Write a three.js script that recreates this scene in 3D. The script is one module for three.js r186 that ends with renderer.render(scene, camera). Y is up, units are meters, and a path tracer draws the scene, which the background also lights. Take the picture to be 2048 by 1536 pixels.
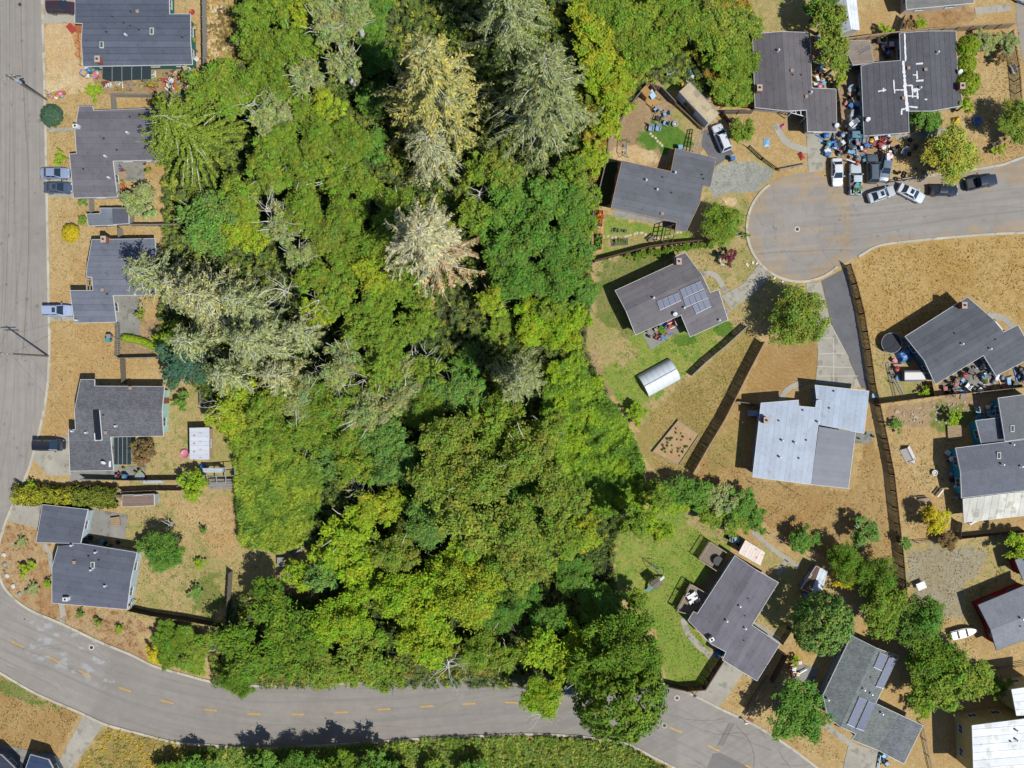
import * as THREE from 'three';
import { Sky } from 'three/addons/objects/Sky.js';
import { mergeGeometries } from 'three/addons/utils/BufferGeometryUtils.js';

// ---------- camera, sky, sun, exposure ----------
const H = 118.33, PPM = 12;                        // drone height (m), photo pixels per metre on the ground
const scene = new THREE.Scene();
const camera = new THREE.PerspectiveCamera(2 * Math.atan(768 / 1420) * 180 / Math.PI, 2048 / 1536, 1, 3000);
camera.position.set(0, H, 0); camera.up.set(0, 0, -1); camera.lookAt(0, 0, 0);
scene.add(camera);
const renderer = new THREE.WebGLRenderer({ antialias: true });
renderer.setSize(1024, 768);
renderer.toneMapping = THREE.LinearToneMapping;
renderer.toneMappingExposure = 1.36;
renderer.shadowMap.enabled = true;
const sunDir = new THREE.Vector3(0.61, 1, 0.43).normalize();
const sky = new Sky(); sky.name = 'sky'; sky.scale.setScalar(2000);
sky.userData = { kind: 'structure', label: 'clear blue summer sky' };
{ const u = sky.material.uniforms; u.sunPosition.value.copy(sunDir); u.turbidity.value = 3; u.rayleigh.value = 0.9; u.mieCoefficient.value = 0.004; }
scene.add(sky);
scene.environmentIntensity = 0.12;
const sun = new THREE.DirectionalLight(new THREE.Color(1, 0.965, 0.9), 5);
sun.position.copy(sunDir).multiplyScalar(200); sun.castShadow = true;
sun.shadow.mapSize.set(4096, 4096);
Object.assign(sun.shadow.camera, { left: -120, right: 120, top: 100, bottom: -100, near: 10, far: 420 });
scene.add(sun); scene.add(sun.target);

// ---------- helpers ----------
let seed = 12345;
const reseed = s => { seed = s >>> 0; };
const rnd = () => { seed = (seed + 0x6D2B79F5) >>> 0; let t = seed; t = Math.imul(t ^ (t >>> 15), t | 1); t ^= t + Math.imul(t ^ (t >>> 7), t | 61); return ((t ^ (t >>> 14)) >>> 0) / 4294967296; };
const rr = (a, b) => a + (b - a) * rnd();
const pick = a => a[Math.floor(rnd() * a.length)];
const V = (x, y, z) => new THREE.Vector3(x, y, z);
const U = (px, py, h = 0) => { const k = (1 - h / H) / PPM; return V((px - 1024) * k, h, (py - 768) * k); };   // a photo point at a known height -> its place
const lin = c => { c /= 255; return c <= 0.04045 ? c / 12.92 : Math.pow((c + 0.055) / 1.055, 2.4); };
const enc = v => Math.max(0, Math.min(255, 255 * (v <= 0.0031308 ? v * 12.92 : 1.055 * Math.pow(v, 1 / 2.4) - 0.055)));
const GAIN = 1.85;                                   // how much brighter the photo shows a sunlit surface than its base colour
const C = (r, g, b) => new THREE.Color().setRGB(lin(r) / GAIN, lin(g) / GAIN, lin(b) / GAIN);
const taken = {};
const numbered = n => { const k = taken[n] = (taken[n] ?? -1) + 1; return k ? n + '_' + String(k).padStart(3, '0') : n; };
function mesh(name, geo, mat, parent) { const m = new THREE.Mesh(geo, mat); m.name = name; m.castShadow = m.receiveShadow = true; if (parent) parent.add(m); return m; }
function tag(o, label, category, group) { o.userData.label = label; o.userData.category = category; if (group) o.userData.group = group; return o; }
function thing(name, label, category, pos, turn = 0, group) { const o = new THREE.Group(); o.name = numbered(name); if (pos) o.position.copy(pos); o.rotation.y = turn; scene.add(o); return tag(o, label, category, group); }
function single(name, geo, mat, label, category, group, pos, turn = 0) { const m = mesh(numbered(name), geo, mat, scene); if (pos) m.position.copy(pos); m.rotation.y = turn; return tag(m, label, category, group); }
function struct(name, geo, mat, label) { const m = mesh(numbered(name), geo, mat, scene); m.userData.kind = 'structure'; if (label) m.userData.label = label; return m; }

// geometry collector: pieces in metres, uv in metres by the way a face points
function fin(g, uvScale = 1) {
  g = g.index ? g.toNonIndexed() : g;
  const p = g.attributes.position, n = g.attributes.normal, uv = new Float32Array(p.count * 2);
  for (let i = 0; i < p.count; i++) {
    const ax = Math.abs(n.getX(i)), ay = Math.abs(n.getY(i)), az = Math.abs(n.getZ(i));
    let u, v; if (ay >= ax && ay >= az) { u = p.getX(i); v = p.getZ(i); } else if (ax > az) { u = p.getZ(i); v = p.getY(i); } else { u = p.getX(i); v = p.getY(i); }
    uv[2 * i] = u * uvScale; uv[2 * i + 1] = v * uvScale;
  }
  const o = new THREE.BufferGeometry(); o.setAttribute('position', p); o.setAttribute('normal', n); o.setAttribute('uv', new THREE.BufferAttribute(uv, 2)); return o;
}
class MB {
  constructor() { this.g = []; }
  add(g) { this.g.push(fin(g)); return this; }
  box(x, y, z, sx, sy, sz, ry = 0, rz = 0, rx = 0) { const g = new THREE.BoxGeometry(sx, sy, sz); if (rz) g.rotateZ(rz); if (rx) g.rotateX(rx); if (ry) g.rotateY(ry); g.translate(x, y, z); return this.add(g); }
  bar(a, b, w, h = w) { const d = V().subVectors(b, a), L = d.length(); const g = new THREE.BoxGeometry(w, h, L); g.applyQuaternion(new THREE.Quaternion().setFromRotationMatrix(new THREE.Matrix4().lookAt(a, b, Math.abs(d.y) > 0.95 * L ? V(1, 0, 0) : V(0, 1, 0)))); g.translate((a.x + b.x) / 2, (a.y + b.y) / 2, (a.z + b.z) / 2); return this.add(g); }
  rod(a, b, r0, r1 = r0, seg = 7) { const d = V().subVectors(b, a), L = d.length(); const g = new THREE.CylinderGeometry(r1, r0, L, seg); g.applyQuaternion(new THREE.Quaternion().setFromUnitVectors(V(0, 1, 0), d.normalize())); g.translate((a.x + b.x) / 2, (a.y + b.y) / 2, (a.z + b.z) / 2); return this.add(g); }
  cyl(x, y, z, r0, r1, h, seg = 12) { const g = new THREE.CylinderGeometry(r1, r0, h, seg); g.translate(x, y + h / 2, z); return this.add(g); }
  prism(pts, y0, y1) {                                // pts: xz pairs; y0, y1: numbers or functions of (x, z)
    const f0 = typeof y0 === 'function' ? y0 : () => y0, f1 = typeof y1 === 'function' ? y1 : () => y1;
    const v = pts.map(p => new THREE.Vector2(p[0], p[1])); if (THREE.ShapeUtils.area(v) < 0) v.reverse();
    const tri = THREE.ShapeUtils.triangulateShape(v, []), P = []; const put = (q, f) => P.push(q.x, f(q.x, q.y), q.y);
    for (const [a, b, c] of tri) { put(v[a], f1); put(v[c], f1); put(v[b], f1); put(v[a], f0); put(v[b], f0); put(v[c], f0); }
    for (let i = 0; i < v.length; i++) { const a = v[i], b = v[(i + 1) % v.length]; put(a, f0); put(a, f1); put(b, f0); put(b, f0); put(a, f1); put(b, f1); }
    const g = new THREE.BufferGeometry(); g.setAttribute('position', new THREE.Float32BufferAttribute(P, 3)); g.computeVertexNormals(); return this.add(g);
  }
  geo() { return this.g.length === 1 ? this.g[0] : mergeGeometries(this.g); }
  build(name, mat, parent) { return mesh(name, this.geo(), mat, parent); }
}
function flat(poly, y) { const v = poly.map(p => new THREE.Vector2(p[0], p[1])); if (THREE.ShapeUtils.area(v) < 0) v.reverse(); const P = []; for (const [a, b, c] of THREE.ShapeUtils.triangulateShape(v, [])) for (const i of [a, c, b]) P.push(v[i].x, y, v[i].y); const g = new THREE.BufferGeometry(); g.setAttribute('position', new THREE.Float32BufferAttribute(P, 3)); g.computeVertexNormals(); return fin(g); }
const WX = p => [(p[0] - 1024) / PPM, (p[1] - 768) / PPM];
function spline(pts, n = 8, closed = false) { const c = new THREE.CatmullRomCurve3(pts.map(p => V(p[0], 0, p[1])), closed, 'centripetal'); return c.getPoints((pts.length - (closed ? 0 : 1)) * n).map(p => [p.x, p.z]); }

// ---------- noise ----------
const NS = 256; const noiseGrid = (() => { reseed(99); const a = new Float32Array(NS * NS); for (let i = 0; i < a.length; i++) a[i] = rnd(); return a; })();
function vnoise(x, y) { let xi = Math.floor(x), yi = Math.floor(y); const fx = x - xi, fy = y - yi; const sx = fx * fx * (3 - 2 * fx), sy = fy * fy * (3 - 2 * fy); xi &= 255; yi &= 255; const x1 = (xi + 1) & 255, y1 = (yi + 1) & 255; const a = noiseGrid[yi * NS + xi], b = noiseGrid[yi * NS + x1], c = noiseGrid[y1 * NS + xi], d = noiseGrid[y1 * NS + x1]; return a + (b - a) * sx + (c - a) * sy + (a - b - c + d) * sx * sy; }
const fbm = (x, y, o = 4) => { let s = 0, a = 0.5, t = 0; for (let i = 0; i < o; i++) { s += a * vnoise(x, y); t += a; x = x * 2.03 + 17.3; y = y * 2.03 + 9.7; a *= 0.55; } return s / t; };
const sstep = (a, b, x) => { const t = Math.max(0, Math.min(1, (x - a) / (b - a))); return t * t * (3 - 2 * t); };
// ---------- textures ----------
function tileTex(size, metres, f, srgb = true) {     // f(u, v in 0..size) -> grey or [r,g,b] in 0..1
  const d = new Uint8Array(size * size * 4);
  for (let j = 0; j < size; j++) for (let i = 0; i < size; i++) { const c = f(i, j), k = 4 * (j * size + i); if (typeof c === 'number') d[k] = d[k + 1] = d[k + 2] = Math.max(0, Math.min(255, c * 255)); else for (let q = 0; q < 3; q++) d[k + q] = Math.max(0, Math.min(255, c[q] * 255)); d[k + 3] = 255; }
  const t = new THREE.DataTexture(d, size, size); t.wrapS = t.wrapT = THREE.RepeatWrapping; t.magFilter = THREE.LinearFilter; t.minFilter = THREE.LinearMipmapLinearFilter; t.generateMipmaps = true; t.repeat.set(1 / metres, 1 / metres); if (srgb) t.colorSpace = THREE.SRGBColorSpace; t.needsUpdate = true; return t;
}
const wrapN = (i, j, size, cells, o = 3) => {          // noise that tiles
  let s = 0, a = 0.5, t = 0; for (let k = 0; k < o; k++) { const c = cells << k, x = i / size * c, y = j / size * c, xi = Math.floor(x), yi = Math.floor(y), fx = x - xi, fy = y - yi, g = (p, q) => noiseGrid[(((q % c) + c) % c * 7 + k * 31 & 255) * NS + (((p % c) + c) % c * 5 + k * 57 & 255)]; const sx = fx * fx * (3 - 2 * fx), sy = fy * fy * (3 - 2 * fy); const v = g(xi, yi) * (1 - sx) * (1 - sy) + g(xi + 1, yi) * sx * (1 - sy) + g(xi, yi + 1) * (1 - sx) * sy + g(xi + 1, yi + 1) * sx * sy; s += a * v; t += a; a *= 0.6; } return s / t; };
const T = {};
T.grain = tileTex(512, 9, (i, j) => 0.88 + 0.16 * wrapN(i, j, 512, 6, 3) + 0.12 * (wrapN(i, j, 512, 128, 2) - 0.5) - 0.06 * sstep(0.62, 0.75, wrapN(i, j, 512, 14, 3)));
T.concrete = tileTex(512, 11, (i, j) => { const a = wrapN(i, j, 512, 5, 4), b = wrapN(i, j, 512, 100, 2), c = sstep(0.58, 0.7, wrapN(j, i, 512, 9, 4)); return [0.94 + 0.2 * (a - 0.5) + 0.1 * (b - 0.5) - 0.12 * c, 0.94 + 0.2 * (a - 0.5) + 0.1 * (b - 0.5) - 0.12 * c, 0.92 + 0.18 * (a - 0.5) + 0.1 * (b - 0.5) - 0.14 * c]; });
T.wood = tileTex(256, 2, (i, j) => 0.72 + 0.25 * wrapN(i * 8 % 256, j, 256, 16, 3) + 0.12 * (wrapN(i, j, 256, 4, 2) - 0.5));
T.shingle = tileTex(512, 5, (i, j) => { const row = Math.floor(j / 14), col = Math.floor((i + (row % 2) * 13 + row * 5) / 32); const n = noiseGrid[(row * 13 & 255) * NS + (col * 7 & 255)]; return 0.92 + 0.2 * (n - 0.5) + 0.16 * (wrapN(i, j, 512, 6, 3) - 0.5) + 0.12 * (wrapN(i, j, 512, 128, 1) - 0.5) - (j % 14 < 2 ? 0.12 : 0); });
T.speck = tileTex(512, 6, (i, j) => 0.9 + 0.3 * (wrapN(i, j, 512, 85, 2) - 0.5) + 0.1 * (wrapN(i, j, 512, 6, 2) - 0.5));
T.bump = tileTex(512, 7, (i, j) => 0.5 + 0.5 * (wrapN(i, j, 512, 90, 3) - 0.5) + 0.5 * (wrapN(i, j, 512, 14, 2) - 0.5), false);
T.rust = tileTex(512, 4, (i, j) => { const r = sstep(0.58, 0.72, wrapN(i, j * 3, 512, 4, 4) - 0.05 + 0.1 * (wrapN(i, j, 512, 64, 2) - 0.5)); return [0.9 - 0.06 * r, 0.9 - 0.36 * r, 0.9 - 0.5 * r]; });
const mats = {};
function M(key, color, o = {}) { return mats[key] ??= Object.assign(new THREE.MeshPhysicalMaterial({ color, roughness: 0.9, specularIntensity: (o.roughness ?? 0.9) > 0.7 ? 0.35 : 1, ...o }), { name: key }); }

// ---------- ground: one sheet, its cover (dry grass, lawn, gravel, leaf litter) mixed by zones with ragged edges ----------
const GW = 2048, GH = 1536;
const kinds = {   // three tones per ground cover, as the photo shows them in sun
  dry: [[206, 172, 120], [190, 150, 98], [168, 142, 92]], gold: [[204, 166, 106], [186, 146, 84], [160, 128, 74]], mow: [[190, 154, 102], [174, 134, 82], [156, 128, 82]],
  bark: [[196, 162, 118], [172, 128, 84], [132, 96, 62]], sand: [[226, 196, 152], [210, 172, 124], [186, 150, 104]], weeds: [[184, 154, 98], [156, 132, 76], [146, 138, 70]],
  mixed: [[196, 166, 114], [168, 152, 92], [132, 132, 70]], olive: [[150, 142, 84], [120, 128, 58], [96, 118, 48]], green: [[160, 160, 78], [132, 150, 58], [106, 134, 50]], lush: [[106, 134, 50], [88, 122, 42], [78, 110, 40]],
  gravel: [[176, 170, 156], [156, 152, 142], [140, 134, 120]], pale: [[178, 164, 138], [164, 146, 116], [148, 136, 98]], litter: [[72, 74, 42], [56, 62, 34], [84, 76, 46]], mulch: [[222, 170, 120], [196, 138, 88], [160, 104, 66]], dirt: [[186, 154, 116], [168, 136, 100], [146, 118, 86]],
};
const zones = [
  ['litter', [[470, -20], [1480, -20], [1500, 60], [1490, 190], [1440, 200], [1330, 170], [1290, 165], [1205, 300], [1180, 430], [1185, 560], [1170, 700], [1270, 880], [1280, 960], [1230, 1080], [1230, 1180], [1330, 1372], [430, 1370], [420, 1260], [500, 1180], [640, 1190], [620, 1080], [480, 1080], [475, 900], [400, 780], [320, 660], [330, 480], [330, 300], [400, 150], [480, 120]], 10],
  ['sand', [[88, 50], [140, 46], [166, 130], [206, 140], [206, 186], [95, 192]], 4], ['mulch', [[136, 48], [166, 48], [166, 134], [158, 134], [150, 90]], 2], ['dirt', [[166, 133], [390, 128], [400, 185], [206, 190]], 3], ['sand', [[408, 0], [440, -10], [450, 120], [408, 145]], 10], ['mixed', [[440, -10], [475, -10], [480, 130], [430, 140]], 10],
  ['dry', [[92, 195], [330, 190], [330, 480], [320, 700], [260, 760], [96, 860]], 4], ['mixed', [[330, 760], [410, 780], [470, 900], [470, 960], [260, 980], [260, 880], [335, 870]], 6], ['dirt', [[240, 640], [320, 640], [312, 720], [236, 716]], 5],
  ['mixed', [[240, 985], [480, 985], [480, 1085], [520, 1120], [450, 1260], [250, 1235]], 6], ['dry', [[300, 1000], [480, 1000], [480, 1110], [440, 1130], [400, 1060]], 12], ['olive', [[390, 1150], [450, 1150], [450, 1250], [380, 1240]], 14], ['mixed', [[500, 1090], [640, 1080], [650, 1180], [560, 1240], [480, 1220]], 8], ['dirt', [[540, 1140], [630, 1160], [640, 1210], [560, 1200]], 8],
  ['bark', [[0, 1050], [70, 1050], [105, 1090], [105, 1210], [250, 1225], [330, 1270], [420, 1340], [430, 1370], [300, 1330], [100, 1240], [-10, 1170]], 4], ['dry', [[270, 1260], [430, 1300], [430, 1372], [300, 1330]], 5],
  ['dirt', [[1225, 195], [1300, 170], [1420, 260], [1400, 310], [1330, 340], [1210, 325]], 4], ['sand', [[1225, 290], [1320, 300], [1320, 336], [1215, 322]], 8], ['lush', [[1268, 262], [1330, 236], [1392, 268], [1380, 305], [1325, 306], [1280, 296]], 9], ['green', [[1320, 145], [1370, 140], [1370, 190], [1325, 180]], 4],
  ['litter', [[1195, 325], [1240, 322], [1222, 416], [1190, 410]], 3], ['mixed', [[1330, 220], [1400, 230], [1420, 480], [1500, 480], [1500, 230], [1550, 250], [1560, 345], [1500, 400]], 6], ['gravel', [[1430, 335], [1500, 315], [1560, 345], [1510, 385], [1415, 395], [1422, 370]], 7], ['sand', [[1440, 395], [1480, 390], [1475, 410], [1445, 418]], 5],
  ['dry', [[1450, 225], [1560, 225], [1615, 300], [1615, 330], [1555, 345], [1490, 285]], 6], ['green', [[1195, 430], [1350, 460], [1420, 480], [1190, 518]], 6], ['gravel', [[1222, 418], [1350, 448], [1345, 458], [1224, 432]], 3], ['mulch', [[1182, 408], [1212, 420], [1208, 508], [1184, 508]], 3], ['mixed', [[1215, 470], [1330, 470], [1330, 490], [1215, 500]], 6],
  ['mixed', [[1188, 522], [1430, 485], [1495, 470], [1545, 550], [1610, 575], [1610, 660], [1490, 640], [1390, 750], [1290, 870], [1170, 720], [1188, 600]], 6], ['olive', [[1188, 522], [1350, 500], [1390, 560], [1280, 700], [1190, 640]], 16], ['green', [[1330, 640], [1480, 640], [1440, 690], [1380, 740], [1280, 830], [1180, 760], [1260, 680]], 16], ['lush', [[1430, 650], [1475, 645], [1460, 680], [1432, 680]], 6], ['lush', [[1340, 665], [1400, 670], [1400, 690], [1345, 690]], 6], ['mixed', [[1200, 690], [1290, 690], [1280, 730], [1200, 740]], 14], ['dirt', [[1158, 700], [1185, 690], [1230, 800], [1200, 810]], 7], ['weeds', [[1385, 752], [1500, 650], [1530, 670], [1390, 950], [1300, 950], [1270, 880], [1320, 800]], 8], ['dirt', [[1308, 900], [1355, 842], [1398, 870], [1360, 935]], 4],
  ['gold', [[1700, 540], [1752, 492], [1985, 468], [2060, 466], [2060, 660], [1935, 590], [1800, 680], [1780, 800], [1750, 760]], 4], ['mow', [[1535, 680], [1634, 670], [1640, 765], [1480, 800]], 5], ['mow', [[1440, 800], [1520, 780], [1520, 960], [1710, 985], [1740, 850], [1790, 1060], [1805, 1190], [1640, 1110], [1520, 1040], [1390, 960]], 6], ['weeds', [[1400, 900], [1500, 830], [1500, 930], [1420, 950]], 10],
  ['dry', [[1770, 820], [1920, 880], [1930, 1080], [1810, 1090]], 8], ['dirt', [[1770, 815], [1960, 790], [1960, 850], [1775, 855]], 6], ['olive', [[1870, 810], [1960, 810], [1930, 860], [1860, 870]], 10], ['mixed', [[1745, 690], [1800, 690], [1860, 790], [1760, 805]], 6], ['dirt', [[1870, 770], [2048, 700], [2060, 770], [1880, 795]], 4],
  ['mixed', [[1800, 1090], [2060, 1080], [2060, 1300], [1900, 1300], [1812, 1190]], 8], ['pale', [[1810, 1100], [1980, 1090], [1970, 1150], [1920, 1180], [1940, 1240], [1870, 1240], [1820, 1180]], 10], ['dry', [[1850, 1230], [2060, 1270], [2060, 1380], [1950, 1400], [1850, 1500], [1650, 1300]], 8],
  ['green', [[1232, 1080], [1260, 1030], [1330, 1010], [1400, 1010], [1470, 1075], [1380, 1240], [1430, 1315], [1412, 1375], [1335, 1372], [1300, 1230], [1232, 1160]], 6], ['mixed', [[1370, 1010], [1430, 1040], [1470, 1080], [1440, 1090], [1380, 1050]], 6], ['mixed', [[1470, 1080], [1650, 1130], [1620, 1240], [1560, 1290], [1500, 1250], [1560, 1160]], 6], ['dry', [[1440, 1330], [1600, 1290], [1700, 1360], [1660, 1440], [1640, 1540], [1435, 1418], [1485, 1345]], 6], ['gold', [[1580, 1280], [1640, 1290], [1630, 1330], [1590, 1320]], 4],
  ['mixed', [[1480, -10], [1680, -10], [1640, 70], [1500, 66]], 10], ['dry', [[1690, -10], [1815, -10], [1815, 60], [1700, 75]], 8], ['dirt', [[1670, 80], [1800, 70], [1720, 280], [1790, 300], [1780, 365], [1680, 350]], 5], ['dry', [[1910, 60], [2060, 50], [2060, 320], [1780, 360], [1760, 270], [1920, 230]], 8], ['bark', [[1800, 25], [1950, 10], [1960, 45], [1800, 60]], 5],
  ['mow', [[-10, 1345], [163, 1428], [110, 1520], [-10, 1490]], 5], ['olive', [[-10, 1345], [163, 1428], [150, 1440], [40, 1400], [-10, 1385]], 9], ['weeds', [[211, 1446], [430, 1490], [380, 1560], [140, 1560]], 8], ['mixed', [[430, 1490], [912, 1470], [1172, 1470], [1354, 1536], [1354, 1580], [380, 1580]], 8],
  ['mixed', [[800, 1345], [915, 1320], [960, 1345], [880, 1362]], 5], ['lush', [[560, 540], [590, 550], [620, 620], [590, 610]], 8], ['dry', [[960, 370], [1040, 330], [1060, 360], [1000, 390]], 8],
];
const groundTex = (() => {
  const mw = 512, mh = 384, s = mw / GW, cv = document.createElement('canvas'); cv.width = mw; cv.height = mh; const cx = cv.getContext('2d', { willReadFrequently: true });
  const masks = zones.map(([k, poly, soft]) => {
    cx.fillStyle = '#000'; cx.fillRect(0, 0, mw, mh); cx.fillStyle = '#fff'; cx.beginPath(); poly.forEach((p, i) => i ? cx.lineTo(p[0] * s, p[1] * s) : cx.moveTo(p[0] * s, p[1] * s)); cx.closePath(); cx.fill();
    const d = cx.getImageData(0, 0, mw, mh).data; let a = new Float32Array(mw * mh); for (let i = 0; i < a.length; i++) a[i] = d[4 * i] / 255;
    const r = Math.max(1, Math.round(soft * s * 1.6));
    for (let pass = 0; pass < 2; pass++) {
      const b = new Float32Array(mw * mh); for (let y = 0; y < mh; y++) { let sum = 0; for (let x = -r; x <= r; x++) sum += a[y * mw + Math.max(0, x)]; for (let x = 0; x < mw; x++) { b[y * mw + x] = sum / (2 * r + 1); sum += a[y * mw + Math.min(mw - 1, x + r + 1)] - a[y * mw + Math.max(0, x - r)]; } }
      for (let x = 0; x < mw; x++) { let sum = 0; for (let y = -r; y <= r; y++) sum += b[Math.max(0, y) * mw + x]; for (let y = 0; y < mh; y++) { a[y * mw + x] = sum / (2 * r + 1); sum += b[Math.min(mh - 1, y + r + 1) * mw + x] - b[Math.max(0, y - r) * mw + x]; } }
    }
    const xs = poly.map(p => p[0]), ys = poly.map(p => p[1]), pad = soft * 4 + 6;
    return { k, a, x0: Math.min(...xs) - pad, x1: Math.max(...xs) + pad, y0: Math.min(...ys) - pad, y1: Math.max(...ys) + pad };
  });
  const K = {}; for (const k in kinds) K[k] = kinds[k].map(c => [lin(c[0] * 0.96) / GAIN, lin(c[1] * 0.995) / GAIN, lin(c[2]) / GAIN]);
  const out = document.createElement('canvas'); out.width = GW; out.height = GH; const ox = out.getContext('2d'), im = ox.createImageData(GW, GH), D = im.data;
  for (let y = 0; y < GH; y++) {
    const row = masks.filter(m => y >= m.y0 && y <= m.y1);
    for (let x = 0; x < GW; x++) {
      const n1 = fbm(x / 60, y / 60, 3), n2 = vnoise(x / 9 + 40, y / 9), n3 = vnoise(x / 2.6, y / 2.6 + 70), wn = vnoise(x / 1.35 + 11, y / 1.35), ed = (0.5 * vnoise(x / 14, y / 14 + 33) + 0.3 * n2 + 0.2 * n3 - 0.5) * 0.9;
      let r, g, b; const mixk = k => { const [p, q, t] = K[k], a = sstep(0.3, 0.7, n1 * 0.55 + n2 * 0.3 + n3 * 0.15), c = sstep(0.52, 0.8, n2 * 0.35 + n3 * 0.4 + (1 - n1) * 0.25); return [0, 1, 2].map(i => (p[i] + (q[i] - p[i]) * a) * (1 - c) + t[i] * c); };
      let col = mixk('dry');
      const mx = x * s, my = y * s;
      for (const m of row) {
        if (x < m.x0 || x > m.x1) continue;
        const xi = Math.min(mw - 2, mx | 0), yi = Math.min(mh - 2, my | 0), fx = mx - xi, fy = my - yi, A = m.a, o = yi * mw + xi; const v = A[o] * (1 - fx) * (1 - fy) + A[o + 1] * fx * (1 - fy) + A[o + mw] * (1 - fx) * fy + A[o + mw + 1] * fx * fy;
        if (v < 0.01) continue; const w = sstep(0.4, 0.6, v + ed * Math.min(1, 4 * v * (1 - v) + 0.0)); if (w <= 0) continue; const c2 = mixk(m.k); col = [0, 1, 2].map(i => col[i] + (c2[i] - col[i]) * w);
      }
      const f = 0.5 + 0.52 * wn + 0.3 * n3 + 0.22 * n2, i = 4 * (y * GW + x); D[i] = enc(col[0] * f); D[i + 1] = enc(col[1] * f); D[i + 2] = enc(col[2] * f); D[i + 3] = 255;
    }
  }
  ox.putImageData(im, 0, 0);
  // mowing rings, worn paths and small yellow weeds
  const dots = (n, x0, y0, x1, y1, cols, r0, r1) => { for (let i = 0; i < n; i++) { const c = C(...pick(cols)).convertLinearToSRGB(); ox.fillStyle = `rgba(${c.r * 255 | 0},${c.g * 255 | 0},${c.b * 255 | 0},${rr(0.4, 0.9)})`; ox.beginPath(); ox.ellipse(rr(x0, x1), rr(y0, y1), rr(r0, r1), rr(r0, r1) * 0.7, rr(0, 3), 0, 7); ox.fill(); } };
  reseed(7); dots(300, 1320, 680, 1500, 920, [[214, 184, 60], [190, 160, 90], [120, 110, 60], [140, 120, 70]], 0.8, 2.2); dots(260, 225, 1450, 400, 1536, [[226, 186, 30], [200, 160, 40], [120, 120, 40]], 0.8, 2.4); dots(300, 100, 200, 330, 860, [[140, 104, 60], [214, 176, 120]], 0.8, 2); dots(700, 5, 1060, 420, 1340, [[128, 90, 58], [220, 180, 134], [96, 70, 48]], 0.6, 1.6); dots(260, 1440, 1030, 1800, 1180, [[200, 160, 108], [140, 100, 62]], 0.7, 1.7); dots(200, 1810, 830, 1920, 1080, [[200, 170, 110], [120, 110, 60]], 0.7, 2);
  dots(2600, 90, 190, 480, 1260, [[150, 118, 74], [128, 124, 64], [222, 186, 132], [110, 92, 60]], 0.5, 1.7); dots(3200, 1180, 480, 2048, 1500, [[150, 118, 74], [128, 126, 62], [218, 184, 130], [112, 92, 60]], 0.5, 1.7); dots(1200, 1410, 220, 2048, 340, [[150, 118, 74], [128, 126, 62], [218, 184, 130]], 0.5, 1.6);
  ox.lineWidth = 1.4; for (let k = 0; k < 26; k++) { ox.strokeStyle = k % 2 ? 'rgba(150,110,66,0.28)' : 'rgba(96,62,30,0.22)'; ox.beginPath(); ox.ellipse(1585 + rr(-3, 3), 690 + rr(-2, 2), 14 + k * 4.2, (14 + k * 4.2) * 0.85, 0.1, 0.3, 2.9); ox.save(); ox.restore(); ox.stroke(); }
  const t = new THREE.CanvasTexture(out); t.colorSpace = THREE.SRGBColorSpace; t.wrapS = t.wrapT = THREE.MirroredRepeatWrapping; t.magFilter = THREE.LinearFilter; return t;
})();
const worldUV = g => { const p = g.attributes.position, uv = new Float32Array(p.count * 2); for (let i = 0; i < p.count; i++) { uv[2 * i] = (p.getX(i) * PPM + 1024) / GW; uv[2 * i + 1] = 1 - (p.getZ(i) * PPM + 768) / GH; } g.setAttribute('uv', new THREE.BufferAttribute(uv, 2)); return g; };
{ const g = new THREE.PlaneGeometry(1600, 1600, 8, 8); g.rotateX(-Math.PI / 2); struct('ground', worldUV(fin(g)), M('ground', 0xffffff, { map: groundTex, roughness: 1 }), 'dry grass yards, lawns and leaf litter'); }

// ---------- roads ----------
const innerEdge = [[83, -120], [83, 0], [88, 200], [92, 400], [96, 620], [97, 700], [93, 775], [82, 840], [67, 900], [54, 942], [28, 1000], [8, 1048], [-4, 1090], [-5, 1130], [4, 1170], [30, 1201], [62, 1223], [120, 1248], [200, 1286], [265, 1313], [305, 1333], [375, 1353], [430, 1367], [520, 1374], [625, 1371], [725, 1366], [810, 1355], [912, 1349], [1048, 1354], [1150, 1355], [1250, 1358], [1335, 1372], [1385, 1392], [1435, 1417], [1510, 1453], [1575, 1494], [1632, 1536], [1800, 1660]];
const outerEdge = [[1500, 1640], [1354, 1536], [1306, 1511], [1253, 1485], [1172, 1472], [1072, 1466], [959, 1469], [850, 1474], [757, 1481], [650, 1488], [512, 1494], [425, 1488], [350, 1482], [275, 1463], [212, 1446], [160, 1422], [75, 1385], [0, 1342], [-80, 1296], [-130, 1210], [-120, 1080], [-60, 920], [-34, 800], [-30, 600], [-34, 300], [-36, -120]];
const inS = spline(innerEdge, 6), outS = spline(outerEdge, 6);
const roadPoly = [...inS, ...outS].map(WX);
const cc = [1600, 457], cr = 109;
const arc = (a0, a1, n = 30) => Array.from({ length: n + 1 }, (_, i) => { const a = a0 + (a1 - a0) * i / n; return [cc[0] + cr * Math.cos(a), cc[1] + cr * Math.sin(a)]; });
const culArc = arc(0.75, 4.35, 40);
const culPoly = [...culArc, [1620, 342], [1660, 360], [1700, 372], [1781, 364], [1848, 355], [1961, 340], [2006, 332], [2060, 312], [2200, 290], [2200, 448], [2048, 463], [1986, 466], [1823, 480], [1752, 490], [1715, 512]];
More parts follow.
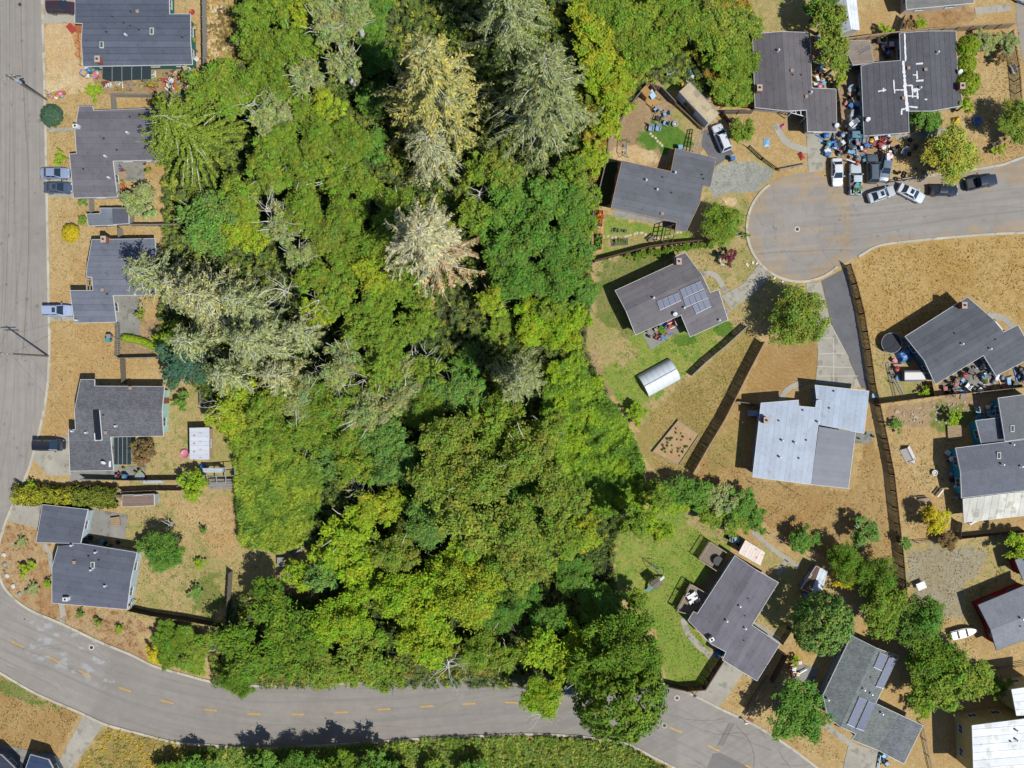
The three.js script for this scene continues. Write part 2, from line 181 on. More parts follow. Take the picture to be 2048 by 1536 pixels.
const roadTex = (() => {
  const cv = document.createElement('canvas'); cv.width = GW; cv.height = GH; const x = cv.getContext('2d'), im = x.createImageData(GW, GH), D = im.data;
  const base = [lin(172) / GAIN, lin(165) / GAIN, lin(154) / GAIN];
  for (let j = 0; j < GH; j++) for (let i = 0; i < GW; i++) {
    const s = j > 700 ? 1 : 0, along = i < 110 && j < 1000 ? vnoise(i / 5, j / 160) : j > 1100 ? vnoise(i / 160, (j + 0.0004 * (i - 700) * (i - 700)) / 5) : vnoise(i / 90, (j + i * 0.1) / 6);
    let f = 0.86 + 0.16 * (fbm(i / 70 + 3, j / 70, 3) - 0.5) + 0.12 * (along - 0.5) + 0.10 * (vnoise(i / 1.3, j / 1.3) - 0.5) + 0.12 * (fbm(i / 12, j / 12 + 9, 2) - 0.5);
    let warm = 0.5;
    const smooth = sstep(205, 222, i + (j - 1330) * 0.35) * (1 - sstep(1350, 1362, i)) * (j > 1200 ? 1 : 0);   // newer, darker overlay in the middle of the lower street
    f *= 1 - 0.1 * smooth; if (smooth > 0.5) warm = 0.7;
    const patch = j > 1240 && i < 230 ? sstep(0.55, 0.7, fbm(i / 16, j / 9, 3)) * sstep(40, 70, i) * (1 - sstep(1345, 1370, j - i * 0.35 + 60)) : 0;
    const dirt = j < 620 && i > 1400 ? sstep(0.42, 0.7, fbm(i / 26 + 5, j / 20, 4) + 0.5 * sstep(70, 110, Math.hypot(i - cc[0], j - cc[1])) * (i < 1700 ? 1 : 0.3) - 0.12 - (i > 1700 ? 0.9 * Math.exp(-Math.pow((j - 425 + (i - 1850) * 0.12) / 22, 2)) : 0)) : 0;
    const k = 4 * (j * GW + i);
    let r = base[0] * f, g = base[1] * f, b = base[2] * f * (1.02 - 0.02 * warm);
    r += (lin(182) / GAIN - r) * patch * 0.6; g += (lin(186) / GAIN - g) * patch * 0.6; b += (lin(188) / GAIN - b) * patch * 0.6;
    r += (lin(192) / GAIN * f - r) * dirt * 0.5; g += (lin(164) / GAIN * f - g) * dirt * 0.5; b += (lin(122) / GAIN * f - b) * dirt * 0.5;
    D[k] = enc(r); D[k + 1] = enc(g); D[k + 2] = enc(b); D[k + 3] = 255;
  }
  x.putImageData(im, 0, 0); reseed(31);
  const crack = (px, py, ang, len, w, al, curl = 0.35) => { x.strokeStyle = `rgba(48,44,40,${al})`; x.lineWidth = w; x.beginPath(); x.moveTo(px, py); for (let d = 0; d < len; d += 5) { ang += rr(-curl, curl) * 0.5; px += Math.cos(ang) * 5; py += Math.sin(ang) * 5; x.lineTo(px, py); } x.stroke(); };
  for (let i = 0; i < 40; i++) crack(rr(1505, 1700), rr(380, 560), rr(-3, 3), rr(12, 60), rr(0.4, 0.8), rr(0.2, 0.45), 0.8); crack(1515, 508, -0.08, 190, 0.8, 0.45, 0.1); crack(1690, 474, -0.12, 380, 0.7, 0.35, 0.06); crack(1700, 432, -0.12, 360, 0.6, 0.3, 0.05);
  for (let i = 0; i < 30; i++) crack(rr(0, 220), rr(1200, 1400), rr(-0.2, 1.0), rr(12, 60), rr(0.4, 0.8), rr(0.2, 0.4), 0.7); crack(0, 1276, 0.45, 180, 0.9, 0.45, 0.1); crack(10, 1330, 0.4, 120, 0.8, 0.35, 0.1);
  for (let i = 0; i < 10; i++) crack(rr(5, 80), rr(0, 1000), 1.57, rr(60, 240), rr(0.5, 0.9), rr(0.2, 0.45), 0.08); crack(42, 0, 1.56, 720, 1.0, 0.5, 0.03);
  for (let i = 0; i < 24; i++) crack(rr(1350, 1560), rr(1380, 1530), rr(0.2, 1.0), rr(20, 120), rr(0.5, 1.1), rr(0.25, 0.5)); for (let i = 0; i < 8; i++) crack(rr(250, 1000), rr(1380, 1470), rr(-0.1, 0.1), rr(20, 80), 0.7, 0.3);
  x.fillStyle = 'rgba(84,82,80,0.55)'; x.beginPath(); [[1412, 1540], [1425, 1508], [1440, 1505], [1470, 1520], [1500, 1536], [1490, 1540]].forEach((p, i) => i ? x.lineTo(...p) : x.moveTo(...p)); x.fill();   // tar patch
  x.strokeStyle = 'rgba(92,88,84,0.5)'; x.lineWidth = 8; x.beginPath(); x.moveTo(1463, 1446); x.lineTo(1440, 1490); x.stroke(); x.lineWidth = 1.2; x.strokeStyle = 'rgba(50,46,42,0.5)'; for (const d of [-5, 5]) { x.beginPath(); x.moveTo(1463 + d, 1446); x.lineTo(1440 + d, 1492); x.stroke(); }
  const lane = (pts, w, al) => { x.strokeStyle = `rgba(104,104,102,${al * 2.6})`; x.lineCap = 'butt'; for (let k = 0; k < 3; k++) { x.lineWidth = w * rr(0.3, 1); x.beginPath(); spline(pts, 8).forEach((p, i) => { const q = [p[0] + rr(-1.2, 1.2), p[1] + rr(-1.2, 1.2)]; i ? x.lineTo(...q) : x.moveTo(...q); }); x.stroke(); } };
  for (const d of [-44, -24, 22, 42]) lane([[0, 1276 + d], [110, 1320 + d], [250, 1379 + d], [421, 1420 + d], [595, 1428 + d], [768, 1418 + d], [938, 1407 + d], [1110, 1405 + d], [1240, 1418 + d], [1352, 1460 + d], [1502, 1536 + d]], 7, 0.05);
  for (const d of [12, 30, 58, 74]) lane([[d - 6, 0], [d, 400], [d + 2, 700], [d - 10, 850], [d - 40, 1000]], 6, 0.05);
  for (const d of [-22, -6, 10, 24]) lane([[1640, 440 + d], [1760, 432 + d], [1900, 415 + d], [2060, 396 + d]], 6, 0.06);
  for (let i = 0; i < 60; i++) { x.fillStyle = `rgba(70,66,62,${rr(0.1, 0.35)})`; x.beginPath(); x.ellipse(rr(0, 90), rr(0, 1000), rr(1, 4), rr(1, 5), 0, 0, 7); x.fill(); x.beginPath(); x.ellipse(rr(1510, 2040), rr(380, 550), rr(1, 4), rr(0.8, 3), 0, 0, 7); x.fill(); }
  const t = new THREE.CanvasTexture(cv); t.colorSpace = THREE.SRGBColorSpace; t.wrapS = t.wrapT = THREE.MirroredRepeatWrapping; t.magFilter = THREE.LinearFilter; return t;
})();
const asphalt = M('asphalt', 0xffffff, { map: roadTex, roughness: 0.95, bumpMap: T.bump, bumpScale: 0.004 });
struct('street', worldUV(flat(roadPoly, 0.02)), asphalt, 'grey asphalt street curving round the corner');
struct('cul_de_sac', worldUV(flat(culPoly.map(WX), 0.02)), asphalt, 'cracked asphalt turning circle and lane');
struct('side_street', worldUV(flat([[2026, -90], [2033, 45], [2042, 110], [2060, 160], [2300, 160], [2300, -90]].map(WX), 0.024)), asphalt, 'strip of grey asphalt side street');
const concreteM = M('concrete', C(190, 184, 172), { map: T.concrete }), kerbM = M('kerb', C(214, 206, 190), { map: T.concrete }), darkConc = M('dark_concrete', C(160, 158, 152), { map: T.concrete }), asphaltNew = M('driveway_asphalt', C(120, 120, 122), { map: T.grain });
function ribbon(pts, w0, w1, y0, y1) {                 // a strip with thickness along a line of px points, offsets in metres to its left
  const P = pts.map(WX), L = [], R = []; for (let i = 0; i < P.length; i++) { const a = P[Math.max(0, i - 1)], b = P[Math.min(P.length - 1, i + 1)], dx = b[0] - a[0], dz = b[1] - a[1], l = Math.hypot(dx, dz) || 1; L.push([P[i][0] + dz / l * w0, P[i][1] - dx / l * w0]); R.push([P[i][0] + dz / l * w1, P[i][1] - dx / l * w1]); }
  const mb = new MB(); for (let i = 0; i + 1 < P.length; i++) mb.prism([L[i], L[i + 1], R[i + 1], R[i]], y0, y1); return mb;
}
function kerb(pts, side, label) { const k = struct('kerb', ribbon(pts, side * 0.0, side * 0.4, -0.05, 0.13).geo(), kerbM, label); return k; }
kerb(inS, 1, 'pale concrete kerb on the inner side of the street'); kerb(outS, 1, 'concrete kerb on the outer side of the street');
kerb(arc(0.8, 4.1, 44), -1, 'concrete kerb round the turning circle'); kerb(spline([[1715, 512], [1752, 491], [1823, 480], [1986, 466], [2048, 463], [2180, 449]], 6), -1, 'concrete kerb along the golden lawn'); kerb([[1781, 364], [1848, 355], [1961, 340], [2006, 332], [2060, 312]], 1, 'concrete kerb along the lane');
function slab(name, polys, mat, label, y = 0.05) { const s = struct(name, flat(polys[0].map(WX), y), mat, label); return s; }
const driveways = [
  [[[84, -20], [152, -20], [152, 46], [85, 49]], 'concrete drive under the dark classic car'], [[[90, 334], [150, 334], [152, 395], [92, 395]], 'concrete drive under two sedans'], [[[95, 606], [152, 604], [154, 641], [96, 642]], 'concrete drive under the silver SUV'],
  [[[80, 874], [141, 872], [143, 950], [97, 951], [66, 918]], 'concrete drive under the black minivan'], [[[26, 1006], [90, 1010], [80, 1056], [17, 1043]], 'pale concrete drive beside the long hedge'], [[[168, 1428], [211, 1446], [138, 1545], [106, 1545]], 'cracked concrete drive at the street bend'],
  [[[1446, 1322], [1487, 1346], [1435, 1418], [1387, 1392]], 'concrete drive beside the curved fence'], [[[1520, 526], [1545, 547], [1508, 588], [1462, 620], [1442, 592], [1486, 568]], 'concrete drive in tree shade'], [[[1611, 568], [1641, 563], [1661, 649], [1696, 716], [1722, 775], [1631, 766], [1636, 706], [1632, 660], [1617, 600]], 'long concrete drive with scored joints'],
  [[[1698, 1484], [1765, 1505], [1752, 1560], [1680, 1560]], 'pale concrete drive by the solar house'], [[[1612, 258], [1652, 258], [1648, 342], [1617, 344]], 'concrete drive up from the turning circle'],
];
for (const [p, l] of driveways) slab('driveway', [p], concreteM, l);
slab('driveway', [[[1643, 562], [1692, 536], [1706, 600], [1722, 680], [1738, 780], [1723, 776], [1697, 716], [1663, 650]]], asphaltNew, 'dark asphalt drive beside the long fence', 0.046); slab('driveway', [[[1404, 262], [1428, 258], [1468, 307], [1431, 333], [1404, 292]]], asphaltNew, 'dark asphalt pad under the white wagon');
// scored joints and slabs of the long drive
{ const g = new MB(); for (const [a, b] of [[[1635, 676], [1667, 676]], [[1636, 708], [1690, 706]], [[1634, 733], [1703, 735]], [[1667, 676], [1667, 770]], [[1634, 752], [1716, 752]], [[1662, 650], [1697, 716]]]) { const p = WX(a), q = WX(b); g.bar(V(p[0], 0.05, p[1]), V(q[0], 0.05, q[1]), 0.09, 0.014); } struct('drive_joint', g.geo(), M('joint', C(214, 208, 190)), 'pale scored joints of the long drive'); }
const patios = [[[[185, 1018], [257, 1030], [249, 1080], [168, 1066]], 'concrete patio beside the corner house'], [[[236, 318], [288, 320], [290, 362], [236, 362]], 'scored concrete patio behind the grey house'], [[[228, 590], [278, 590], [280, 676], [238, 674], [230, 646]], 'concrete patio behind the middle house'], [[[222, 935], [292, 930], [290, 958], [140, 962], [140, 942]], 'concrete patio behind the shingled house'], [[[1285, 668], [1345, 632], [1364, 660], [1302, 700]], 'cluttered concrete patio behind the solar house'], [[[1880, 770], [1966, 712], [1996, 755], [1960, 784]], 'concrete yard crowded with belongings'], [[[1640, 860], [1716, 864], [1746, 862], [1742, 888], [1705, 886]], 'pale concrete pad beside the white roofed house'], [[[1598, 1326], [1640, 1340], [1622, 1375], [1580, 1360]], 'small concrete patio by the round tree'], [[[-10, 1486], [40, 1496], [106, 1516], [120, 1545], [-10, 1545]], 'concrete path beside the dark roofs']];
for (const [p, l] of patios) slab('patio', [p], darkConc, l, 0.044);
function path(pts, w, label) { struct('path', ribbon(spline(pts, 6), -w / 2, w / 2, -0.02, 0.045).geo(), concreteM, label); }
path([[1366, 1236], [1374, 1262], [1393, 1287], [1425, 1315]], 1.0, 'curved pale path by the deck house'); path([[1402, 547], [1430, 551], [1452, 585]], 0.9, 'curved path to the solar house'); path([[1550, 248], [1572, 284], [1616, 302]], 1.1, 'curved concrete path across the dry lawn'); path([[1975, 630], [2005, 636], [2030, 658]], 1.0, 'curved path on the golden lawn'); path([[1648, 1448], [1676, 1470], [1712, 1494]], 0.9, 'thin curved path by the shingle house'); path([[88, 1088], [100, 1108], [103, 1140]], 0.8, 'path beside the corner house'); path([[122, 1206], [126, 1225], [124, 1250]], 0.9, 'front path of the corner house'); path([[98, 260], [150, 259]], 0.55, 'narrow stone path across the dry lawn'); path([[1560, 805], [1572, 782], [1600, 766]], 0.9, 'curved path beside the white roofed house'); path([[1505, 1062], [1540, 1094], [1600, 1136]], 0.8, 'path behind the deck house'); path([[1573, 1120], [1555, 1150]], 0.8, 'short path behind the deck house'); path([[1504, 1248], [1530, 1262], [1560, 1282]], 1.1, 'gravel path beside the garage'); path([[1790, 275], [1850, 270], [1900, 258]], 0.8, 'dirt path in front of the patched roof house'); path([[1950, 22], [2020, 15]], 1.2, 'concrete path beside the fence');
// painted centre dashes
{ const mat = M('road_paint', C(228, 178, 72), { roughness: 0.7, map: T.speck }); let n = 0;
  for (const [x, y, a] of [[35, 1288.5, 24], [110, 1320.5, 26], [170, 1347, 28], [250, 1379, 19], [334, 1403.5, 13], [421, 1420, 8], [508, 1428, 2], [595, 1428.5, 0], [682, 1424.5, -3], [768, 1418.5, -4], [853, 1412.5, -4], [938, 1407.5, -3], [1023, 1405, 1], [1110, 1405.5, 3], [1352, 1460, 22], [1427, 1496, 25], [1502, 1536, 27]]) { const p = WX([x, y]); const g = new MB().box(0, 0, 0, 2.2, 0.006, 0.24).geo(); const m = single('road_dash', g, mat, 'yellow centre dash painted on the lower street', 'road marking', 'yellow centre dashes', V(p[0], 0.027, p[1]), -a * Math.PI / 180); } }
// manhole covers with their concrete collars
const mhI = M('cast_iron', C(84, 70, 66), { roughness: 0.7, metalness: 0.3 }), mhC = M('collar', C(232, 222, 206));
for (const [x, y, l, col] of [[183, 1295, 'manhole cover in white collar on the street bend', 1], [1594.5, 458.5, 'manhole cover in the middle of the turning circle', 1], [1354, 1396, 'manhole cover in pale collar beside the curved fence', 1], [1329, 1451, 'grey manhole cover near the yellow dash', 0], [40, 9, 'bare iron manhole cover on the long straight street', 2], [49, 1238, 'small iron valve cover near the kerb', 3]]) {
  const p = WX([x, y]), t = thing('manhole_cover', l, 'manhole cover', V(p[0], 0.022, p[1])), s = col === 3 ? 0.4 : 1; if (col < 2) mesh('collar', fin(new THREE.RingGeometry(0.2, 0.44, 24).rotateX(-Math.PI / 2).translate(0, 0.004, 0)), col ? mhC : kerbM, t); new MB().cyl(0, -0.05, 0, 0.3 * s, 0.3 * s, 0.06, 20).build('lid', mhI, t); for (let k = -1; k <= 1; k++) new MB().box(0, 0.012, k * 0.12 * s, 0.36 * s, 0.012, 0.03).build('rib', mhI, t); }
// ---------- houses ----------
const glassM = M('window_glass', C(70, 84, 98), { roughness: 0.08, metalness: 0.0 }), whiteTrim = M('white_trim', C(236, 236, 232), { roughness: 0.6 }), ventM = M('vent_metal', C(224, 226, 228), { roughness: 0.5 }), darkVent = M('vent_dark', C(64, 66, 72), { roughness: 0.6 }), brickM = M('brick', C(166, 104, 84), { map: T.grain }), flueM = M('flue', C(60, 52, 48)), solarM = M('solar_cell', C(96, 106, 132), { roughness: 0.45, specularIntensity: 0.4 }), frameM = M('aluminium', C(150, 154, 162), { roughness: 0.6 });
function clipHalf(poly, nx, nz, d) {                   // keep n.p >= d
  const out = []; for (let i = 0; i < poly.length; i++) { const a = poly[i], b = poly[(i + 1) % poly.length], da = a[0] * nx + a[1] * nz - d, db = b[0] * nx + b[1] * nz - d; if (da >= 0) out.push(a); if ((da >= 0) !== (db >= 0)) { const t = da / (da - db); out.push([a[0] + (b[0] - a[0]) * t, a[1] + (b[1] - a[1]) * t]); } } return out;
}
const area2 = p => Math.abs(p.reduce((s, a, i) => { const b = p[(i + 1) % p.length]; return s + a[0] * b[1] - b[0] * a[1]; }, 0)) / 2;
const inPoly = (p, x, z) => { let c = false; for (let i = 0, j = p.length - 1; i < p.length; j = i++) if ((p[i][1] > z) !== (p[j][1] > z) && x < (p[j][0] - p[i][0]) * (z - p[i][1]) / (p[j][1] - p[i][1]) + p[i][0]) c = !c; return c; };
function plane(pts) {                                  // [px, py, h or undefined] -> the plane through the known heights, the corners on it
  const known = pts.filter(p => p[2] !== undefined); let P = known.map(p => { const q = U(p[0], p[1], p[2]); return [q.x, q.z, p[2]]; });
  // least squares y = a x + b z + c
  let A = [[0, 0, 0], [0, 0, 0], [0, 0, 0]], B = [0, 0, 0]; const mx = P.reduce((s, p) => s + p[0], 0) / P.length, mz = P.reduce((s, p) => s + p[1], 0) / P.length;
  for (const [x, z, h] of P) { const r = [x - mx, z - mz, 1]; for (let i = 0; i < 3; i++) { for (let j = 0; j < 3; j++) A[i][j] += r[i] * r[j]; B[i] += r[i] * h; } } A[0][0] += 1e-6; A[1][1] += 1e-6;
  const m = new THREE.Matrix3().set(...A.flat()).invert(), s = V(...B).applyMatrix3(m); const f = (x, z) => s.x * (x - mx) + s.y * (z - mz) + s.z;
  const poly = pts.map(p => { let h = p[2] ?? 2.6, q; for (let k = 0; k < 5; k++) { q = U(p[0], p[1], h); h = f(q.x, q.z); } return [q.x, q.z]; });
  return { f, poly };
}
function house(spec) {
  const { name = 'house', label, color, wall, trim = whiteTrim, strip = 1.0, gap = 0.03, tex = T.grain, facets, inset = 0.45, rough = 0.9 } = spec;
  const t = thing(name, label, spec.category || 'house', V(0, 0, 0));
  const base = new THREE.Color(...color.map(v => lin(v) / GAIN * (v < 150 ? 1.42 : 1.1)));
  const tones = [0.93, 0.97, 1, 1.04, 1.08].map((k, i) => M(label + i, base.clone().multiplyScalar(k), { map: tex, roughness: rough, metalness: spec.metal || 0 })); const deckM = M(label + 'deck', base.clone().multiplyScalar(0.45), { roughness: 1 });
  const F = facets.map(f => ({ ...plane(f.pts), dir: f.dir, tones: f.color ? [0.95, 1, 1.05].map((k, i) => M(label + f.color.join() + i, new THREE.Color(...f.color.map(v => lin(v) * k * 1.35 / GAIN)), { map: f.tex || tex, roughness: rough, metalness: f.metal || 0 })) : tones, strip: f.strip }));
  const edges = {};
  F.forEach((f, fi) => {
    const roof = new MB().prism(f.poly, (x, z) => f.f(x, z) - 0.2, (x, z) => f.f(x, z) - 0.012).build('roof', deckM, t);
    const d = f.dir || [1, 0], dl = Math.hypot(...d), nx = -d[1] / dl, nz = d[0] / dl; const ds = f.poly.map(p => p[0] * nx + p[1] * nz), lo = Math.min(...ds), hi = Math.max(...ds); const w = f.strip || strip; const n = Math.max(1, Math.round((hi - lo) / w)), st = (hi - lo) / n;
    for (let k = 0; k < n; k++) { let p = clipHalf(f.poly, nx, nz, lo + k * st + gap / 2); p = clipHalf(p, -nx, -nz, -(lo + (k + 1) * st - gap / 2)); if (p.length < 3 || area2(p) < 0.05) continue; const lift = 0.006 * (k % 2); new MB().prism(p, (x, z) => f.f(x, z) - 0.011, (x, z) => f.f(x, z) + 0.004 + lift).build('roofing_sheet', f.tones[Math.floor(rnd() * f.tones.length)], roof); }
    // fascia on edges that no other facet shares
    for (let i = 0; i < f.poly.length; i++) { const a = f.poly[i], b = f.poly[(i + 1) % f.poly.length], mx = (a[0] + b[0]) / 2, mz = (a[1] + b[1]) / 2; const L = Math.hypot(b[0] - a[0], b[1] - a[1]); if (L < 0.3) continue;
      const ox = (b[1] - a[1]) / L * 0.25, oz = -(b[0] - a[0]) / L * 0.25; if (F.some((g, gi) => gi !== fi && (inPoly(g.poly, mx + ox, mz + oz) || inPoly(g.poly, mx - ox, mz - oz)) && Math.abs(g.f(mx, mz) - f.f(mx, mz)) < 0.25)) continue;
      if (spec.fascia !== 0) new MB().bar(V(a[0], f.f(...a) - 0.09, a[1]), V(b[0], f.f(...b) - 0.09, b[1]), spec.fascia || 0.05, 0.22).build('fascia', trim, roof); }
  });
  const roofY = (x, z) => { let best = null; for (const f of F) if (inPoly(f.poly, x, z)) { const y = f.f(x, z); if (best === null || y < best) best = y; } return best; };
  // walls under the given footprint (px at eave height), each side its own part, rising to the roof above it
  const foot = (spec.foot || []).map(ring => ring.map(p => { const q = U(p[0], p[1], p[2] ?? (spec.eave || 2.6)); return [q.x, q.z]; }));
  for (const ring of foot) {
    let ar = 0; ring.forEach((a, i) => { const b = ring[(i + 1) % ring.length]; ar += a[0] * b[1] - b[0] * a[1]; }); const sg = Math.sign(ar);
    // inset
    const n = ring.length, R = ring.map((p, i) => { const a = ring[(i + n - 1) % n], b = ring[(i + 1) % n]; let e1 = [p[0] - a[0], p[1] - a[1]], e2 = [b[0] - p[0], b[1] - p[1]]; const l1 = Math.hypot(...e1), l2 = Math.hypot(...e2); const n1 = [-e1[1] / l1 * sg, e1[0] / l1 * sg], n2 = [-e2[1] / l2 * sg, e2[0] / l2 * sg]; const k = inset / Math.max(0.3, 1 + n1[0] * n2[0] + n1[1] * n2[1]); return [p[0] + (n1[0] + n2[0]) * k, p[1] + (n1[1] + n2[1]) * k]; });
    R.forEach((a, i) => {
      const b = R[(i + 1) % n], L = Math.hypot(b[0] - a[0], b[1] - a[1]), k = Math.max(2, Math.ceil(L / 0.8)); const wallMat = M(label + 'wall', C(...wall), { roughness: 0.85, map: T.grain }); const nx = (b[1] - a[1]) / L * sg, nz = -(b[0] - a[0]) / L * sg; const P = [];
      const at = s => { const x = a[0] + (b[0] - a[0]) * s, z = a[1] + (b[1] - a[1]) * s; return [x, (roofY(x - nx * 0.02, z - nz * 0.02) ?? (spec.eave || 2.6)) - 0.14, z]; };
      for (let j = 0; j < k; j++) { const p = at(j / k), q = at((j + 1) / k); P.push(p[0], -0.1, p[2], q[0], -0.1, q[2], p[0], p[1], p[2], p[0], p[1], p[2], q[0], -0.1, q[2], q[0], q[1], q[2]); }
      const g = new THREE.BufferGeometry(); g.setAttribute('position', new THREE.Float32BufferAttribute(P, 3)); g.computeVertexNormals(); const w = mesh('wall', fin(g), wallMat, t);
      // windows on the sides turned to the middle of the picture
      const mx = (a[0] + b[0]) / 2, mz = (a[1] + b[1]) / 2; if (L > 3 && mx * nx + mz * nz < 0) { const m = Math.max(1, Math.floor(L / 3.4)); for (let j = 0; j < m; j++) { const s = (j + 0.5) / m, x = a[0] + (b[0] - a[0]) * s + nx * 0.03, z = a[1] + (b[1] - a[1]) * s + nz * 0.03, ry = Math.atan2(nx, nz); const door = spec.door && j === 0 && i === spec.door - 1; const o = new THREE.Group(); o.name = door ? 'door' : 'window'; o.position.set(x, door ? 1.05 : 1.55, z); o.rotation.y = ry; t.add(o); if (door) { new MB().box(0, 0, 0, 0.95, 2.05, 0.06).build('door_leaf', M('door_paint', C(150, 90, 70)), o); new MB().box(0.36, 0, 0.06, 0.06, 0.06, 0.08).build('handle', frameM, o); } else { const ww = 1.3; new MB().box(0, 0, 0, ww, 1.0, 0.02).build('pane', glassM, o); new MB().box(0, 0.52, 0.02, ww + 0.16, 0.08, 0.07).box(0, -0.54, 0.03, ww + 0.22, 0.08, 0.12).box(-ww / 2 - 0.04, 0, 0.02, 0.08, 1.0, 0.07).box(ww / 2 + 0.04, 0, 0.02, 0.08, 1.0, 0.07).box(0, 0, 0.02, 0.05, 1.0, 0.05).build('frame', trim, o); } } }
    });
  }
  const onRoof = (px, py) => { let h = 3, q; for (let k = 0; k < 6; k++) { q = U(px, py, h); h = roofY(q.x, q.z) ?? h; } return V(q.x, h, q.z); };
  t.userData.onRoof = undefined;
  for (const [px, py, kind = 'pipe'] of spec.vents || []) {
    const p = onRoof(px, py);
    if (kind === 'pipe') { const v = new MB().cyl(p.x, p.y - 0.05, p.z, 0.09, 0.09, 0.5, 10).build('vent_pipe', ventM, t); new MB().cyl(p.x, p.y + 0.45, p.z, 0.19, 0.13, 0.14, 12).build('cap', ventM, v); new MB().cyl(p.x, p.y, p.z, 0.24, 0.2, 0.03, 12).build('flashing', frameM, v); }
    if (kind === 'dark') { const v = new MB().cyl(p.x, p.y - 0.05, p.z, 0.08, 0.08, 0.38, 8).build('vent_pipe', darkVent, t); new MB().cyl(p.x, p.y, p.z, 0.2, 0.16, 0.03, 10).build('flashing', darkVent, v); }
    if (kind === 'box') { const v = new MB().box(p.x, p.y + 0.1, p.z, 0.4, 0.24, 0.4, rnd()).build('roof_vent', M('roof_vent', C(140, 120, 108)), t); new MB().box(p.x, p.y + 0.24, p.z, 0.5, 0.04, 0.5, rnd() * 0.2).build('cap', M('roof_vent_cap', C(176, 150, 132)), v); }
    if (kind === 'dome') { const g = new THREE.SphereGeometry(0.4, 12, 6, 0, 6.3, 0, 1.4); g.scale(1, 0.25, 1); g.rotateX(0.7); g.translate(p.x, p.y + 0.5, p.z); const v = mesh('satellite_dish', fin(g), ventM, t); new MB().rod(p, V(p.x, p.y + 0.5, p.z), 0.03).build('mast', frameM, v); }
    if (kind === 'sky') { const v = new MB().box(p.x, p.y + 0.06, p.z, 0.62, 0.14, 1.1).build('skylight', M('skylight_frame', C(214, 222, 204)), t); new MB().box(p.x, p.y + 0.137, p.z, 0.4, 0.03, 0.86).build('pane', M('skylight_pane', C(86, 92, 100), { roughness: 0.1 }), v); }
    if (kind === 'chim') { const c = new MB().box(p.x, p.y + 0.3, p.z, 0.75, 1.5, 0.95).build('chimney', brickM, t); new MB().box(p.x, p.y + 1.08, p.z, 0.85, 0.08, 1.05).build('crown', M('chimney_crown', C(196, 176, 160)), c); new MB().cyl(p.x, p.y + 1.1, p.z, 0.16, 0.16, 0.2, 10).build('flue', flueM, c); }
    if (kind === 'chimw') { const c = new MB().box(p.x, p.y + 0.2, p.z, 0.8, 1.2, 0.6, spec.turn || 0).build('chimney', whiteTrim, t); new MB().box(p.x, p.y + 0.83, p.z, 0.3, 0.06, 0.3).build('flue', flueM, c); }
  }
  for (const [q, nu, nv, mat] of spec.solar || []) {                       // px quad, panels across and down
    const P = q.map(p => { const r = onRoof(p[0], p[1]); r.y += 0.14; return r; }); const L = (u, v) => V().copy(P[0]).multiplyScalar((1 - u) * (1 - v)).addScaledVector(P[1], u * (1 - v)).addScaledVector(P[2], u * v).addScaledVector(P[3], (1 - u) * v);
    for (let i = 0; i < nu; i++) for (let j = 0; j < nv; j++) { const e = 0.06 / nu, f = 0.04 / nv; const c = [L(i / nu + e, j / nv + f), L((i + 1) / nu - e, j / nv + f), L((i + 1) / nu - e, (j + 1) / nv - f), L(i / nu + e, (j + 1) / nv - f)]; const pf = (x, z) => c[0].y + 0; const yy = new THREE.Plane().setFromCoplanarPoints(c[0], c[1], c[3]); const hy = (x, z) => -(yy.normal.x * x + yy.normal.z * z + yy.constant) / yy.normal.y; const o = new MB().prism(c.map(k => [k.x, k.z]), (x, z) => hy(x, z) - 0.05, hy).build('solar_panel', mat || solarM, t); const fr = new MB(); for (let k = 0; k < 4; k++) fr.bar(V(c[k].x, hy(c[k].x, c[k].z), c[k].z), V(c[(k + 1) % 4].x, hy(c[(k + 1) % 4].x, c[(k + 1) % 4].z), c[(k + 1) % 4].z), 0.03, 0.04); fr.build('frame', frameM, o); }
    for (const v of [0, 1]) new MB().bar(L(0, v), L(1, v), 0.07, 0.1).build('rail', v ? whiteTrim : frameM, t);
  }
  return { t, onRoof, roofY, F };
}
reseed(501);
const RB = M('roof_paint_white', C(240, 240, 240)), beamM = M('beam', C(206, 186, 164), { map: T.wood }), greyBeam = M('grey_beam', C(196, 196, 190), { map: T.wood });
const E = 2.7, RG = 3.6;
house({ label: 'long low house with dark slate blue roll roofing and teal walls', color: [86, 92, 104], wall: [64, 130, 120], strip: 1.05, gap: 0.07, eave: E, foot: [[[166, 132], [384, 128], [381, 28], [339, 28], [338, -40], [151, -40], [151, 46], [165, 47]]],
  facets: [{ pts: [[163, 82, RG], [381, 82, RG], [385, 129, E], [166, 133, E]] }, { pts: [[163, 82, RG], [381, 82, RG], [381, 28, 2.9], [339, 28], [338, -40], [150, -40, 2.2], [150, 46], [165, 47]] }], vents: [[225, 34, 'dark'], [262, 24, 'dark'], [261, 52, 'dark'], [213, 64, 'dark'], [253, 71, 'pipe'], [365, 75, 'dark'], [276, 24, 'box'], [304, 63, 'sky'], [204, 90, 'sky'], [202, 124, 'chim'], [248, 46, 'dark'], [278, 60, 'dark']] });
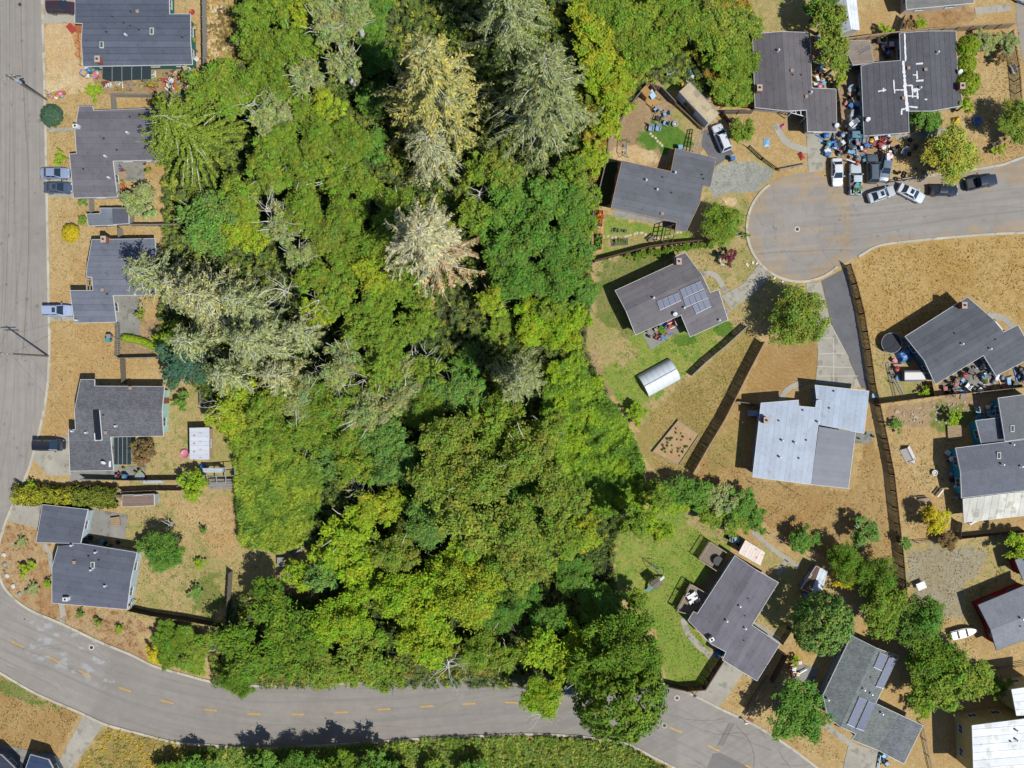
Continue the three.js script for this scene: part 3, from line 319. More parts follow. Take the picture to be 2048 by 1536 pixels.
house({ label: 'house with flat grey roof in the shade of the feathery conifer', color: [104, 102, 106], wall: [200, 196, 190], gap: 0.02, eave: 2.8, foot: [[[187, 221], [321, 217], [321, 320], [226, 322], [235, 394], [147, 396], [139, 308], [153, 307], [151, 250], [159, 213], [185, 213]]],
  facets: [{ pts: [[150, 262, 3.5], [322, 262, 3.5], [322, 216, 2.9], [187, 221, 2.9], [185, 212], [158, 212]] }, { pts: [[150, 262, 3.5], [322, 262, 3.5], [322, 320], [226, 322], [235, 394, 2.5], [147, 396, 2.5], [139, 308], [153, 307]] }], vents: [[156, 255, 'chimw'], [256, 266, 'pipe'], [260, 234, 'dark'], [208, 277, 'dark'], [234, 300, 'dark'], [212, 313, 'pipe'], [219, 356, 'pipe'], [167, 338, 'dark']] });
{ const h = house({ label: 'grey roofed house half covered by the lichen grey conifers', color: [106, 110, 120], wall: [206, 202, 194], gap: 0.04, eave: 2.8, foot: [[[184, 481], [308, 479], [311, 590], [226, 591], [233, 644], [149, 646], [141, 582], [186, 581], [184, 554], [174, 552], [175, 534]]],
  facets: [{ pts: [[174, 534, 3.5], [312, 534, 3.5], [310, 477, 2.8], [184, 479, 2.8]] }, { pts: [[174, 534, 3.5], [312, 534, 3.5], [312, 590], [226, 591], [233, 644, 2.5], [149, 646, 2.5], [140, 581], [186, 581], [184, 554], [173, 554]] }], vents: [[258, 548, 'box'], [206, 580, 'box'], [248, 520, 'pipe'], [215, 588, 'dark'], [214, 481, 'chim'], [155, 641, 'pipe']] });
  const t = thing('pergola', 'pale timber pergola between the roofs of the half covered house', 'pergola'); const a = p => U(p[0], p[1], 2.9); new MB().bar(a([173, 555]), a([174, 581]), 0.18).build('beam', beamM, t); for (const y of [560, 571]) new MB().bar(a([173, y]), a([186, y]), 0.14).build('beam', beamM, t); new MB().bar(a([180, 571]), a([180, 581]), 0.14).build('beam', beamM, t); for (const p of [[173, 556], [174, 580]]) { const q = a(p); new MB().box(q.x, 1.4, q.z, 0.12, 2.8, 0.12).build('post', beamM, t); } }
house({ label: 'grey shingled house with mint green gable wall', color: [102, 102, 106], wall: [190, 232, 216], tex: T.shingle, strip: 4, gap: 0, eave: 2.7, door: 2, foot: [[[189, 774], [328, 775], [326, 871], [221, 873], [227, 941], [141, 942], [138, 860], [151, 859], [151, 822], [161, 761], [189, 760]]],
  facets: [{ pts: [[149, 821, 3.8], [324, 821, 3.8], [329, 773, 2.8], [189, 772], [189, 759], [161, 759, 2.5]] }, { pts: [[149, 821, 3.8], [324, 821, 3.8], [327, 872], [221, 874], [227, 941, 2.3], [140, 942, 2.3], [137, 859], [151, 859]] }], vents: [[207, 830, 'dark'], [233, 852, 'pipe'], [213, 865, 'box'], [174, 865, 'pipe'], [146, 862, 'pipe'], [262, 776, 'box'], [210, 925, 'dome']] });
house({ label: 'corner house with smooth slate grey roof and pale blue walls', color: [92, 96, 106], wall: [196, 214, 222], gap: 0.02, strip: 1.0, eave: 2.7, foot: [[[86, 1011], [175, 1020], [161, 1086], [74, 1084]], [[117, 1093], [162, 1088], [273, 1106], [254, 1218], [105, 1205], [105, 1136]]],
  facets: [{ pts: [[85, 1009, 2.2], [176, 1019, 2.2], [161, 1087, 2.9], [72, 1085, 2.9]], dir: [11, 1.6] }, { pts: [[104, 1135, 3.5], [262, 1158, 3.5], [274, 1105, 2.9], [162, 1087, 2.9], [116, 1092]], dir: [11, 1.6] }, { pts: [[104, 1135, 3.5], [262, 1158, 3.5], [254, 1219, 2.7], [104, 1206, 2.7]], dir: [11, 1.6] }], vents: [[145, 1090, 'pipe'], [193, 1104, 'pipe'], [150, 1124, 'box'], [186, 1130, 'sky'], [184, 1139, 'pipe'], [212, 1171, 'pipe'], [136, 1196, 'chimw'], [178, 1112, 'dark'], [198, 1120, 'dark']] });
house({ label: 'house with brown grey roof beside a heap of belongings', color: [98, 94, 96], wall: [188, 180, 172], gap: 0.03, eave: 2.7, foot: [[[1506, 69], [1619, 67], [1623, 177], [1671, 179], [1673, 263], [1616, 262], [1613, 219], [1576, 220], [1511, 214]]],
  facets: [{ pts: [[1564, 63, 3.6], [1575, 222, 3.6], [1510, 215, 2.8], [1505, 68, 2.8]], dir: [0.07, 1] }, { pts: [[1564, 63, 3.6], [1575, 222, 3.6], [1613, 220], [1615, 263], [1674, 264, 2.4], [1672, 178, 2.4], [1624, 176], [1620, 65]], dir: [0.07, 1] }], vents: [[1556, 102, 'pipe'], [1583, 142, 'box'], [1621, 186, 'pipe'], [1612, 194, 'box'], [1515, 181, 'chim'], [1671, 253, 'dome'], [1585, 150, 'dark'], [1602, 150, 'dark']] });
{ const h = house({ label: 'wide house with charcoal roof patched by white sealant lines', color: [92, 92, 96], wall: [150, 176, 190], gap: 0.04, eave: 2.7, tex: T.speck, foot: [[[1800, 67], [1911, 63], [1914, 140], [1925, 210], [1864, 221], [1816, 222], [1817, 264], [1729, 271], [1724, 133], [1747, 126], [1801, 122]]],
  facets: [{ pts: [[1857, 62, 3.6], [1865, 222, 3.6], [1926, 211, 2.7], [1915, 140], [1912, 62, 2.8]], dir: [0.05, 1] }, { pts: [[1857, 62, 3.6], [1865, 222, 3.6], [1817, 222], [1818, 265], [1728, 272, 2.3], [1722, 132, 2.3], [1747, 125], [1801, 121], [1799, 66]], dir: [0.05, 1] }], vents: [[1816, 137, 'box'], [1850, 140, 'box'], [1874, 106, 'pipe'], [1839, 177, 'pipe'], [1806, 197, 'box'], [1733, 241, 'dome'], [1917, 146, 'dome'], [1917, 177, 'chim']] });
  reseed(8); for (const [a, b, w] of [[[1809, 67], [1811, 122], 0.28], [[1806, 122], [1810, 170], 0.4], [[1809, 170], [1815, 222], 0.55], [[1803, 220], [1803, 229], 0.3], [[1803, 219], [1816, 217], 0.35], [[1810, 171], [1824, 171], 0.22], [[1824, 171], [1825, 195], 0.25], [[1814, 192], [1836, 193], 0.22], [[1834, 175], [1835, 197], 0.24], [[1824, 179], [1838, 179], 0.3], [[1827, 183], [1834, 180], 0.4], [[1832, 128], [1845, 127], 0.24], [[1834, 142], [1834, 158], 0.24], [[1825, 150], [1834, 150], 0.22], [[1832, 162], [1846, 161], 0.24], [[1787, 160], [1789, 186], 0.2], [[1789, 180], [1810, 180], 0.2], [[1767, 176], [1767, 183], 0.24], [[1756, 183], [1771, 180], 0.2], [[1817, 213], [1834, 215], 0.24], [[1849, 199], [1854, 199], 0.2]]) {
    const g = new MB(), n = Math.max(2, Math.round(Math.hypot(a[0] - b[0], a[1] - b[1]) / 4)); for (let i = 0; i < n; i++) { const p = h.onRoof(a[0] + (b[0] - a[0]) * i / n + rr(-0.4, 0.4), a[1] + (b[1] - a[1]) * i / n), q = h.onRoof(a[0] + (b[0] - a[0]) * (i + 1.15) / n + rr(-0.4, 0.4), a[1] + (b[1] - a[1]) * (i + 1.15) / n); p.y += 0.03 + 0.003 * (i % 2); q.y += 0.03 + 0.003 * (i % 2); g.bar(p, q, w * rr(0.7, 1.25), 0.02); } g.build('sealant_line', RB, h.t); } }
house({ label: 'beige house with rough grey roof beside the side street', color: [120, 120, 116], wall: [216, 200, 180], gap: 0.03, eave: 2.7, foot: [[[1813, 18], [1947, 6], [1946, -80], [1812, -80]]], facets: [{ pts: [[1813, 19, 2.7], [1948, 6, 2.7], [1946, -30, 3.5], [1810, -24, 3.5]] }, { pts: [[1810, -24, 3.5], [1946, -30, 3.5], [1946, -90, 2.7], [1808, -84, 2.7]] }], tex: T.speck });
house({ label: 'grey roofed house beside the play yard with swing set', color: [100, 102, 106], wall: [222, 224, 226], gap: 0.025, eave: 2.7, trim: M('timber_trim', C(214, 170, 136)), foot: [[[1245, 323], [1342, 345], [1352, 299], [1430, 317], [1420, 373], [1405, 371], [1399, 405], [1371, 462], [1352, 459], [1353, 445], [1223, 415]]],
  facets: [{ pts: [[1233, 367, 3.5], [1400, 405, 3.5], [1406, 371], [1421, 374], [1432, 316, 2.2], [1351, 297, 2.2], [1342, 343], [1244, 321, 2.8]], dir: [10, 2.2] }, { pts: [[1233, 367, 3.5], [1400, 405, 3.5], [1372, 464, 2.6], [1351, 460], [1353, 445], [1222, 416, 2.7]], dir: [10, 2.2] }], vents: [[1350, 346, 'pipe'], [1314, 380, 'pipe'], [1325, 355, 'dark'], [1292, 361, 'pipe'], [1343, 386, 'dark'], [1404, 350, 'dark'], [1324, 428, 'box'], [1407, 358, 'dark']] });
house({ label: 'grey roofed house with solar panels above the cluttered patio', color: [108, 104, 106], wall: [168, 192, 198], gap: 0.02, eave: 2.7, foot: [[[1231, 582], [1350, 527], [1370, 507], [1420, 586], [1436, 580], [1454, 639], [1381, 672], [1362, 630], [1272, 669]]],
  facets: [{ pts: [[1252, 622, 3.6], [1404, 550, 3.6], [1370, 505, 2.7], [1349, 514], [1350, 526], [1230, 581, 2.7]], dir: [10, -4.7] }, { pts: [[1252, 622, 3.6], [1404, 550, 3.6], [1421, 585], [1437, 579], [1456, 640], [1380, 674, 2.1], [1362, 630], [1271, 670, 2.7]], dir: [10, -4.7] }], vents: [[1307, 596, 'pipe'], [1368, 616, 'pipe'], [1349, 629, 'dome'], [1438, 641, 'pipe'], [1355, 525, 'chim']],
  solar: [[[[1313, 603], [1357, 585], [1362, 601], [1319, 621]], 4, 1], [[[1359, 580], [1401, 562], [1408, 578], [1366, 597]], 4, 1], [[[1366, 599], [1409, 581], [1416, 596], [1371, 615]], 4, 1], [[[1384, 612], [1416, 598], [1422, 613], [1391, 628]], 3, 1]] });
house({ label: 'charcoal roofed house on the golden lawn beside the trampoline', color: [88, 91, 96], wall: [112, 140, 148], gap: 0.025, eave: 2.7, foot: [[[1812, 674], [1934, 596], [1986, 640], [2006, 664], [2035, 652], [2068, 712], [1993, 750], [1967, 711], [1872, 767]]],
  facets: [{ pts: [[1848, 720, 3.5], [1988, 640, 3.5], [1935, 594, 2.8], [1810, 673, 2.8]], dir: [10, -5.8] }, { pts: [[1848, 720, 3.5], [1988, 640, 3.5], [2007, 664], [2036, 650], [2070, 712], [1992, 752, 2.1], [1967, 711], [1871, 769, 2.7]], dir: [10, -5.8] }], vents: [[1921, 612, 'chim'], [1923, 688, 'pipe'], [1979, 698, 'pipe'], [1909, 667, 'dark'], [1990, 679, 'dark']] });
house({ label: 'house with broad white metal roof and dark striped wing', color: [160, 174, 190], wall: [130, 160, 186], gap: 0.015, strip: 0.9, rough: 0.55, eave: 3.0, tex: T.grain, trim: whiteTrim, foot: [[[1523, 807], [1597, 802], [1597, 813], [1632, 816], [1634, 852], [1696, 866], [1695, 975], [1622, 967], [1507, 953]], [[1631, 772], [1737, 783], [1728, 865], [1636, 849]]],
  facets: [{ pts: [[1522, 806, 3.4], [1597, 800, 3.4], [1597, 812], [1631, 815], [1633, 801], [1642, 801], [1637, 851, 3.2], [1622, 969, 3.2], [1505, 954, 3.0]], dir: [-0.12, 1] }, { pts: [[1630, 770, 2.8], [1738, 782, 2.8], [1728, 867, 2.9], [1701, 862], [1639, 850, 2.9]], dir: [-0.12, 1] }, { pts: [[1638, 853, 3.0], [1711, 865, 2.6], [1697, 977, 2.6], [1622, 969, 3.0]], dir: [10, 1.2], color: [84, 90, 102] }], vents: [[1564, 881, 'pipe'], [1589, 885, 'pipe'], [1559, 914, 'pipe'], [1557, 841, 'dark'], [1635, 844, 'pipe'], [1612, 880, 'dark'], [1597, 916, 'dark'], [1528, 840, 'chim'], [1605, 820, 'dark'], [1658, 816, 'dark'], [1667, 782, 'dark']] });
house({ label: 'turquoise house with speckled grey shingles and skylights', color: [104, 108, 116], wall: [52, 184, 208], strip: 3, gap: 0, eave: 2.8, tex: T.speck, foot: [[[1998, 798], [2080, 786], [2080, 990], [1924, 995], [1913, 897], [1963, 889], [1953, 842], [2003, 836]]],
  facets: [{ pts: [[1996, 796, 3.4], [2085, 784, 3.4], [2085, 872, 3.6], [2010, 883, 3.6]], dir: [10, -1.4], strip: 2.2, color: [112, 114, 116] }, { pts: [[1951, 841, 2.6], [2001, 835, 2.7], [2010, 884, 2.7], [1963, 889, 2.6]], dir: [10, -1.4], strip: 2 }, { pts: [[1921, 944, 3.7], [2090, 922, 3.7], [2090, 874, 3.0], [1911, 896, 3.0]], dir: [10, -1.4] }, { pts: [[1921, 944, 3.7], [2090, 922, 3.7], [2092, 976, 2.9], [1923, 996, 2.9]], dir: [10, -1.4] }], vents: [[2024, 857, 'sky'], [1997, 911, 'sky'], [2024, 889, 'pipe'], [2004, 929, 'pipe'], [2041, 933, 'pipe']] });
house({ label: 'red walled house with light grey shingle roof', color: [150, 154, 160], wall: [170, 44, 50], strip: 3, gap: 0, eave: 2.8, tex: T.speck, fascia: 0.03, trim: M('grey_trim', C(120, 120, 120)), foot: [[[1957, 1211], [2063, 1167], [2086, 1266], [1994, 1299], [1981, 1258]], [[2032, 1122], [2080, 1104], [2080, 1165], [2048, 1158]]],
  facets: [{ pts: [[1981, 1259, 3.7], [2084, 1222, 3.7], [2064, 1165, 2.8], [1956, 1210, 2.8]], dir: [10, -4] }, { pts: [[1981, 1259, 3.7], [2084, 1222, 3.7], [2088, 1266, 2.7], [1993, 1301, 2.7]], dir: [10, -4] }, { pts: [[2030, 1120, 2.8], [2090, 1098, 2.8], [2090, 1150, 3.2], [2046, 1160, 3.2]], dir: [10, -4] }], vents: [[2042, 1237, 'pipe'], [2040, 1252, 'dark']] });
house({ label: 'grey green shingled house with blue solar panels beneath the hillside trees', color: [116, 122, 120], wall: [160, 180, 196], strip: 3, gap: 0, tex: T.shingle, eave: 2.7, foot: [[[1704, 1273], [1794, 1313], [1752, 1405], [1844, 1451], [1808, 1526], [1704, 1478], [1709, 1464], [1658, 1432], [1648, 1390]]],
  facets: [{ pts: [[1753, 1296, 3.6], [1680, 1453, 3.6], [1656, 1435], [1646, 1390, 2.8], [1703, 1271, 2.8]], dir: [-4.7, 10] }, { pts: [[1753, 1296, 3.6], [1680, 1453, 3.6], [1712, 1468], [1722, 1470, 2.9], [1752, 1406, 2.9], [1796, 1312, 2.7]], dir: [-4.7, 10] }, { pts: [[1752, 1407, 2.8], [1799, 1429, 2.9], [1757, 1501, 2.8], [1703, 1479, 2.7], [1712, 1468]], dir: [-4.7, 10], color: [124, 128, 124] }, { pts: [[1799, 1429, 2.9], [1846, 1451, 2.4], [1808, 1528, 2.4], [1757, 1501, 2.8]], dir: [-4.7, 10], color: [112, 116, 118] }], vents: [[1727, 1378, 'pipe'], [1742, 1387, 'pipe'], [1763, 1426, 'pipe'], [1741, 1354, 'dark'], [1655, 1398, 'pipe']],
  solar: [[[[1758, 1304], [1775, 1312], [1763, 1341], [1746, 1333]], 1, 3], [[[1777, 1313], [1794, 1318], [1767, 1376], [1750, 1372]], 1, 6], [[[1717, 1393], [1733, 1400], [1708, 1454], [1693, 1447]], 1, 5], [[[1735, 1401], [1750, 1407], [1727, 1461], [1711, 1455]], 1, 5]] });
house({ label: 'tall yellow house with bright white roof', color: [226, 230, 236], wall: [214, 196, 128], gap: 0.05, strip: 1.3, eave: 5.2, rough: 0.6, tex: T.concrete, foot: [[[1946, 1452, 5.4], [2100, 1432, 5.4], [2100, 1560, 5.4], [1949, 1560, 5.4]], [[2024, 1381, 5.2], [2100, 1372, 5.2], [2100, 1432, 5.2], [2034, 1432, 5.2]]], facets: [{ pts: [[1944, 1451, 5.4], [2110, 1430, 5.6], [2110, 1570, 5.6], [1948, 1570, 5.4]], dir: [10, -0.9] }, { pts: [[2023, 1379, 5.2], [2110, 1366, 5.2], [2110, 1428, 5.3], [2033, 1431, 5.3]], dir: [10, -0.9] }], vents: [[2020, 1482, 'dark'], [2032, 1460, 'pipe'], [2032, 1479, 'pipe']] });
house({ label: 'grey roofed house with timber decks beside the green lawn', color: [106, 104, 110], wall: [150, 192, 204], gap: 0.015, eave: 2.7, turn: 0.5, foot: [[[1470, 1113], [1555, 1166], [1503, 1250], [1558, 1288], [1514, 1360], [1446, 1320], [1452, 1304], [1422, 1287], [1377, 1241], [1388, 1224], [1395, 1226]]],
  facets: [{ pts: [[1511, 1139, 3.5], [1430, 1276, 3.5], [1422, 1288], [1376, 1241, 2.8], [1387, 1223], [1395, 1227], [1470, 1111, 2.8]], dir: [-6, 10] }, { pts: [[1511, 1139, 3.5], [1430, 1276, 3.5], [1422, 1288], [1452, 1304], [1445, 1320], [1514, 1362, 2.3], [1560, 1288, 2.3], [1504, 1250], [1557, 1165, 2.8]], dir: [-6, 10] }], vents: [[1479, 1212, 'pipe'], [1453, 1241, 'pipe'], [1490, 1256, 'pipe'], [1421, 1276, 'chimw'], [1496, 1197, 'dark'], [1490, 1232, 'dark'], [1488, 1281, 'dark']] });
house({ label: 'dark blue roofed house at the foot of the cracked drive', color: [52, 66, 92], wall: [120, 130, 140], gap: 0.02, eave: 2.6, foot: [[[62, 1512], [96, 1521], [124, 1570], [40, 1570]]], facets: [{ pts: [[61, 1509, 2.7], [97, 1519, 2.7], [128, 1580, 2.7], [36, 1580, 2.8]], dir: [10, 3] }] });
house({ label: 'dark roofed house corner beside the brown lawn', color: [54, 60, 72], wall: [120, 130, 140], gap: 0.02, eave: 2.6, foot: [[[-40, 1504], [2, 1514], [34, 1545], [34, 1580], [-40, 1580]]], facets: [{ pts: [[-60, 1496, 2.7], [3, 1510, 2.7], [36, 1542, 2.7], [36, 1590, 2.8], [-60, 1590, 2.8]], dir: [10, 3] }] });

// ---------- sheds, lean-tos, porches, decks ----------
function shed(name, label, category, color, wall, facets, foot, o = {}) { return house({ name, label, category, color, wall, facets, foot: [foot], eave: 2.1, inset: 0.12, gap: 0.02, ...o }); }
shed('shed', 'grey flat roofed shed beside the striped lawn hedge', 'shed', [112, 118, 126], [150, 150, 150], [{ pts: [[173, 428, 2.1], [200, 427, 2.1], [225, 427, 2.2], [226, 450, 2.2], [177, 452, 2.1]] }, { pts: [[200, 416, 2.2], [225, 416, 2.2], [225, 427, 2.2], [200, 427, 2.2]] }, { pts: [[226, 416, 2.4], [257, 416, 2.4], [258, 447, 2.4], [226, 449, 2.4]], color: [86, 90, 98] }], [[174, 429], [200, 428], [200, 417], [257, 417], [257, 446], [178, 451]]);
shed('shed', 'pale corrugated shed with rusty streaks', 'shed', [190, 198, 208], [196, 170, 140], [{ pts: [[379, 856, 2.2], [418, 855, 2.2], [418, 919, 2.2], [380, 919, 2.2]], tex: T.rust, color: [206, 212, 220] }], [[380, 857], [417, 857], [417, 918], [381, 918]], { strip: 0.8, fascia: 0.02 });
shed('shed', 'long low brown roofed shed on the dry back lawn', 'shed', [140, 120, 106], [190, 200, 204], [{ pts: [[244, 990, 1.9], [308, 988, 1.9], [309, 1011, 1.9], [244, 1014, 1.9]] }], [[245, 991], [307, 989], [308, 1010], [245, 1013]], { strip: 0.6, tex: T.wood });
shed('shed', 'white gable roofed metal shed behind the tan fence', 'shed', [188, 194, 200], [210, 210, 206], [{ pts: [[1692, -4, 2.6], [1702, 58, 2.6], [1681, 66, 2.0], [1670, 8, 2.0]], dir: [0.1, 1] }, { pts: [[1692, -4, 2.6], [1702, 58, 2.6], [1719, 60, 2.0], [1713, 0, 2.0]], dir: [0.1, 1], color: [214, 218, 222] }], [[1671, 9], [1712, 2], [1718, 59], [1682, 65]], { strip: 0.7 });
shed('shed', 'small white roofed shed with brown lean-to beside the round tree', 'shed', [214, 222, 230], [130, 140, 150], [{ pts: [[1640, 1136, 2.2], [1655, 1142, 2.0], [1640, 1196, 2.0], [1622, 1186, 2.2]], dir: [-4, 10] }, { pts: [[1632, 1132, 2.1], [1640, 1136, 2.2], [1621, 1185, 2.2], [1602, 1178, 1.9]], dir: [-4, 10], color: [124, 100, 84], tex: T.wood }], [[1633, 1134], [1653, 1142], [1639, 1194], [1604, 1177]], { strip: 0.55 });
shed('lean_to', 'rust streaked white lean-to roof behind the deck house', 'lean-to', [228, 222, 214], [160, 140, 130], [{ pts: [[1491, 1080, 2.0], [1530, 1105, 2.0], [1521, 1131, 2.1], [1477, 1106, 2.2]], dir: [-5, 10], tex: T.rust, color: [236, 222, 208] }], [[1491, 1082], [1528, 1106], [1520, 1129], [1479, 1106]], { strip: 0.5, fascia: 0.02 });
shed('patio_cover', 'white translucent patio cover beside the turquoise house', 'patio cover', [226, 224, 214], [200, 200, 190], [{ pts: [[1926, 998, 2.6], [2095, 977, 2.6], [2095, 1026, 2.3], [1928, 1045, 2.3]], dir: [-1, 8] }], [[2040, 985], [2094, 980], [2094, 1024], [2042, 1030]], { strip: 1.2, gap: 0.04, tex: T.rust === 0 ? 0 : T.concrete });
shed('roof_canopy', 'brown boarded roof canopy with a ladder lying on it', 'canopy', [134, 122, 110], [130, 120, 110], [{ pts: [[1684, 82, 2.2], [1738, 80, 2.2], [1748, 126, 2.2], [1706, 130, 2.2]], tex: T.wood }], [[1686, 84], [1736, 82], [1746, 124], [1708, 128]], { strip: 0.9, fascia: 0.03 });
{ // roof of black netting and glass over two patios
  const netM = M('patio_sheet', C(50, 66, 70), { roughness: 0.3, transparent: true, opacity: 0.84 });
  for (const [q, label, n] of [[[[205, 134], [302, 133], [303, 158], [222, 163], [206, 158]], 'dark see-through porch roof along the teal walled house', 5], [[[228, 873], [262, 872], [263, 929], [228, 929]], 'dark glass patio roof behind the shingled house', 4]]) {
    const t = thing('patio_roof', label, 'patio roof'), a = p => U(p[0], p[1], 2.3), P = q.map(p => { const r = a(p); return [r.x, r.z]; }); const xs = P.map(p => p[0]), x0 = Math.min(...xs), x1 = Math.max(...xs);
    for (let k = 0; k < n; k++) { let p = clipHalf(P, 1, 0, x0 + (x1 - x0) * k / n + 0.02); p = clipHalf(p, -1, 0, -(x0 + (x1 - x0) * (k + 1) / n - 0.02)); if (p.length > 2) new MB().prism(p, 2.28, 2.3).build('panel', netM, t); }
    for (let k = 0; k <= n; k++) { const x = x0 + (x1 - x0) * k / n, zs = clipHalf(clipHalf(P, 1, 0, x - 0.05), -1, 0, -x - 0.05).map(p => p[1]); if (zs.length) { new MB().bar(V(x, 2.34, Math.min(...zs)), V(x, 2.34, Math.max(...zs)), 0.06).build('rafter', k ? greyBeam : beamM, t); if (k % 2 === 0) new MB().box(x, 1.14, Math.max(...zs) - 0.08, 0.09, 2.28, 0.09).build('post', greyBeam, t); } } } }
{ // black tarp along the shingled roof
  const t = thing('tarp', 'long black tarp held down along the grey shingled roof', 'tarp'); const hs = [[186, 820, 3.84], [200, 820, 3.84], [205, 880, 3.02], [191, 881, 3.02]].map(p => U(p[0], p[1], p[2])); const g = new THREE.PlaneGeometry(1, 1, 8, 26), p = g.attributes.position; for (let i = 0; i < p.count; i++) { const u = p.getX(i) + 0.5, v = 0.5 - p.getY(i); const q = V().addScaledVector(hs[0], (1 - u) * (1 - v)).addScaledVector(hs[1], u * (1 - v)).addScaledVector(hs[2], u * v).addScaledVector(hs[3], (1 - u) * v); q.y += 0.05 + 0.1 * fbm(u * 4, v * 14, 2); p.setXYZ(i, q.x, q.y, q.z); } g.computeVertexNormals(); mesh('sheet', fin(g), M('black_plastic', C(40, 42, 48), { roughness: 0.25, side: THREE.DoubleSide }), t); const w = new MB(); w.bar(hs[1].clone().setY(3.95), V().lerpVectors(hs[1], hs[2], 1).setY(3.1), 0.08); w.bar(V().lerpVectors(hs[0], hs[3], 0.75).setY(3.3), hs[3].clone().setY(3.12), 0.12); w.bar(hs[3].clone().setY(3.1), hs[2].clone().setY(3.1), 0.1); w.build('batten', whiteTrim, t); }
{ // white gutter pipe beside the glass patio
  const t = thing('gutter_board', 'white board lying along the eave beside the glass patio roof', 'board'); new MB().bar(U(221, 875, 2.9), U(220, 934, 2.4), 0.35, 0.1).build('board', whiteTrim, t); }
{ // timber frames between roofs
  const frame = (label, q, h, nx, ny, mat) => { const t = thing('pergola', label, 'pergola'), P = q.map(p => U(p[0], p[1], h)); const L = (u, v) => V().addScaledVector(P[0], (1 - u) * (1 - v)).addScaledVector(P[1], u * (1 - v)).addScaledVector(P[2], u * v).addScaledVector(P[3], (1 - u) * v); for (let i = 0; i <= nx; i++) new MB().bar(L(i / nx, 0), L(i / nx, 1), 0.12).build('beam', mat, t); for (let j = 0; j <= ny; j++) new MB().bar(L(0, j / ny).setY(h + 0.06), L(1, j / ny).setY(h + 0.06), 0.1).build('rafter', mat, t); for (const [u, v] of [[0, 1], [1, 1]]) { const p = L(u, v); new MB().box(p.x, h / 2, p.z, 0.11, h, 0.11).build('post', mat, t); } };
  frame('white open pergola at the front of the brown grey house', [[1579, 216], [1611, 216], [1612, 234], [1582, 226]], 2.5, 3, 1, whiteTrim); frame('white open pergola beside the golden lawn house', [[1982, 646], [1991, 643], [2008, 663], [1997, 673]], 2.6, 2, 2, whiteTrim); frame('brown open arbour by the vegetable beds', [[1332, 455], [1352, 448], [1344, 488], [1326, 484]], 2.3, 2, 4, M('brown_wood', C(112, 84, 64), { map: T.wood })); frame('pale trellis frame beside the white box trailer', [[1396, 262], [1406, 260], [1400, 306], [1386, 302]], 2.0, 2, 5, beamM);
  frame('grey timber frame over the plank heap', [[413, 938], [470, 934], [470, 968], [415, 970]], 1.8, 3, 2, greyBeam); }
{ // sun decks of the lawn house
  const deckM = M('deck_board', C(176, 160, 140), { map: T.wood }), railM = M('deck_rail', C(206, 186, 160), { map: T.wood });
  for (const [q, label, h] of [[[[1418, 1082], [1450, 1103], [1430, 1139], [1396, 1117]], 'square timber sun deck with railing', 1.0], [[[1380, 1166], [1414, 1186], [1388, 1228], [1352, 1219]], 'timber deck with rail and white furniture', 1.0], [[[1428, 1140], [1440, 1147], [1412, 1187], [1390, 1178]], 'low timber steps joining the two decks', 0.4]]) {
    const t = thing('deck', label, 'deck'), P = q.map(p => U(p[0], p[1], h)); const L = (u, v) => V().addScaledVector(P[0], (1 - u) * (1 - v)).addScaledVector(P[1], u * (1 - v)).addScaledVector(P[2], u * v).addScaledVector(P[3], (1 - u) * v); const n = h < 0.5 ? 5 : 12; const step = h < 0.5;
    for (let i = 0; i < n; i++) { const a = L(0, (i + 0.5) / n), b = L(1, (i + 0.5) / n); if (step) { const a2 = L((i + 0.5) / n, 0), b2 = L((i + 0.5) / n, 1); a2.y = b2.y = 0.9 - (n - i) * 0.15; new MB().bar(a2, b2, P[0].distanceTo(P[1]) / n - 0.05, 0.06).build('tread', deckM, t); } else new MB().bar(a, b, P[0].distanceTo(P[3]) / n - 0.03, 0.05).build('board', deckM, t); }
    for (const p of P) new MB().box(p.x, h / 2 + (step ? 0 : 0.45), p.z, 0.1, h + (step ? 0 : 0.9), 0.1).build('post', railM, t);
    if (!step) { const sides = label.startsWith('square') ? [[0, 1], [3, 0], [2, 3]] : [[0, 1], [3, 0], [2, 3]]; for (const [a, b] of sides) { const A = P[a].clone().setY(h + 0.95), B = P[b].clone().setY(h + 0.95); const r = new MB().bar(A, B, 0.14, 0.06).build('rail', railM, t); const bal = new MB(), m = Math.round(A.distanceTo(B) / 0.3); for (let k = 1; k < m; k++) { const p = V().lerpVectors(A, B, k / m); bal.box(p.x, h + 0.48, p.z, 0.05, 0.9, 0.05); } const bm = bal.build('baluster', railM, r); bm.userData.kind = 'stuff'; } } } }
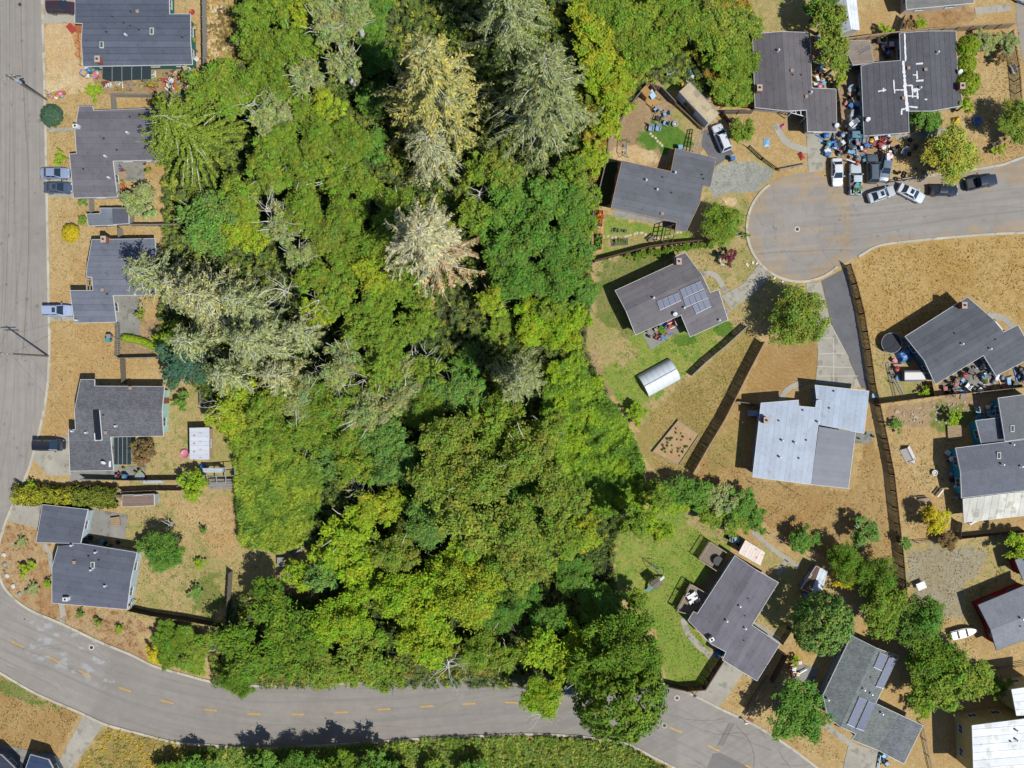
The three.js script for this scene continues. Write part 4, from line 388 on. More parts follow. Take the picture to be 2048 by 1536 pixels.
// ---------- vegetation ----------
const leafM = {}; const foliage = (key, c) => leafM[key] ??= Object.assign(new THREE.MeshPhysicalMaterial({ color: C(...c).multiplyScalar(1.5), roughness: 0.9, specularIntensity: 0.25, transmission: 0.35, thickness: 0, vertexColors: true, side: THREE.DoubleSide }), { name: 'foliage_' + key });
class Leaves {                                          // many small folded leaf sprays in one geometry
  constructor() { this.p = []; this.n = []; this.c = []; }
  quad(c, dir, up, len, wid, col, out, bend = 0.5) {    // a rhomb of two triangles along dir
    const s = V().crossVectors(dir, up).normalize(), n = V().crossVectors(s, dir).normalize(); if (n.y < 0) n.negate();
    const a = V().copy(c).addScaledVector(dir, -len / 2), b = V().copy(c).addScaledVector(dir, len / 2), l = V().copy(c).addScaledVector(s, -wid / 2).addScaledVector(n, -wid * 0.12), r = V().copy(c).addScaledVector(s, wid / 2).addScaledVector(n, -wid * 0.12); const nn = V().copy(n).lerp(out, bend).normalize();
    for (const q of [a, r, b, a, b, l]) { this.p.push(q.x, q.y, q.z); this.n.push(nn.x, nn.y, nn.z); this.c.push(col[0], col[1], col[2]); }
  }
  geo() { const g = new THREE.BufferGeometry(); g.setAttribute('position', new THREE.Float32BufferAttribute(this.p, 3)); g.setAttribute('normal', new THREE.Float32BufferAttribute(this.n, 3)); g.setAttribute('color', new THREE.Float32BufferAttribute(this.c, 3)); g.setAttribute('uv', new THREE.Float32BufferAttribute(new Float32Array(this.p.length / 3 * 2), 2)); return g; }
}
const dirR = () => { let v; do v = V(rr(-1, 1), rr(-1, 1), rr(-1, 1)); while (v.lengthSq() > 1 || v.lengthSq() < 0.01); return v.normalize(); };
const tone = (spread = 0.3) => { const b = 1 + rr(-spread, spread), y = rnd(); return y < 0.1 ? [b * 1.3, b * 1.2, b * 0.8] : y < 0.14 ? [b * 1.15, b * 0.95, b * 0.85] : y < 0.34 ? [b * 0.72, b * 0.86, b * 0.95] : [b, b, b]; };
function crownGeo(R, nLobes, nLeaves, leaf, s, flatY = 0.8) {
  reseed(s); const L = new Leaves(), lobes = [];
  const big = []; for (let i = 0; i < 9; i++) { const a = i * 2.39996 + rr(-0.5, 0.5), q = Math.sqrt((i + 0.2) / 9); big.push({ c: V(Math.cos(a) * q * R * 0.66, rr(-0.2, 0.75) * R * flatY * (1 - 0.5 * q), Math.sin(a) * q * R * 0.66), r: R * rr(0.3, 0.44), h: rnd() }); }
  for (let i = 0; i < nLobes; i++) { const g = pick(big), d = dirR(); if (d.y < -0.2) d.y *= -0.8; const k = rr(0.45, 1.12); lobes.push({ c: V(g.c.x + d.x * g.r * k * 1.1, g.c.y + d.y * g.r * k * 0.8, g.c.z + d.z * g.r * k * 1.1), r: R * rr(0.07, 0.17), t: [rr(0.8, 1.15) * (0.9 + 0.16 * g.h), rr(0.88, 1.14), rr(0.7, 1.2)] }); }
  for (const l of lobes) l.w = l.r * l.r; const W = lobes.reduce((t, l) => t + l.w, 0);
  for (const l of lobes) { const n = Math.round(nLeaves * l.w / W); for (let i = 0; i < n; i++) { let d = dirR(); if (d.y < -0.1 && rnd() < 0.7) d.y = -d.y; const k = Math.pow(rnd(), 0.4) * 1.25; const p = V().copy(l.c).addScaledVector(d, l.r * k); p.y = l.c.y + (p.y - l.c.y) * 0.7; const out = V().copy(d).add(V(0, 0.7, 0)).normalize(); const dir = V().crossVectors(dirR(), out).normalize(); const t = tone().map((v, q) => v * l.t[q]); L.quad(p, dir, V().copy(out).addScaledVector(dirR(), 0.8).normalize(), leaf * rr(0.7, 1.5), leaf * rr(0.45, 0.95), t, out, 0.25); } }
  for (let i = 0; i < nLeaves * 0.08; i++) { const l = pick(lobes), d = dirR(); d.y = Math.abs(d.y) * 0.6; d.normalize(); const p = V().copy(l.c).addScaledVector(d, l.r * rr(1.2, 2.0)); L.quad(p, d, V(0, 1, 0), leaf * rr(0.8, 1.6), leaf * 0.5, tone(), V(0, 1, 0), 0.3); }
  return L.geo();
}
const crowns = { s: [], m: [], l: [] };
for (let i = 0; i < 3; i++) crowns.s.push(crownGeo(1.2, 40, 1000, 0.2, 900 + i)); for (let i = 0; i < 5; i++) crowns.m.push(crownGeo(2.6, 80, 3400, 0.28, 950 + i)); for (let i = 0; i < 8; i++) { const lf = [0.36, 0.3, 0.42, 0.27, 0.34, 0.45, 0.3, 0.38][i]; crowns.l.push(crownGeo(4.6, [150, 220, 110, 260, 170, 90, 200, 130][i], Math.round(8500 * Math.pow(0.36 / lf, 1.5)), lf, 980 + i, 0.8)); }
function domeGeo(R, n, leaf, s) { reseed(s); const L = new Leaves(); const tufts = []; for (let i = 0; i < 560; i++) { const d = dirR(); d.y = Math.abs(d.y) * 0.95 - 0.05; d.normalize(); const k = (i % 4 ? rr(0.8, 1.03) : rr(0.45, 0.8)) * (0.92 + 0.16 * fbm(d.x * 2 + 5, d.z * 2 + d.y, 2)); tufts.push({ c: V(d.x * R * k, d.y * R * k * 0.85, d.z * R * k), d, r: R * rr(0.06, 0.13), t: [rr(0.85, 1.15), rr(0.9, 1.1), rr(0.75, 1.2)] }); } for (const u of tufts) for (let i = 0; i < n / 560; i++) { const d = dirR(); if (d.dot(u.d) < 0) d.negate(); const p = V().copy(u.c).addScaledVector(d, u.r * Math.pow(rnd(), 0.5) * 1.3); const out = V().copy(d).add(u.d).add(V(0, 0.4, 0)).normalize(); L.quad(p, V().crossVectors(dirR(), out).normalize(), V().copy(out).addScaledVector(dirR(), 0.8).normalize(), leaf * rr(0.7, 1.4), leaf * rr(0.5, 0.9), tone().map((v, q) => v * u.t[q]), out, 0.25); } return L.geo(); }
const domes = [domeGeo(4.6, 15000, 0.33, 1701), domeGeo(4.6, 15000, 0.33, 1702)];
const sizeOf = { s: 1.2, m: 2.6, l: 4.6 };
const barkM = M('bark', C(150, 138, 120), { map: T.wood }), paleBark = M('pale_bark', C(240, 236, 224));
const trunkGeo = (() => { reseed(77); const g = []; for (let k = 0; k < 3; k++) { const mb = new MB(); mb.rod(V(0, -0.1, 0), V(0.05, 0.55, 0.02), 0.055, 0.04, 8); mb.rod(V(0.05, 0.55, 0.02), V(0, 0.95, 0.05), 0.04, 0.014, 6); g.push(mb.geo()); } return g; })();
const limbGeo = (() => { const out = []; for (let k = 0; k < 4; k++) { reseed(300 + k); const mb = new MB(); for (let i = 0; i < 9; i++) { let a = i * 0.7 + rr(0, 0.5), p = V(0, rr(-0.2, 0.2), 0), r = 0.035; for (let j = 0; j < 4; j++) { a += rr(-0.5, 0.5); const q = V(p.x + Math.cos(a) * rr(0.16, 0.3), p.y + rr(0.05, 0.26), p.z + Math.sin(a) * rr(0.16, 0.3)); mb.rod(p, q, r, r * 0.7, 5); r *= 0.66; p = q; } } out.push(mb.geo()); } return out; })();
const leafKinds = { A: [130, 151, 50], Y: [158, 170, 46], D: [106, 142, 54], O: [138, 152, 58], G: [120, 152, 70], W: [160, 166, 104], T: [76, 108, 84], DG: [108, 136, 38], YG: [148, 172, 40], P: [122, 64, 72], B: [146, 116, 76], X: [204, 184, 40], F: [172, 172, 68] };
let treeSeed = 1;
function tree(kind, px, py, rpx, h, label, group, o = {}) {
  reseed(5000 + treeSeed++ * 77); let r = rpx / PPM; const rv = Math.min(h * 0.5, r * (o.flat || 0.85)); const hc = Math.max(rv * 0.85, h - rv * 0.95); const c = U(px, py, hc); r *= 1 - hc / H;
  const cls = r < 1.7 ? 's' : r < 3.4 ? 'm' : 'l'; const name = o.name || (h < 2.6 ? 'shrub' : 'broadleaf_tree'); const t = thing(name, label, o.cat || (h < 2.6 ? 'shrub' : 'tree'), V(c.x, 0, c.z), rr(0, 6.28), group);
  const cr = mesh('crown', o.dome ? domes[treeSeed % 2] : pick(crowns[cls]), foliage(kind, leafKinds[kind]), t); const k = r / (o.dome ? 4.6 : sizeOf[cls]); cr.scale.set(k * 1.06, rv / ((o.dome ? 4.6 : sizeOf[cls]) * 0.85), k * rr(0.94, 1.08)); cr.position.y = hc;
  const tr = mesh('trunk', pick(trunkGeo), o.pale ? paleBark : barkM, t); const tk = Math.max(1, h); tr.scale.set(Math.max(tk * 0.9, 1.5) * (h < 3 ? 0.6 : 1), hc + rv * 0.3, Math.max(tk * 0.9, 1.5) * (h < 3 ? 0.6 : 1));
  if (r > 2 && o.limbs !== 0 && (o.pale || rnd() < 0.4)) { const l = mesh('limb', pick(limbGeo), o.pale || rnd() < 0.3 ? paleBark : barkM, t); const ls = r * (o.bare ? 1.15 : 1.0); l.scale.set(ls, rv * (o.bare ? 1.5 : 1.15), ls); l.position.y = hc - rv * 0.25; l.userData.kind = 'stuff'; }
  return t;
}
function coniferGeo(h, R, o) {
  reseed(o.s); const L = new Leaves(), B = new MB(); const spr = []; const whorls = o.whorls || Math.round(h * 1.5);
  for (let w = 0; w < whorls; w++) {
    const t = 0.12 + 0.88 * (w + rr(0, 0.6)) / whorls, y = h * t, nb = o.nb || 6; const a0 = rr(0, 6.28);
    for (let b = 0; b < nb; b++) {
      const len = R * Math.pow(1 - t, o.pow || 0.75) * rr(0.55, 1.15) + 0.25; const a = a0 + b * 6.283 / nb + rr(-0.35, 0.35), dx = Math.cos(a), dz = Math.sin(a); const rise = o.rise ?? 0.2, droop = o.droop ?? 0.45; const curv = rr(-0.6, 0.6) * (o.straight ? 0.25 : 1), lift = rr(-0.15, 0.15); const at = s => { const q = a + curv * s * s; return V(Math.cos(q) * len * s, y + len * ((rise + lift) * s - droop * s * s), Math.sin(q) * len * s); }; const gold = rnd();
      if (rnd() < (o.sticks ?? 0.35)) { const r0 = 0.02 + len * 0.006; B.rod(at(0), at(0.5), r0 * 1.4, r0, 4); B.rod(at(0.5), at(1), r0, 0.012, 4); }
      const step = (o.step || 0.3) * 0.72; let on = 1; for (let d = len * 0.12; d < len; d += step) { if (rnd() < 0.12) on = rnd() < 0.72 ? 1 : 0; if (!on) continue; const s = d / len, p = at(s), f = at(Math.min(1, s + 0.05)).sub(p).normalize(); if (rnd() < (o.bare || 0)) continue; const side = V(-dz, 0, dx); const sl = (o.spray || 0.85) * (o.straight ? 0.8 : 1.35) * (1 - 0.6 * s) * Math.min(1, len / 2.5) + 0.12; const lb = rr(0.75, 1.25);
        for (const sg of [-1, 1, 0]) { if (sg === 0 && rnd() < 0.3) continue; const dir = V().copy(f).multiplyScalar(0.75).addScaledVector(side, sg * rr(0.5, 1)).add(V(0, rr(-0.45, 0.12), 0)).normalize(); const q = V().copy(p).addScaledVector(dir, sl * rr(0.25, 0.75)); q.y += rr(-0.28, 0.12); let t3 = tone(0.42).map(v => v * lb); if (o.tip && s > 0.55 && gold < 0.7) t3 = [t3[0] * 1.1, t3[1] * 1.02, t3[2] * 0.78]; if (o.brown && t < 0.45 && Math.sin(a - o.brownA) > 0.2 && rnd() < 0.7) t3 = [t3[0] * 1.05, t3[1] * 0.72, t3[2] * 0.62]; L.quad(q, dir, V(0, 1, 0).addScaledVector(dirR(), 0.35).normalize(), sl * rr(0.45, 1.0), (o.wid || 0.2) * rr(0.6, 1.3), t3, V(dx * 0.3, 1, dz * 0.3).normalize(), 0.25); } } } }
  return [L.geo(), B.g.length ? B.geo() : null];
}
function conifer(px, py, h, R, color, label, o, group) {
  const t = thing(o.name || 'conifer_tree', label, 'tree', V((px - 1024) / PPM, 0, (py - 768) / PPM), 0, group); const [g, b] = coniferGeo(h, R, o); mesh('crown', g, foliage(o.key, color), t); if (b) { const m = mesh('branches', b, o.paleB ? paleBark : barkM, t); m.name = 'branch'; m.userData.kind = 'stuff'; } new MB().rod(V(0, -0.1, 0), V(0, h * 0.97, 0), 0.02 * h, 0.03, 9).build('trunk', o.paleB ? paleBark : barkM, t); return t;
}
conifer(888, 250, 27, 10.6, [172, 168, 104], 'tall golden tipped spruce, the largest in the wood', { key: 'spruce_gold', s: 11, tip: 1, step: 0.22, whorls: 27, nb: 6, spray: 1.05, sticks: 0.4, wid: 0.22, droop: 0.3, rise: 0.25, pow: 0.5, paleB: 1, bare: 0.06 });
conifer(1078, 262, 27, 10.0, [146, 152, 98], 'tall grey green spruce with drooping branches beside the golden tipped one', { key: 'spruce_grey', s: 12, step: 0.22, whorls: 27, nb: 6, spray: 1.0, sticks: 0.6, droop: 0.35, rise: 0.2, pow: 0.5, paleB: 1, wid: 0.2, bare: 0.06 });
conifer(1020, 90, 24, 8, [146, 154, 100], 'grey green spruce standing between the two tall ones', { key: 'spruce_mid', s: 13, step: 0.24, whorls: 24, nb: 5, sticks: 0.4, paleB: 1, pow: 0.5 });
conifer(872, 515, 23, 8.8, [190, 184, 140], 'pale lichen covered spruce with browned lower branches', { key: 'spruce_pale', s: 14, step: 0.2, whorls: 23, nb: 6, spray: 1.0, sticks: 0.8, brown: 1, brownA: -0.6, paleB: 1, bare: 0.08, droop: 0.3, rise: 0.25, pow: 0.45, wid: 0.17 });
conifer(1036, 758, 19, 5.4, [156, 160, 112], 'slim grey green spruce above the sunny thicket', { key: 'spruce_grey', s: 15, step: 0.22, whorls: 22, nb: 5, sticks: 0.6, paleB: 1, droop: 0.3, pow: 0.55 });
conifer(872, 330, 15, 7, [172, 172, 124], 'pale lichen hung spruce at the foot of the tallest one', { key: 'spruce_pale2', s: 21, step: 0.22, whorls: 16, nb: 5, sticks: 0.8, paleB: 1, bare: 0.12, pow: 0.5, wid: 0.17 });
{ let i = 0; for (const [x, y, h, R] of [[352, 566, 15, 6.6], [470, 612, 19, 7.6], [556, 690, 18, 7.6], [428, 690, 14, 6.4], [590, 752, 14, 5.6], [628, 668, 13, 5], [505, 752, 15, 6.4], [420, 590, 16, 6], [530, 620, 17, 6]]) conifer(x, y, h, R, i % 3 === 1 ? [174, 172, 118] : [158, 164, 108], 'lichen grey conifer in the clump behind the half covered house', { key: i % 3 === 1 ? 'lichen_b' : 'lichen_a', s: 30 + i++, step: 0.26, whorls: Math.round(h * 1.1), nb: 5, sticks: 0.6, paleB: 1, bare: 0.22, spray: 0.8, wid: 0.2, droop: 0.35, pow: 0.6 }, 'lichen grey conifers behind the half covered house'); }
conifer(408, 292, 14, 9.6, [130, 148, 52], 'wide feathery green conifer reaching over the grey roof', { key: 'cypress', straight: 1, s: 16, step: 0.18, whorls: 18, nb: 9, spray: 0.8, sticks: 0.15, wid: 0.2, droop: 0.12, rise: 0.12, pow: 0.5, paleB: 1 });

const FG = { A: ['mid green broadleaf tree in the central wood', 'mid green trees of the wood'], Y: ['yellow green broadleaf tree in the central wood', 'yellow green trees of the wood'], D: ['dark green broadleaf tree in the central wood', 'dark green trees of the wood'], O: ['olive brown alder in the central wood', 'olive alders of the wood'], G: ['blue green broadleaf tree in the central wood', 'blue green trees of the wood'], W: ['grey green willow with pale twigs in the central wood', 'grey willows of the wood'], DG: ['deep green broadleaf tree at the street edge of the wood', 'deep green trees at the street'], YG: ['lime green broadleaf tree at the street edge of the wood', 'lime green trees of the wood'] };
const wood = `520,40,50,8,A 560,20,45,9,A 610,30,40,10,Y 600,100,50,9,A 545,110,45,8,A 660,55,45,12,W 705,40,45,12,W 690,130,42,11,W 620,160,42,10,W 745,30,50,6,D 752,110,45,5,D 500,90,35,6,A 450,185,70,8,A 560,195,45,9,A 555,225,40,9,W 605,225,40,9,A 655,215,40,9,Y 640,280,45,10,A 700,290,45,10,A 560,290,48,9,A 530,245,32,10,W 600,340,50,9,A 540,350,45,9,A 660,350,50,9,A 720,370,45,9,A 745,290,40,5,D 745,200,40,5,D 505,180,50,8,A 490,400,50,8,A
430,450,66,8,G 395,430,40,6,G 500,465,50,8,Y 562,450,42,9,W 610,420,50,9,A 660,475,50,9,O 695,440,45,9,A 700,530,45,9,A 742,500,48,9,A 752,560,45,10,Y 640,560,45,9,A 605,515,35,8,W 680,600,50,9,A 760,620,52,10,A 800,560,48,9,A 720,660,48,9,A 782,690,48,9,A 840,640,40,8,A 690,730,48,9,W 762,740,52,10,A 825,735,40,7,W 790,420,45,9,A 770,470,40,8,A 830,590,35,7,A 640,620,40,8,Y
480,800,55,8,Y 540,810,48,9,A 602,795,48,9,W 645,815,48,9,A 560,860,45,7,A 622,870,48,8,A 692,800,48,9,A 740,822,52,10,W 700,872,48,9,A 662,925,42,8,G 770,880,50,10,G 802,800,48,9,W 722,935,48,9,A 790,930,50,10,G 850,820,45,9,A 520,870,40,5,A 460,840,45,6,Y 500,905,45,4,A
1010,420,58,7,D 1080,400,58,7,D 1140,410,48,6,D 1000,490,52,7,D 1060,480,58,8,D 1130,480,50,6,D 1030,560,56,7,D 1110,550,56,7,D 1160,585,38,5,D 1000,345,45,7,O 1160,510,35,6,D 1145,350,40,5,A 960,350,40,6,A 950,430,40,8,A 1170,450,30,5,A 985,600,35,6,Y 1100,610,40,6,A
1065,645,48,5,YG 1120,665,45,5,YG 1150,640,35,5,YG 930,725,34,3,D 900,785,48,8,G 860,745,42,8,A 950,795,48,8,G 1000,655,34,2.8,A
1180,60,58,6,Y 1240,50,58,6,A 1300,40,58,6,A 1370,50,58,6,A 1220,120,56,5,Y 1275,104,52,6,A 1322,84,38,5,A 1432,105,50,6,A 1440,55,55,6,O 1470,120,46,5,A 1460,185,42,4,A 1232,190,46,5,Y 1190,160,40,5,YG 1212,255,36,4,Y 1180,320,36,4,Y 1490,60,40,4,O 1400,60,40,5,A 1210,20,45,6,A 1330,10,45,6,A 1175,400,30,5,A 1480,185,30,4,A
898,880,60,14,O 980,868,58,11,A 1050,905,62,13,O 880,960,68,14,O 960,958,66,15,O 1052,985,58,10,D 1120,985,58,13,O 860,1045,52,9,G 940,1050,72,15,O 1030,1062,64,14,O 1112,1065,54,12,A 1155,1075,46,8,Y 905,1128,58,8,YG 985,1138,50,8,A 1060,1125,56,9,O 1000,820,45,9,A 1090,860,45,8,A 840,910,36,4,D 830,1000,36,4,D
702,1060,58,7,YG 762,1012,48,7,Y 662,1112,48,6,YG 722,1132,58,7,YG 645,1150,40,6,G 792,1105,48,8,O 802,1188,58,9,YG 872,1208,62,9,YG 942,1185,66,11,Y 702,1232,56,9,YG 662,1252,48,8,YG 742,1300,58,8,A 782,1345,42,7,A 852,1285,56,8,YG 640,1330,45,7,O 962,1300,46,6,A 1002,1225,42,5,D 1042,1185,42,6,D 1092,1235,42,6,D 1120,1300,66,9,YG 1082,1385,46,9,YG 1152,1155,46,4,D 600,1150,35,4,YG 690,1340,40,6,A 1010,1310,40,6,A
562,1232,62,9,DG 502,1300,66,8,DG 582,1302,58,8,DG 482,1350,42,6,DG 540,1195,46,8,DG 1202,1205,56,5,D 1262,1282,70,13,DG  1200,1302,66,12,DG 1270,1205,30,5,A 620,1270,45,8,DG`.trim().split(/\s+/).map(s => s.split(','));
for (const [x, y, r, h, k] of wood) { const [l, g] = k === 'DG' || k === 'YG' ? FG[k] : FG[k]; tree(k, +x, +y, +r, +h, l, g, { pale: k === 'W', bare: k === 'W' }); }
for (const [x, y, r, h] of [[1178, 1345, 50, 11], [1282, 1335, 44, 10], [1240, 1305, 50, 12]]) tree('DG', x, y, r, h, ...FG.DG);
for (const [x, y, r, h] of [[1132, 800, 32, 3.4], [1180, 832, 30, 3], [1212, 892, 28, 2.8], [1152, 884, 34, 4], [1120, 742, 30, 3.4], [1244, 935, 24, 2.8], [1190, 770, 22, 2.6], [1100, 830, 28, 3.5]]) tree('YG', x, y, r, h, 'bright green bush mounded in the bramble thicket above the weedy yard', 'bushes in the bright thicket', { limbs: 0, name: 'thicket_bush', cat: 'bush' });
tree('DG', 1238, 1384, 84, 13, 'huge round deep green tree overhanging the lower street', undefined, { dome: 1, limbs: 0 });
for (const [x, y, r, h] of [[372, 722, 62, 8]]) tree('T', x, y, r, h, 'dark teal green rounded tree behind the fence corner', undefined, { limbs: 0 });
tree('YG', 345, 682, 38, 5, 'bright green bush tree beside the teal green one', undefined, { limbs: 0 });
// yard trees and shrubs, each with its own words
const yard = [
  ['A', 1442, 452, 46, 5.5, 'rounded green tree at the edge of the turning circle'], ['P', 1459, 514, 19, 2.8, 'small purple leaved tree in a white stone ring'], ['O', 1592, 632, 64, 7.5, 'spreading green tree beside the long concrete drive'], ['A', 1480, 262, 30, 4, 'olive green tree beside the white wagon'], ['G', 1726, 1064, 32, 4, 'bright leafy round tree alone on the brown lawn'], ['D', 1608, 1078, 32, 3.6, 'dark green bushy tree beside the white rail fence'], ['X', 1866, 1038, 32, 4, 'yellow green feathery tree by the turquoise house'], ['B', 1893, 1082, 22, 2.6, 'brown dried shrub by the wire fence'], ['YG', 2034, 1090, 36, 4.5, 'lime green tree beside the red walled house'],
  ['G', 1640, 1244, 58, 9, 'large dense rounded tree between two grey roofs'], ['D', 1592, 1416, 64, 7, 'dark spreading tree in front of the shingled solar house'], ['DG', 1688, 1122, 42, 5, 'green tree behind the small white shed'], ['X', 1690, 1150, 34, 3.6, 'golden green shrub behind the small white shed'], ['DG', 1752, 1160, 48, 6, 'green tree along the long brown fence'], ['A', 1762, 1222, 52, 7, 'olive green tree above the shingled solar house'], ['D', 1836, 1240, 56, 7, 'dark green tree beside the beached white boat'], ['DG', 1862, 1308, 62, 8, 'deep green tree on the slope beside the boat'], ['A', 1906, 1352, 66, 8, 'broad olive tree above the yellow house'], ['A', 1856, 1368, 56, 7, 'olive tree at the foot of the slope'], ['DG', 1990, 1366, 28, 4, 'small green tree beside the white roofed yellow house'], ['YG', 1842, 1420, 22, 3, 'lime green shrub row below the olive trees'], ['G', 1811, 1088, 16, 2.6, 'small green bush growing at the long fence'],
  ['F', 1897, 318, 60, 6, 'feathery yellow green tree beside the parked cars'], ['O', 2026, 245, 46, 5.5, 'olive tree beside the blue paddling pool'], ['YG', 1933, 95, 22, 4, 'tall lime green hedge bush beside the patched roof'], ['YG', 1930, 130, 19, 3.6, 'lime green hedge bush next to the satellite dish'], ['YG', 1934, 168, 22, 4, 'rounded lime green bush beside the brick chimney'], ['YG', 1930, 212, 20, 3.4, 'lime green bush beside the yellow toy'], ['D', 1850, 240, 34, 3.6, 'dark olive bush against the patched roof house'], ['B', 2000, 120, 16, 2.2, 'reddish dry shrub beside the white bench'], ['W', 1972, 82, 26, 2.4, 'dry grey shrub in the fenced corner'], ['W', 2014, 90, 24, 2.4, 'grey green shrub beside the chain fence'], ['YG', 1995, 300, 15, 1.8, 'lime green tuft on the dry front yard'], ['YG', 1768, 60, 16, 2, 'green garden plant below the tan fence'], ['B', 1815, 48, 12, 1.6, 'dark red garden shrub below the tan fence'], ['YG', 1842, 47, 14, 1.6, 'flowering garden plant below the tan fence'],
  ['O', 1655, 42, 40, 7, 'olive tree beside the white metal shed'], ['O', 1664, 92, 40, 7, 'olive green tree over the belongings heap'], ['O', 1672, 128, 30, 6, 'small olive tree beside the canopy roof'], ['D', 1640, 20, 34, 6, 'dark tree in the gap behind the brown grey house'], ['YG', 1680, 160, 16, 3, 'yellow green bush between the two dark roofs'],
  ['T', 104, 232, 21, 2.4, 'dark round shrub at the street edge'], ['A', 317, 205, 12, 1.7, 'clipped round bush behind the flat grey roof'], ['YG', 187, 183, 20, 2, 'bright green shrub on the sandy yard'], ['YG', 120, 319, 17, 1.7, 'lime green bush above the parked sedans'], ['W', 284, 402, 40, 4.5, 'grey olive tree behind the flat grey roof'], ['X', 142, 467, 17, 2, 'golden yellow round bush on the dry lawn'], ['A', 165, 443, 11, 1.6, 'small green bush beside the grey shed'], ['O', 282, 628, 14, 1.8, 'olive bush on the patio edge'], ['G', 165, 405, 11, 1.2, 'white flowering bush by the house corner'], ['D', 365, 800, 20, 2.4, 'thin dark sapling beside the mint gable wall'], ['B', 290, 905, 30, 4, 'brownish green tree beside the glass patio roof'], ['YG', 390, 970, 34, 4, 'lime green tree beside the plank heap'], ['D', 328, 1100, 44, 5.5, 'dark green tree alone on the dry back lawn'], ['D', 408, 1060, 9, 1.4, 'tiny dark sapling on the dry back lawn'], ['YG', 400, 1128, 13, 1.2, 'yellow green weed clump on the dry back lawn'], ['G', 392, 1182, 17, 1.6, 'straggly green shrub beside the short fence'], ['YG', 62, 972, 15, 1.9, 'round bright bush at the head of the long hedge'], ['W', 43, 1083, 13, 1.1, 'silvery shrub on the bark corner bed'], ['YG', 56, 1136, 19, 1.4, 'yellow green grass clump on the bark corner bed'], ['W', 66, 1176, 15, 1.0, 'flat silvery shrub on the bark corner bed'], ['D', 162, 1228, 9, 1.0, 'small dark shrub on the bark bed'], ['A', 196, 1244, 11, 1.2, 'small pointed green shrub on the bark bed'], ['YG', 238, 1257, 10, 1.2, 'small lime shrub on the bark bed'], ['YG', 98, 1168, 11, 1.4, 'green shrub against the corner house wall'], ['X', 315, 1305, 26, 2.4, 'golden yellow shrub at the street bend'], ['DG', 350, 1290, 44, 3, 'green hedge bush beside the golden shrub'], ['A', 392, 1300, 44, 3, 'green hedge bush below the dark fence'], ['DG', 330, 1268, 32, 2.8, 'green hedge bush under the fence end'], ['B', 292, 985, 10, 1.2, 'small brown plant in the narrow garden strip'],
  ['YG', 1274, 828, 22, 2.6, 'leafy young tree at the lawn edge of the thicket'], ['A', 1324, 662, 10, 1.2, 'potted plant mass on the cluttered patio'], ['YG', 1906, 838, 19, 2.4, 'yellow green bush by the wooden pallet'], ['YG', 1850, 782, 12, 1.3, 'lime bush below the white camper'], ['D', 1790, 850, 15, 1.2, 'green plants in the rubble bed'], ['DG', 1490, 470, 9, 1, 'small green plant beside the white post'], ['D', 288, 1092, 20, 3, 'dark leafy side branch tree on the back lawn'], ['YG', 1590, 1320, 12, 1.3, 'lime shrub against the brown fence'],
];
for (const [k, x, y, r, h, l] of yard) tree(k, x, y, r, h, l, undefined, { dome: l.startsWith('large dense') || l.startsWith('clipped') || l.startsWith('dark round') || l.includes('lime green hedge') || l.startsWith('rounded lime') || l.startsWith('golden yellow round'), flat: h < 3 ? 0.8 : 0.85, limbs: h < 3 ? 0 : undefined });
for (let i = 0; i < 12; i++) tree(i % 3 ? 'DG' : 'A', 1258 + i * 14.5 + (i % 2) * 2, 514 - i * 2.3, 9 + (i % 3), 1.3, 'clipped green bush in the row along the brown fence', 'bushes along the brown fence', { limbs: 0 });
for (const [k, x, y, r, h] of [['A', 1300, 980, 32, 5], ['D', 1345, 978, 36, 3.6], ['D', 1390, 985, 40, 4], ['W', 1440, 995, 38, 4], ['D', 1480, 1015, 38, 4], ['A', 1420, 1030, 32, 3], ['A', 1470, 1045, 34, 3], ['D', 1510, 1040, 28, 3], ['YG', 1292, 1040, 36, 11], ['YG', 1324, 1062, 26, 7], ['A', 1262, 1046, 36, 12], ['A', 1312, 1000, 30, 8], ['YG', 1350, 1005, 28, 2.6]]) tree(k, x, y, r, h, 'bush in the belt of shrubs north of the green lawn', 'shrub belt north of the green lawn', { limbs: 0, name: 'belt_bush', cat: 'bush' });
for (const [k, x, y, r, h] of [['D', 530, 1535, 46, 6], ['D', 600, 1540, 46, 6], ['DG', 690, 1535, 46, 7], ['D', 745, 1535, 40, 7], ['D', 640, 1545, 40, 6], ['D', 400, 1540, 40, 5], ['DG', 340, 1545, 36, 4], ['D', 950, 1545, 40, 5], ['A', 870, 1545, 36, 4], ['D', 790, 1550, 36, 5]]) tree(k, x, y, r, h, 'dark bushy tree on the outer side of the lower street', 'bushy trees outside the lower street', { limbs: 0 });
